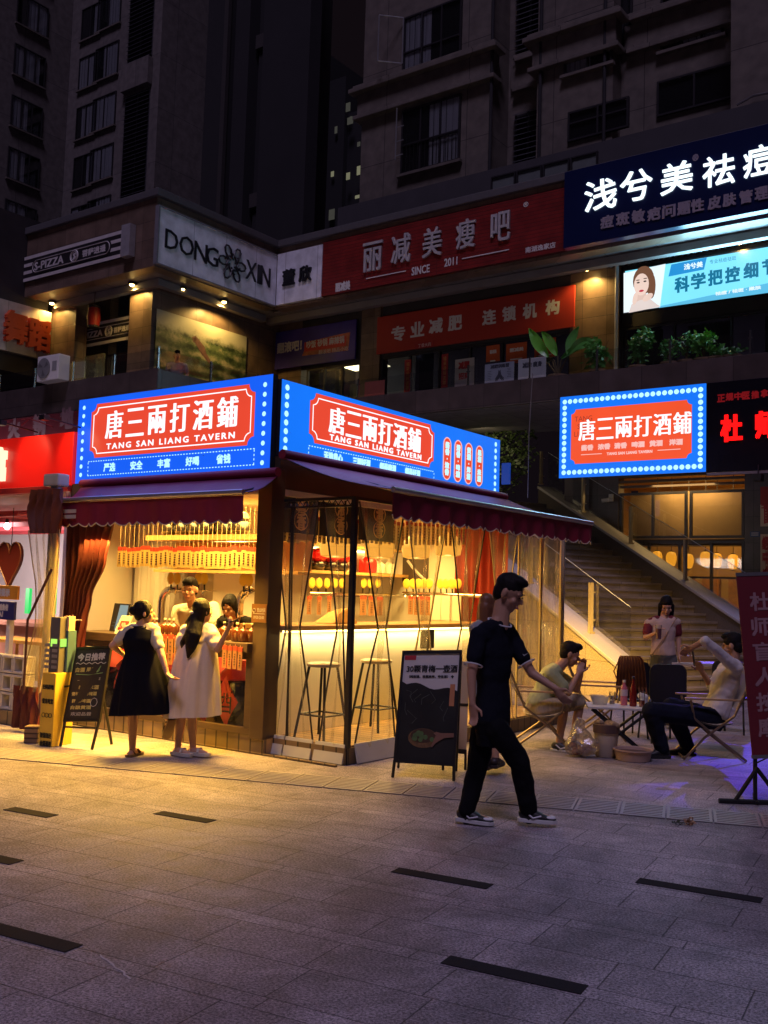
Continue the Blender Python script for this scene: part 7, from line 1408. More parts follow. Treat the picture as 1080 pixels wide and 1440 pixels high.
# seated man leaning back at the right
J = jd(10.9, head=(1030,908), neck=(1031,931), sl=(1035,940,-.2), sr=(1018,942,.2), el=(992,901,-.38), wl=(974,910,-.28), fl=(966,914,-.2), er=(1000,965,.12), wr=(987,944,.0), fr=(980,928,-.05), pelvis=(1005,1006), hl=(1001,1010,-.1), hr=(1001,1010,.1), kl=(916,1000,-.25), al=(931,1053,-.18), kr=(944,994,.1), ar=(967,1050,.12))
J['tl'] = Vector((-1,-.1,0)); J['tr'] = Vector((-1,.05,0))
p = Person('man in a white shirt leaning back in a folding chair, holding a phone up', J, (-.78,.55,-.15), (-.85,.2,.35), SK2, 1.08); p.hair('short'); p.shirt(M('white_shirt', (.62,.58,.55), .75, 0, .06, 5), .022, .8, (.064,.050), -.12, .028, long=.12)
p.pants(M('dark_jeans', (.010,.012,.024), .9, 0, .2, 8, spec=.12), 1.0, (.110,.092,.072), .02); p.shoes(M('shoe_black', (.015,.015,.016), .5))
c = PD(978,926,10.72); b = MB(); b.hexa([c+Vector(v) for v in ((-.03,-.03,-.075),(.0,.03,-.085),(.012,.03,-.08),(-.02,-.035,-.07),(-.05,-.03,.075),(-.02,.03,.065),(-.01,.03,.07),(-.04,-.035,.08))]); put(b, 'phone', M('phone_dark', (.05,.035,.03), .3), None, label='phone held in front of the man in the white shirt', cat='phone', bevel=.004)
# woman by the stairs with a drink
J = jd(13.2, head=(937,852), neck=(934,870), sr=(913,877), sl=(951,876), er=(908,897,-.05), wr=(921,891,-.28), fr=(929,884,-.32), el=(954,899), wl=(955,922,-.05), pelvis=(933,920), hr=(926,930), hl=(941,930), kr=(923,972), ar=(922,1010), kl=(941,972), al=(941,1010))
J['tr'] = Vector((-.3,-1,0)); J['tl'] = Vector((.2,-1,0))
p = Person('woman in a pale tee with maroon sleeves standing by the stairs with a red drink', J, (-.12,-.88,-.40), (-.2,-.97,0), SK1, .98); p.hair('bob'); PT = M('pale_pink_tee', (.58,.42,.33), .8, 0, .06, 5); b = MB(); p.torso(b, .018, -.06); p.wear('shirt', PT, b, .010, 3, .02)
MAR = M('maroon_sleeve', (.16,.012,.02), .8)
for d in 'lr': b = MB(); p.sleeve(b, d, .62, .066, .062); b.cap(p.J['neck'].lerp(p.J['s'+d], .5)+p.up*.02, p.J['s'+d], .058, .066); p.wear('sleeve', MAR, b, .010, 2, .012)
p.pants(M('grey_shorts', (.10,.10,.095), .8), .5, (.115,.115,.1), .02, 'shorts'); p.shoes(M('shoe_dark', (.03,.02,.02), .5), kind='sandal')
b = MB(); b.tube([p.J['sl']+p.up*.07+p.fwd*.05, p.J['neck'].lerp(p.J['pelvis'],.5)+p.fwd*.145, p.J['hr']+p.fwd*.1+p.up*.08-p.side*-.1], .008, 5); put(b, 'bag_strap', M('strap_tan', (.36,.22,.12), .7), p.o)
def tumbler(name, label, pos, r, h, liquid, fill=.7, gm=None):
    t = thing(name, label, 'glass', pos); x, y, z = pos; b = MB(); b.lathe([(r*.8,z),(r,z+h)], (x,y,0), 14); b.f = [f for f in b.f if len(f) == 4 or f[0] != 14*1]; put(b, 'glass_wall', gm or glass('tumbler_glass', (.9,.92,.92), .16, .03), t, recalc=False, smooth=True)
    if liquid: b = MB(); b.lathe([(r*.74,z+.004),(r*(.76+.18*fill),z+h*fill)], (x,y,0), 14); put(b, 'drink', liquid, t, smooth=True)
    return t
RDR = M('red_drink', (.32,.03,.035), .25, 0, .15, 9); c = PD(926,889,12.84); tumbler('drink_glass', 'tall glass of red drink in the hand of the woman by the stairs', c - Vector((0,0,.09)), .042, .18, RDR, .75)
# man up on the left terrace
V0 = 25.6; zf = TZ + .1; q = PD(249,500,V0); hx = q
J = {n: q + Vector(v) for n, v in dict(head=(0,0,.0), neck=(.02,.02,-.2), sr=(-.2,.0,-.26), sl=(.22,.05,-.26), er=(-.26,.02,-.5), wr=(-.15,-.15,-.65), el=(.28,.05,-.5), wl=(.2,-.15,-.62), pelvis=(.02,.05,-.78), hr=(-.08,.05,-.85), hl=(.1,.05,-.85), kr=(-.08,.05,-1.2), ar=(-.08,.05,-1.5), kl=(.1,.05,-1.2), al=(.1,.05,-1.5)).items()}
p = Person('small figure of a man in a grey tee on the left terrace before the mural', J, (.5,-.8,0), (.3,-.95,0), SK2, 1.05, voxel=.014); p.hair('short'); p.shirt(M('grey_tee', (.28,.26,.25), .8)); p.pants(BLKP); p.shoes(BLKP)
# ------------------------------------------------------------------ chairs, tables and things by the stairs
BEI = M('beige_canvas', (.55,.46,.33), .75, 0, .08, 6, .1); TUBE = M('chair_tube', (.30,.22,.14), .35, .7); WARM_WOOD = M('arm_wood', (.42,.26,.12), .45, 0, .15, 5, 0, stretch=(1,8,8))
def camp_chair(label, pos, rz, mat=BEI, back=True):
    F = Fr(pos, rz); t = thing('folding_chair', label, 'folding chair', pos, rz); H = .27
    for s in (-1, 1):
        b = MB(); b.tube([(.30,s*H,.02),(.10,s*H,.24),(-.20,s*H,.47),(-.24,s*H,.56),(-.42,s*H,.98)], .013, 7); b.tube([(-.32,s*H*.94,.02),(-.05,s*H*.94,.22),(.20,s*H*.94,.43),(.24,s*H*.94,.62)], .013, 7); put(b, 'side_frame', TUBE, t, F, smooth=True)
        b = MB(); b.box(-.26, .30, s*H-.025, s*H+.025, .625, .645); put(b, 'armrest', WARM_WOOD, t, F, bevel=.006)
    b = MB(); b.tube([(.30,-H,.02),(.30,H,.02)], .012, 6); b.tube([(-.32,-H,.02),(-.32,H,.02)], .012, 6); b.tube([(-.42,-H,.98),(-.42,H,.98)], .012, 6); put(b, 'cross_bar', TUBE, t, F)
    b = MB(); n = 8; top = [[(.22-.42*i/n, y, .43 - .04*math.sin(math.pi*i/n) - .03*i/n) for y in (-H+.02, -.1, .1, H-.02)] for i in range(n+1)]; b.sheet(top); b.sheet([[Vector(p)-Vector((0,0,.012)) for p in r] for r in top]); put(b, 'seat', mat, t, F, recalc=False, smooth=True)
    if not back: return t
    b = MB(); bk = [[(-.235-.175*i/n - .02*math.sin(math.pi*i/n), y, .54+.42*i/n) for y in (-H+.012, -.1, .1, H-.012)] for i in range(n+1)]; b.sheet(bk); b.sheet([[Vector(p)-Vector((.014,0,0)) for p in r] for r in bk]); put(b, 'backrest', mat, t, F, recalc=False, smooth=True); return t
def G2(px, D): r = ray(px, 1000); q = O + r*(D/r.y); q.z = 0; return q
camp_chair('beige folding chair under the man in the pale green tee', G2(762,11.15), R(-6)); camp_chair('beige folding chair under the man in the white shirt', G2(997,10.88), R(174)); camp_chair('empty backless folding chair behind the small table', G2(842,12.1), R(-10), BEI, False)
c = PD(870,992,11.05); t = thing('folding_table', 'low white folding table crowded with bottles and glasses', 'table', (c.x,c.y,0), R(-8)); F = Fr((c.x,c.y,0), R(-8)); zt = c.z
b = MB(); b.box(-.34,.34,-.24,.24,zt-.025,zt); put(b, 'table_top', M('table_white', (.62,.60,.58), .4), t, F, bevel=.006)
for s in (-1, 1):
    for a in (-1, 1): b = MB(); b.tube([(a*.30,s*.20,zt-.03),(-a*.26,s*.20+.02*a,.012)], .016, 7); put(b, 'leg', BLACK, t, F)
def on_table(dx, dy): q = F.w(dx, dy, zt+.001); return tuple(q)
x, y, z = on_table(-.20,.02); b = MB(); b.lathe([(.075,z),(.105,z+.09),(.108,z+.095),(.098,z+.09),(.07,z+.012)], (x,y,0), 18); put(b, 'food_bowl', glass('bowl_plastic', (.85,.85,.85), .12, .1, .5), None, label='clear plastic food bowl on the left of the low table', cat='bowl', smooth=True)
def bot(label, pos, prof, mat, capm, capz):
    x, y, z = pos; t = thing('bottle', label, 'bottle', pos); b = MB(); b.lathe([(r, z+h) for r, h in prof], (x,y,0), 16); put(b, 'bottle_body', mat, t, smooth=True); b = MB(); b.lathe([(.017,z+capz),(.017,z+capz+.025)], (x,y,0), 10); put(b, 'cap', capm, t); return t
t = bot('pink drink bottle with a white cap on the low table', on_table(.06,.05), [(.036,0),(.038,.01),(.038,.07),(.036,.10),(.038,.13),(.035,.19),(.014,.225),(.014,.245)], M('pink_bottle', (.55,.16,.20), .2), CAPW, .245)
x, y, z = on_table(.06,.05); b = MB(); b.lathe([(.0395,z+.10),(.0395,z+.17)], (x,y,0), 16); put(b, 'bottle_label', M('label_pale', (.6,.5,.5), .5), t)
bot('tall dark red bottle in the middle of the low table', on_table(.15,-.02), [(.037,0),(.039,.01),(.039,.16),(.03,.20),(.014,.25),(.013,.29)], M('red_bottle', (.17,.012,.010), .15), M('cap_dark', (.04,.02,.02), .4), .29)
tumbler('drink_glass', 'tall glass with an orange red drink beside the dark red bottle', on_table(.24,-.05), .037, .17, M('orange_drink', (.50,.09,.03), .25), .4); tumbler('drink_glass', 'empty small glass on the right edge of the low table', on_table(.31,.19), .036, .10, None); tumbler('drink_glass', 'clear glass between the food bowl and the pink bottle', on_table(-.06,.12), .036, .13, M('pale_drink', (.5,.4,.35), .3), .3)
x, y, z = on_table(.27,.12); b = MB(); rg = random.Random(2)
for i in range(7): b.ell(Vector((x+rg.uniform(-.03,.03), y+rg.uniform(-.03,.03), z+.04+.08*rg.random())), AXW, (.035,.03,.04), 8)
put(surf(b, .012, 2, .02), 'tissue', WHITEP, None, label='crumpled white tissue among the glasses on the low table', cat='tissue', recalc=False)
# rubbish bag, bucket, basin
g = GP(816,1064); b = MB(); rg = random.Random(9)
for i in range(9): b.ell(g + Vector((rg.uniform(-.11,.11), rg.uniform(-.08,.08), rg.uniform(.08,.16))), AXW, (.09,.08,.085), 10)
b.tube([g+Vector((0,0,.2)), g+Vector((-.02,0,.30)), g+Vector((.0,0,.39))], [.12,.06,.045], 9)
BAG = glass('bag_plastic', (.92,.88,.84), .14, .18, .24, (.8,.74,.68)); bg = put(surf(b, .012, 2, .05), 'rubbish_bag', BAG, None, label='knotted see-through plastic rubbish bag on the paving by the seated man', cat='bag', smooth=False, recalc=False)
b = MB()
for i in range(12): b.ell(g + Vector((rg.uniform(-.10,.10), rg.uniform(-.06,.06), rg.uniform(.05,.12))), AXW, (.045,.04,.035), 7)
put(b, 'bag_contents', M('bag_rubbish', (.20,.07,.03), .6, 0, .5, 12), bg, smooth=True)
g = GP(852,1064); x, y = g.x, g.y; t = thing('bucket', 'pale bucket heaped with rubbish beside the plastic bag', 'bucket', (x,y,0)); BK = M('bucket_cream', (.55,.48,.38), .5, 0, .06, 5)
b = MB(); b.lathe([(.10,0),(.108,.01),(.128,.30),(.135,.305),(.135,.33),(.122,.33),(.12,.30)], (x,y,0), 22); put(b, 'bucket_body', BK, t, smooth=True)
b = MB()
for i in range(16): b.ell(Vector((x+rg.uniform(-.09,.09), y+rg.uniform(-.09,.09), rg.uniform(.30,.36))), AXW, (.045,.04,.03), 7)
put(b, 'heap', M('heap_rubbish', (.26,.18,.10), .7, 0, .6, 14), t); b = MB(); b.lathe([(.137,.25),(.140,.335),(.134,.34)], (x,y,0), 22); put(b, 'bag_liner', M('liner_dark', (.10,.06,.05), .4), t, smooth=True)
g = GP(890,1069); x, y = g.x, g.y; t = thing('basin', 'shallow pink plastic basin on the paving in front of the low table', 'basin', (x,y,0)); b = MB(); b.lathe([(.15,0),(.17,.005),(.19,.10),(.205,.105),(.205,.118),(.178,.112),(.16,.02)], (x,y,0), 26); put(b, 'basin_body', M('basin_pink', (.50,.34,.26), .4, 0, .08, 5), t, smooth=True); b = MB(); b.lathe([(.165,.03),(.172,.085)], (x,y,0), 24); put(b, 'basin_contents', M('basin_scraps', (.18,.10,.06), .7, 0, .5, 20), t)
# black chair, second table, jacket chair
def black_chair(label, px, D, rz, wide=.42):
    pos = G2(px, D); F = Fr(pos, rz); t = thing('dining_chair', label, 'chair', pos, rz); w = wide/2
    pl = []
    for cx, cz, a0 in ((w-.09,.82,0),(-w+.09,.82,90),(-w+.09,.56,180),(w-.09,.56,270)):
        for j in range(5): a = R(a0+j*22.5); pl.append((cx+.09*math.cos(a), cz+.09*math.sin(a)))
    b = MB(); b.prism(pl, -.225, -.205); put(b, 'backrest', BLACK, t, F, bevel=.004); b = MB(); b.box(-w, w, -.2, .22, .43, .46); put(b, 'seat', BLACK, t, F, bevel=.012)
    for x_ in (-w+.05, w-.05): b = MB(); b.tube([(x_,-.19,.75),(x_,-.17,.44),(x_*1.15,-.24,.005)], .012, 6); put(b, 'leg', DARKM, t, F); b = MB(); b.tube([(x_,.18,.44),(x_*1.15,.24,.005)], .012, 6); put(b, 'leg', DARKM, t, F)
    return t
black_chair('black chair with a rounded back seen from behind, before the standing woman', 930, 12.0, R(4), .44); black_chair('black chair carrying brown bags by the foot of the stair wall', 884, 12.35, R(8), .36); black_chair('black chair half hidden behind the man in the white shirt', 1030, 13.0, R(-30))
c = G2(884, 12.10); b = MB(); rg = random.Random(4); n = 46; rows = []
for z_, w_, o_ in ((.98,.12,.0),(.94,.15,.03),(.80,.17,.05),(.66,.18,.06),(.58,.185,.06)): rows.append([c + Vector((-w_+2*w_*i/n, -.05-o_*(.6+.5*math.sin(i*1.25+z_*2)), z_ + (.03*math.sin(i*1.9) if z_ < .6 else 0))) for i in range(n+1)])
b.sheet(rows); jb = put(b, 'brown_jacket', M('brown_leather', (.16,.055,.02), .5, 0, .4, 6, .1), None, label='brown fringed jacket hung over a chair back by the stair wall', cat='jacket', recalc=False, smooth=True)
b = MB()
for i in range(9): x_ = -.17+.042*i; b.tube([c+Vector((x_,-.13,.62)), c+Vector((x_+rg.uniform(-.02,.02),-.15,.52))], .012, 5)
b.tube([c+Vector((-.14,-.12,.95)), c+Vector((-.21,-.12,.80)), c+Vector((-.17,-.13,.70))], .008, 5); put(b, 'fringe', _mats['brown_leather'], jb)
c = PD(977,931,13.3); zt2 = c.z; t = thing('cafe_table', 'white topped table behind the black chair at the foot of the stairs', 'table', (c.x,c.y,0)); b = MB(); b.box(c.x-.36,c.x+.36,c.y-.22,c.y+.22,zt2-.03,zt2); put(b, 'table_top', M('table_cream', (.62,.55,.45), .4), t, bevel=.006)
for sx in (-1,1):
    for sy in (-1,1): b = MB(); b.tube([(c.x+sx*.30,c.y+sy*.17,zt2-.03),(c.x+sx*.33,c.y+sy*.19,.005)], .016, 6); put(b, 'leg', DARKM, t)
q = PD(966,927,13.25); b = MB(); b.hexa([q+Vector(v) for v in ((-.10,-.05,-.06),(.10,-.05,-.06),(.10,.05,-.06),(-.10,.05,-.06),(-.08,-.03,.05),(.085,-.03,.05),(.085,.03,.05),(-.08,.03,.05))]); hb = put(b, 'handbag', M('tan_leather', (.40,.20,.07), .4), None, label='small tan handbag standing on the white topped table', cat='bag', bevel=.015); b = MB(); b.tube([q+Vector((-.06,0,.04)), q+Vector((-.03,0,.10)), q+Vector((.03,0,.10)), q+Vector((.06,0,.04))], .008, 5); put(b, 'handle', M('strap_tan', (.3,.2,.1)), hb)
# ------------------------------------------------------------------ boards and banner
class Quad:                               # a flat board given by its corners: left/right top, left/right bottom
    def __init__(s, tl, tr, bl, br): s.tl, s.tr, s.bl, s.br = map(Vector, (tl, tr, bl, br)); s.n = nrm((s.tr-s.bl).cross(s.tl-s.br)); s.n = s.n if s.n.y < 0 else -s.n
    def p(s, x, o, z): return s.bl.lerp(s.br, x).lerp(s.tl.lerp(s.tr, x), z) + s.n*o
    def slab(s, b, x0, x1, z0, z1, o0, o1): b.hexa([s.p(x0,o1,z0),s.p(x1,o1,z0),s.p(x1,o0,z0),s.p(x0,o0,z0),s.p(x0,o1,z1),s.p(x1,o1,z1),s.p(x1,o0,z1),s.p(x0,o0,z1)])
    def flat(s, b, pts, o): b.quad(*[s.p(x, o, z) for x, z in pts])
FRB = M('board_frame_black', (.015,.013,.012), .45)
def put2(q, t, nm, mat, pts, o): b = MB(); q.flat(b, pts, o); return put(b, nm, mat, t, recalc=False)
g1, g2 = GP(552,1094), GP(638,1099); D1, D2 = g1.y, g2.y; q = Quad(PD(566,915,D1+.16), PD(650,914,D2+.16), PD(553,1072,D1+.01), PD(640,1078,D2+.01))
t = thing('poster_stand', 'black framed poster stand showing a basket of green plums, left of the walking man', 'poster stand', (g1+g2)/2)
b = MB(); q.slab(b, .02,.98,.015,.985,-.012,-.002); put(b, 'backing', FRB, t); b = MB(); q.slab(b, 0,1,.97,1,-.015,.012); q.slab(b, 0,1,0,.03,-.015,.012); q.slab(b, 0,.04,.03,.97,-.015,.0115); q.slab(b, .96,1,.03,.97,-.015,.0115); put(b, 'frame', FRB, t)
for x_, g_ in ((.02,g1),(.98,g2)): b = MB(); b.tube([q.p(x_,0,.02), g_+Vector((0,0,.005))], .014, 6); put(b, 'leg', FRB, t); b = MB(); b.tube([q.p(x_,-.03,.95), g_+Vector((.06,.52,.005))], .013, 6); put(b, 'leg', FRB, t)
up = [(.04,.03),(.96,.03),(.96,.64)] + [(.96-.92*i/12, .64+.07*(i/12) + .018*math.sin(i*.9)) for i in range(1,12)] + [(.04,.72)]
put2(q, t, 'poster_dark', M('poster_black', (.020,.020,.018), .4, 0, .6, 4), up, .001); put2(q, t, 'poster_white', M('poster_pale', (.62,.60,.56), .5, 0, .04, 3), [(.04,.03+.6),(.96,.63),(.96,.97),(.04,.97)], -.0005)
b = MB(); text(b, '30颗青梅一壶酒', q.p, .52, .835, .84, .065, bold=.004, bz=.001); text(b, '（纯玫瑰、咀眠爽神、守生津） 令', q.p, .52, .765, .74, .024, bold=.002); b.v = [v + q.n*.004 for v in b.v]; put(b, 'lettering', M('ink_black', (.012,.012,.012), .6), t, recalc=False)
put2(q, t, 'red_tag', PRINT, [(.05,.915),(.24,.915),(.24,.955),(.05,.955)], .003); put2(q, t, 'orange_tag', M('tag_orange', (.55,.22,.09), .6), [(.84,.51),(.92,.51),(.92,.70),(.84,.70)], .004)
def oval(cx, cz, rx_, rz_, n=20, a0=0, a1=360): return [(cx+rx_*math.cos(R(a0+(a1-a0)*i/n)), cz+rz_*math.sin(R(a0+(a1-a0)*i/n))) for i in range(n + (1 if a1-a0 < 360 else 0))]
BSK = M('basket_brown', (.16,.085,.03), .7, 0, .4, 30); put2(q, t, 'basket', BSK, oval(.45,.225,.24,.085), .003); put2(q, t, 'basket', M('basket_inner', (.07,.035,.015), .7), oval(.45,.245,.205,.062), .0045)
PLUM = M('plum_green', (.09,.16,.05), .5, 0, .3, 20); rg = random.Random(8)
for i in range(14): put2(q, t, 'plum', PLUM, oval(.45+rg.uniform(-.15,.15), .235+rg.uniform(-.032,.035), .036, .021, 12), .0055+i*.0004)
put2(q, t, 'printed_hand', M('print_skin', (.22,.11,.07), .5), [(.95,.28),(.74,.275),(.66,.285),(.62,.268),(.66,.255),(.62,.20),(.59,.155),(.615,.15),(.66,.185),(.71,.205),(.80,.235),(.95,.245)], .013)
for i in range(9): x0_ = rg.uniform(.15,.85); z0_ = rg.uniform(.33,.6); b = MB(); b.tube([q.p(x0_,.003,z0_), q.p(x0_+rg.uniform(-.08,.08),.003,z0_+rg.uniform(.02,.07)), q.p(x0_+rg.uniform(-.15,.15),.003,z0_+rg.uniform(.05,.12))], .0025, 4); put(b, 'printed_twig', M('twig_grey', (.10,.11,.09), .7), t)
# beige board behind
q = Quad(PD(628,930,9.75), PD(660,930,9.8), PD(622,1055,9.6), PD(656,1058,9.65)); t = thing('poster_stand', 'plain beige backed board stand behind the black framed poster', 'poster stand', GP(640,1066)); b = MB(); q.slab(b, 0,1,0,1,-.01,.0); put(b, 'panel', M('board_beige', (.52,.42,.28), .6), t); b = MB(); q.slab(b, 0,1,-.02,.03,-.012,.006); q.slab(b, 0,1,.5,.53,-.012,.006); put(b, 'frame', FRB, t)
for x_ in (.04,.96): b = MB(); p_ = q.p(x_,0,.02); b.tube([p_, (p_.x,p_.y-.02,.004)], .012, 6); put(b, 'leg', FRB, t)
# chalkboard easel
g1, g2 = GP(85,1050), GP(129,1055); q = Quad(PD(109,913,g1.y+.18), PD(155,911,g2.y+.14), PD(91,1012,g1.y+.06), PD(139,1012,g2.y+.05)); t = thing('chalkboard_easel', 'leaning chalkboard on a black easel covered with chalk writing', 'chalkboard', (g1+g2)/2)
b = MB(); q.slab(b, 0,1,0,1,-.02,0); put(b, 'chalk_panel', M('chalk_black', (.018,.017,.016), .7, 0, .4, 5), t); b = MB(); q.slab(b, -.03,0.0,0,1,-.022,.008); q.slab(b, 1,1.03,0,1,-.022,.008); q.slab(b, -.03,1.03,1,1.03,-.022,.008); q.slab(b, -.03,1.03,-.03,0,-.022,.008); put(b, 'frame', FRB, t)
gl = GP(157,1047)
for a_, c_ in ((q.p(.0,-.01,.02), g1), (q.p(1.0,-.01,.02), g2), (q.p(.5,-.03,.95), gl)): b = MB(); b.tube([a_, c_+Vector((0,0,.004))], .016, 6); put(b, 'leg', FRB, t)
b = MB(); b.tube([q.p(.0,0,-.1), q.p(1.0,0,-.12)], .010, 6); put(b, 'cross_bar', FRB, t)
CW = M('chalk_white', (.62,.62,.55), .9); CY = M('chalk_yellow', (.60,.55,.16), .9); CG = M('chalk_green', (.25,.5,.2), .9)
b = MB(); text(b, '今日推荐', q.p, .48, .88, .82, .10, bold=.006); text(b, '一杯酒', q.p, .33, .55, .3, .045); text(b, '30元一壶', q.p, .66, .57, .4, .04); text(b, '欢迎品尝', q.p, .45, .08, .6, .05); b.tube([q.p(.05+.9*i/20,.002,.79+.012*math.sin(i*1.6)) for i in range(21)], .004, 4); b.tube([q.p(.78+.1*math.cos(i*.785),.002,.24+.06*math.sin(i*.785)) for i in range(9)], .003, 4); b.v = [v + q.n*.003 for v in b.v]; put(b, 'chalk_writing', CW, t, recalc=False)
b = MB(); text(b, '白酒 果酒', q.p, .38, .70, .62, .06, bold=.003); text(b, '桂花米酒', q.p, .55, .45, .6, .055, bold=.003); text(b, '青梅酒 杨梅酒', q.p, .45, .36, .74, .05, bold=.003); text(b, '精酿啤酒', q.p, .4, .26, .55, .05, bold=.003); text(b, '自酿黄酒', q.p, .42, .17, .6, .05, bold=.003); b.v = [v + q.n*.003 for v in b.v]; put(b, 'chalk_writing', CY, t, recalc=False)
b = MB(); b.tube([q.p(.72,.004,.66), q.p(.82,.004,.75), q.p(.78,.004,.68), q.p(.72,.004,.66)], .005, 4); b.tube([q.p(.1,.004,.64), q.p(.5,.004,.625), q.p(.9,.004,.65)], .003, 4); put(b, 'chalk_doodle', CG, t)
# red banner on a folding stand, right edge
g = GP(1062,1131); D = g.y; q = Quad(PD(1035,808,D+.05), PD(1096,806,D+.05), PD(1058,1064,D), PD(1117,1062,D)); t = thing('banner_stand', 'tall dark red standing banner with pale characters at the right edge', 'banner', g)
b = MB(); q.slab(b, 0,1,0,1,-.008,0); put(b, 'banner_cloth', M('banner_dark_red', (.16,.012,.02), .55, 0, .12, 3), t); b = MB(); q.slab(b, -.01,1.01,.99,1.01,-.012,.004); q.slab(b, -.01,1.01,-.012,.008,-.012,.004); put(b, 'banner_bar', M('bar_grey', (.2,.19,.19), .4, .5), t)
b = MB()
for i, c in enumerate('杜师盲人按摩'): text(b, c, q.p, .50-.045*i*.3, .845-.138*i, .46, .098, bold=.012, bz=.003)
b.v = [v + q.n*.003 for v in b.v]; put(b, 'lettering', M('letter_pale_red', (.36,.20,.21), .6), t, recalc=False)
b = MB(); b.tube([PD(1062,1064,D+.02), g+Vector((0,.0,.03))], .018, 7); b.tube([g+Vector((-.30,0,.02)), g+Vector((.35,-.02,.02))], .020, 6); b.tube([g+Vector((-.16,0,.03)), g+Vector((.02,0,.30))], .018, 6); b.tube([g+Vector((.22,.0,.03)), g+Vector((.02,0,.28))], .018, 6); b.tube([g+Vector((.0,-.05,.02)), g+Vector((.12,.35,.02))], .016, 6); b.tube([g+Vector((.0,0,.33)), g+Vector((.25,.1,.42))], .006, 5); put(b, 'folding_base', BLACK, t)
# power bank cabinet on a yellow plinth, and a crate
c0 = GP(73,1051); ca_ = GP(54,1048.5); cb_ = GP(103,1045); e1 = nrm(ca_-c0); e1.z = 0; e2 = nrm(cb_-c0); F2_ = lambda a, b_, z_: c0 + e1*a + e2*b_ + Vector((0,0,z_)); wa = (ca_-c0).length; wb = (cb_-c0).length*.92
t = thing('power_bank_cabinet', 'yellow power bank rental cabinet with a small green display', 'cabinet', c0)
def fb(b, a0, a1, b0, b1, z0, z1): b.hexa([F2_(a0,b0,z0),F2_(a0,b1,z0),F2_(a1,b1,z0),F2_(a1,b0,z0),F2_(a0,b0,z1),F2_(a0,b1,z1),F2_(a1,b1,z1),F2_(a1,b0,z1)])
zt = PD(73,947,c0.y).z; zt2 = PD(70,868,c0.y).z; b = MB(); fb(b, 0,wa,0,wb,0,zt); put(b, 'plinth', M('cabinet_yellow', (.62,.42,.05), .5, 0, .06, 3), t, bevel=.006); b = MB(); fb(b, .03,wa-.02,.06,wb*.55,zt,zt2); put(b, 'charging_unit', M('unit_grey', (.13,.12,.11), .4), t, bevel=.006)
b = MB(); fb(b, .02,.028,.07,.19,zt+.26,zt+.34); fb(b, wa-.01,wa-.004,.07,.1,zt+.26,zt+.30); put(b, 'display', E('green_display', (.45,.9,.12), 1.2), t)
b = MB(); sl_ = MB()
zl0, zl1 = PD(66,910,c0.y).z, PD(66,899,c0.y).z
put(sl_.hexa([F2_(.06,.055,zl0),F2_(.06,.059,zl0),F2_(wa-.04,.059,zl0),F2_(wa-.04,.055,zl0),F2_(.06,.055,zl1),F2_(.06,.059,zl1),F2_(wa-.04,.059,zl1),F2_(wa-.04,.055,zl1)]), 'display', _mats['green_display'], t)
for r_ in range(5):
    for s_ in range(2): z_ = zt+.04+.055*r_; a_ = .05+s_*.10; fb(b, a_, a_+.07, .054, .060, z_, z_+.03)
put(b, 'charger_slot', M('slot_silver', (.42,.40,.36), .4, .5), t); b = MB(); fb(b, .0,wa*.4,.16,wb*.95,zt,zt+.42); put(b, 'blue_panel', M('panel_teal', (.05,.11,.16), .5), t); b = MB(); fb(b, .0,wa*.4,.16,wb*.85,zt+.421,zt2+.01); put(b, 'peach_panel', M('panel_peach', (.60,.42,.27), .5), t)
mpA = lambda x_, o, z_: F2_(x_, -.002-o, z_); b = MB()
for s_, z_, h_, w_ in (('扫码即租', zt-.14,.045,.20),('借充电宝', zt-.28,.05,.18),('随借随还', zt-.62,.05,.20),('全国通用', zt-.70,.05,.24),('租借服务', zt-.82,.03,.12)): text(b, s_, lambda x_, o, z__: mpA(wa-x_, o, z__), wa/2, z_, min(w_, wa*.8), h_, bold=.003)
for k in range(3): b.tube([mpA(wa*(.25+.25*k)+.022*math.cos(a*.785), .002, zt-.42+.022*math.sin(a*.785)) for a in range(9)], .003, 4)
put(b, 'lettering', M('ink_black', (.012,.012,.012), .6), t, recalc=False); b = MB(); fb(b, -.003,-.0005,wb*.45,wb*.72,zt-.15,zt-.13); put(b, 'plinth_slot', BLACK, t)
g = GP(46,1044); b = MB(); b.box(g.x-.07,g.x+.07,g.y-.07,g.y+.07,0,.17); cr_ = put(b, 'wooden_crate', tiles('crate_wood', (.22,.14,.08), .5, .05, (.05,.03,.02), .7, .5, .2, .008, .5), None, label='small slatted wooden block beside the yellow cabinet', cat='crate', bevel=.004)
# fallen flower on the drain
g = GP(970,1160); t = thing('fallen_flower', 'withered flower head lying on the slotted drain cover', 'flower', g); b = MB(); rg = random.Random(6)
leaf_cloud(b, g.x, g.y, .025, .035, .035, .018, 40, .035, rg); put(b, 'petals', M('withered_petal', (.42,.24,.13), .7, 0, .3, 20), t, recalc=False); b = MB(); b.tube([g+Vector((-.02,0,.012)), g+Vector((-.09,.02,.011)), g+Vector((-.13,.01,.012))], .004, 5); leaf_cloud(b, g.x-.09, g.y, .016, .04, .02, .008, 8, .04, rg); put(b, 'stem', M('dry_stem', (.05,.06,.03), .7), t, recalc=False)
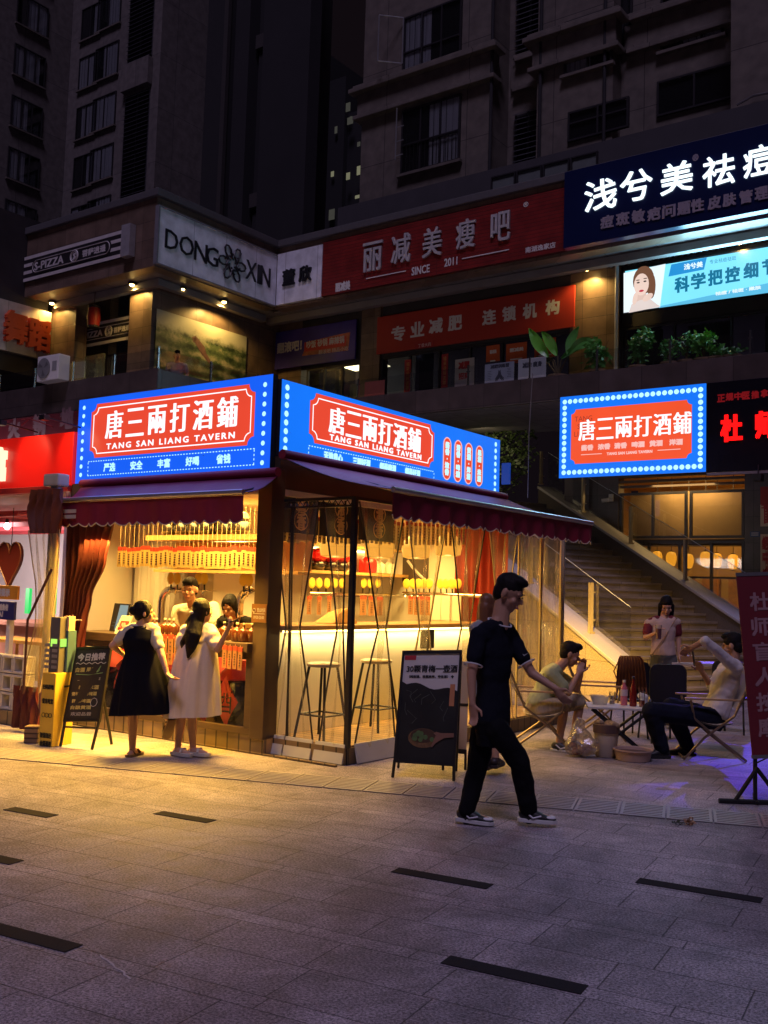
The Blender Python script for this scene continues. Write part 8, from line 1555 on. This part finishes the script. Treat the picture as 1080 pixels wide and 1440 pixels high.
# ------------------------------------------------------------------ plants on the terrace
POT = M('plant_pot', (.30,.20,.14), .6)
def pot(t, x, y, z, r): b = MB(); b.lathe([(r*.75,z),(r,z+.26),(r*.9,z+.26),(r*.85,z+.22)], (x,y,0), 16); put(b, 'pot', POT, t, GRID, smooth=True)
def shrub(label, px, py0, py1, w, n, s, mat, seed, V=12.85):
    x, z1 = HL(V, px, py0); z0 = max(HL(V, px, py1)[1], TZ+.2); t = gthing('potted_shrub', label, 'plant', x, V, TZ); pot(t, x, V, TZ+.01, .2); rg = random.Random(seed); b = MB(); h = z1-z0
    for k in range(7):
        cx = x+rg.uniform(-w,w)*.6; cz = z0+h*rg.uniform(.25,.85); leaf_cloud(b, cx, V+rg.uniform(-.1,.1), cz, w*rg.uniform(.25,.6), .2, h*rg.uniform(.14,.30), int(n/11), s*rg.uniform(.8,1.25), rg)
    put(b, 'foliage', mat, t, GRID, recalc=False); b = MB()
    for k in range(5): b.tube([(x,V,TZ+.25),(x+rg.uniform(-.3,.3)*w,V,z0+h*.4),(x+rg.uniform(-.8,.8)*w,V+rg.uniform(-.1,.1),z0+h*rg.uniform(.6,.9))], [.014,.010,.005], 5)
    put(b, 'stem', M('plant_stem', (.10,.07,.03), .7), t, GRID)
shrub('leafy potted shrub beside the banana plant on the terrace', 842, 474, 522, .36, 420, .13, LEAF, 1); shrub('dense round potted shrub under the left end of the bright screen', 897, 466, 512, .40, 1100, .10, LEAF, 2); shrub('thin potted shrub with gaps, right of the dense round one', 942, 472, 506, .26, 260, .10, LEAF, 3); shrub('slender potted shrub further along the right terrace', 966, 468, 503, .22, 240, .10, LEAF, 4); shrub('upright bright potted shrub on the right terrace', 990, 468, 504, .28, 620, .10, LEAFB, 5); shrub('small spiky bright potted plant beside the upright shrub', 1008, 484, 503, .2, 160, .12, LEAFB, 6); shrub('low sparse potted plant near the right end of the terrace', 1030, 489, 502, .3, 180, .10, LEAF, 7)
V = 12.9; x, z = HL(V, 785, 520); t = gthing('banana_plant', 'potted banana plant with large paddle leaves on the terrace', 'plant', x, V, TZ); pot(t, x, V, TZ+.01, .24)
def paddle(px0, py0, px1, py1, w, mat, bend=.1, dy=0.0):
    a = Vector((*HL(V, px0, py0), 0)); c = Vector((*HL(V, px1, py1), 0)); A = Vector((a.x, V, a.y)); Bv = Vector((c.x, V+dy, c.y)); d = Bv-A; s_ = nrm(d.cross(Vector((0,1,0)))); rows = []
    for i in range(11):
        f = i/10; p_ = A.lerp(Bv, f) + s_*bend*math.sin(math.pi*f)*.5; ww = w*math.sin(math.pi*min(1,f*.93+.06))**.8; rows.append([p_ - s_*ww + Vector((0,-.05,0)), p_, p_ + s_*ww + Vector((0,-.05,0))])
    b = MB(); b.sheet(rows); put(b, 'leaf', mat, t, GRID, recalc=False, smooth=True); b = MB(); b.tube([(x,V,TZ+.25), A.lerp(Vector((x,V,TZ+.4)),.3), A], .018, 6); put(b, 'leaf_stalk', M('plant_stem', (.10,.07,.03)), t, GRID)
for a in ((772,502,745,462,.13,LEAFB,.05,0),(784,500,766,468,.12,LEAFB,-.05,-.1),(800,500,812,458,.12,LEAF,.1,.1),(800,500,838,478,.10,LEAF,.2,-.1),(765,508,738,522,.14,LEAFD,.15,-.1),(790,505,845,482,.09,LEAF,.25,.1),(778,505,752,500,.10,LEAFD,.2,.1)): paddle(*a)
# added projector lamp below black sign, assumed from the blue patch on the paving
x, z = HL(12.3, 1066, 668); t = gthing('assumed_projector_lamp', 'assumed small black projector lamp under the glowing red character sign', 'lamp', x, 12.3, z-.12); b = MB(); b.box(x-.08,x+.08,12.2,12.42,z-.12,z+.02); put(b, 'lamp_body', BLACK, t, GRID, bevel=.01); b = MB(); b.tube([(x,12.3,z),(x,12.34,z+.2)], .015, 6); put(b, 'lamp_bracket', BLACK, t, GRID)
tg = GP(1010,1068); lamp('assumed_projector_beam', 'SPOT', GRID.w(x, 12.15, z-.15), 1500, (.08,.03,1), .02, tg, R(11))  # spot added to cast the blue patch, its lamp is assumed
lamp('stair_fill_light', 'AREA', GRID.w(.9, 5.0, 2.5), 95, (1,.55,.09), .5, ST.w(-.6, .9, .5), spread=60)  # added fill lamp, stands in for tavern light spilling onto the stair wall

def cable(label, pts, r=.008, mat=None): b = MB(); b.tube(pts, r, 5); put(b, 'cable', mat or BLACK, None, GRID, label=label, cat='cable')
a = HL(12.3, 749, 525); c = HL(12.3, 742, 700); cable('thin pale cable hanging down from the terrace edge beside the dotted lightbox', [(a[0],12.3,a[1]),((a[0]+c[0])/2-.03,12.3,(a[1]+c[1])/2),(c[0],12.3,c[1])], .010, PLAS)
a = HL(16.2, 1036, 142); c = HL(16.2, 1082, 134); cable('pale cable sagging across the grey wall at the top right', [(a[0],16.2,a[1]-.1),((a[0]+c[0])/2,16.2,(a[1]+c[1])/2+.06),(c[0]+1,16.2,c[1])], .03, PLAS)
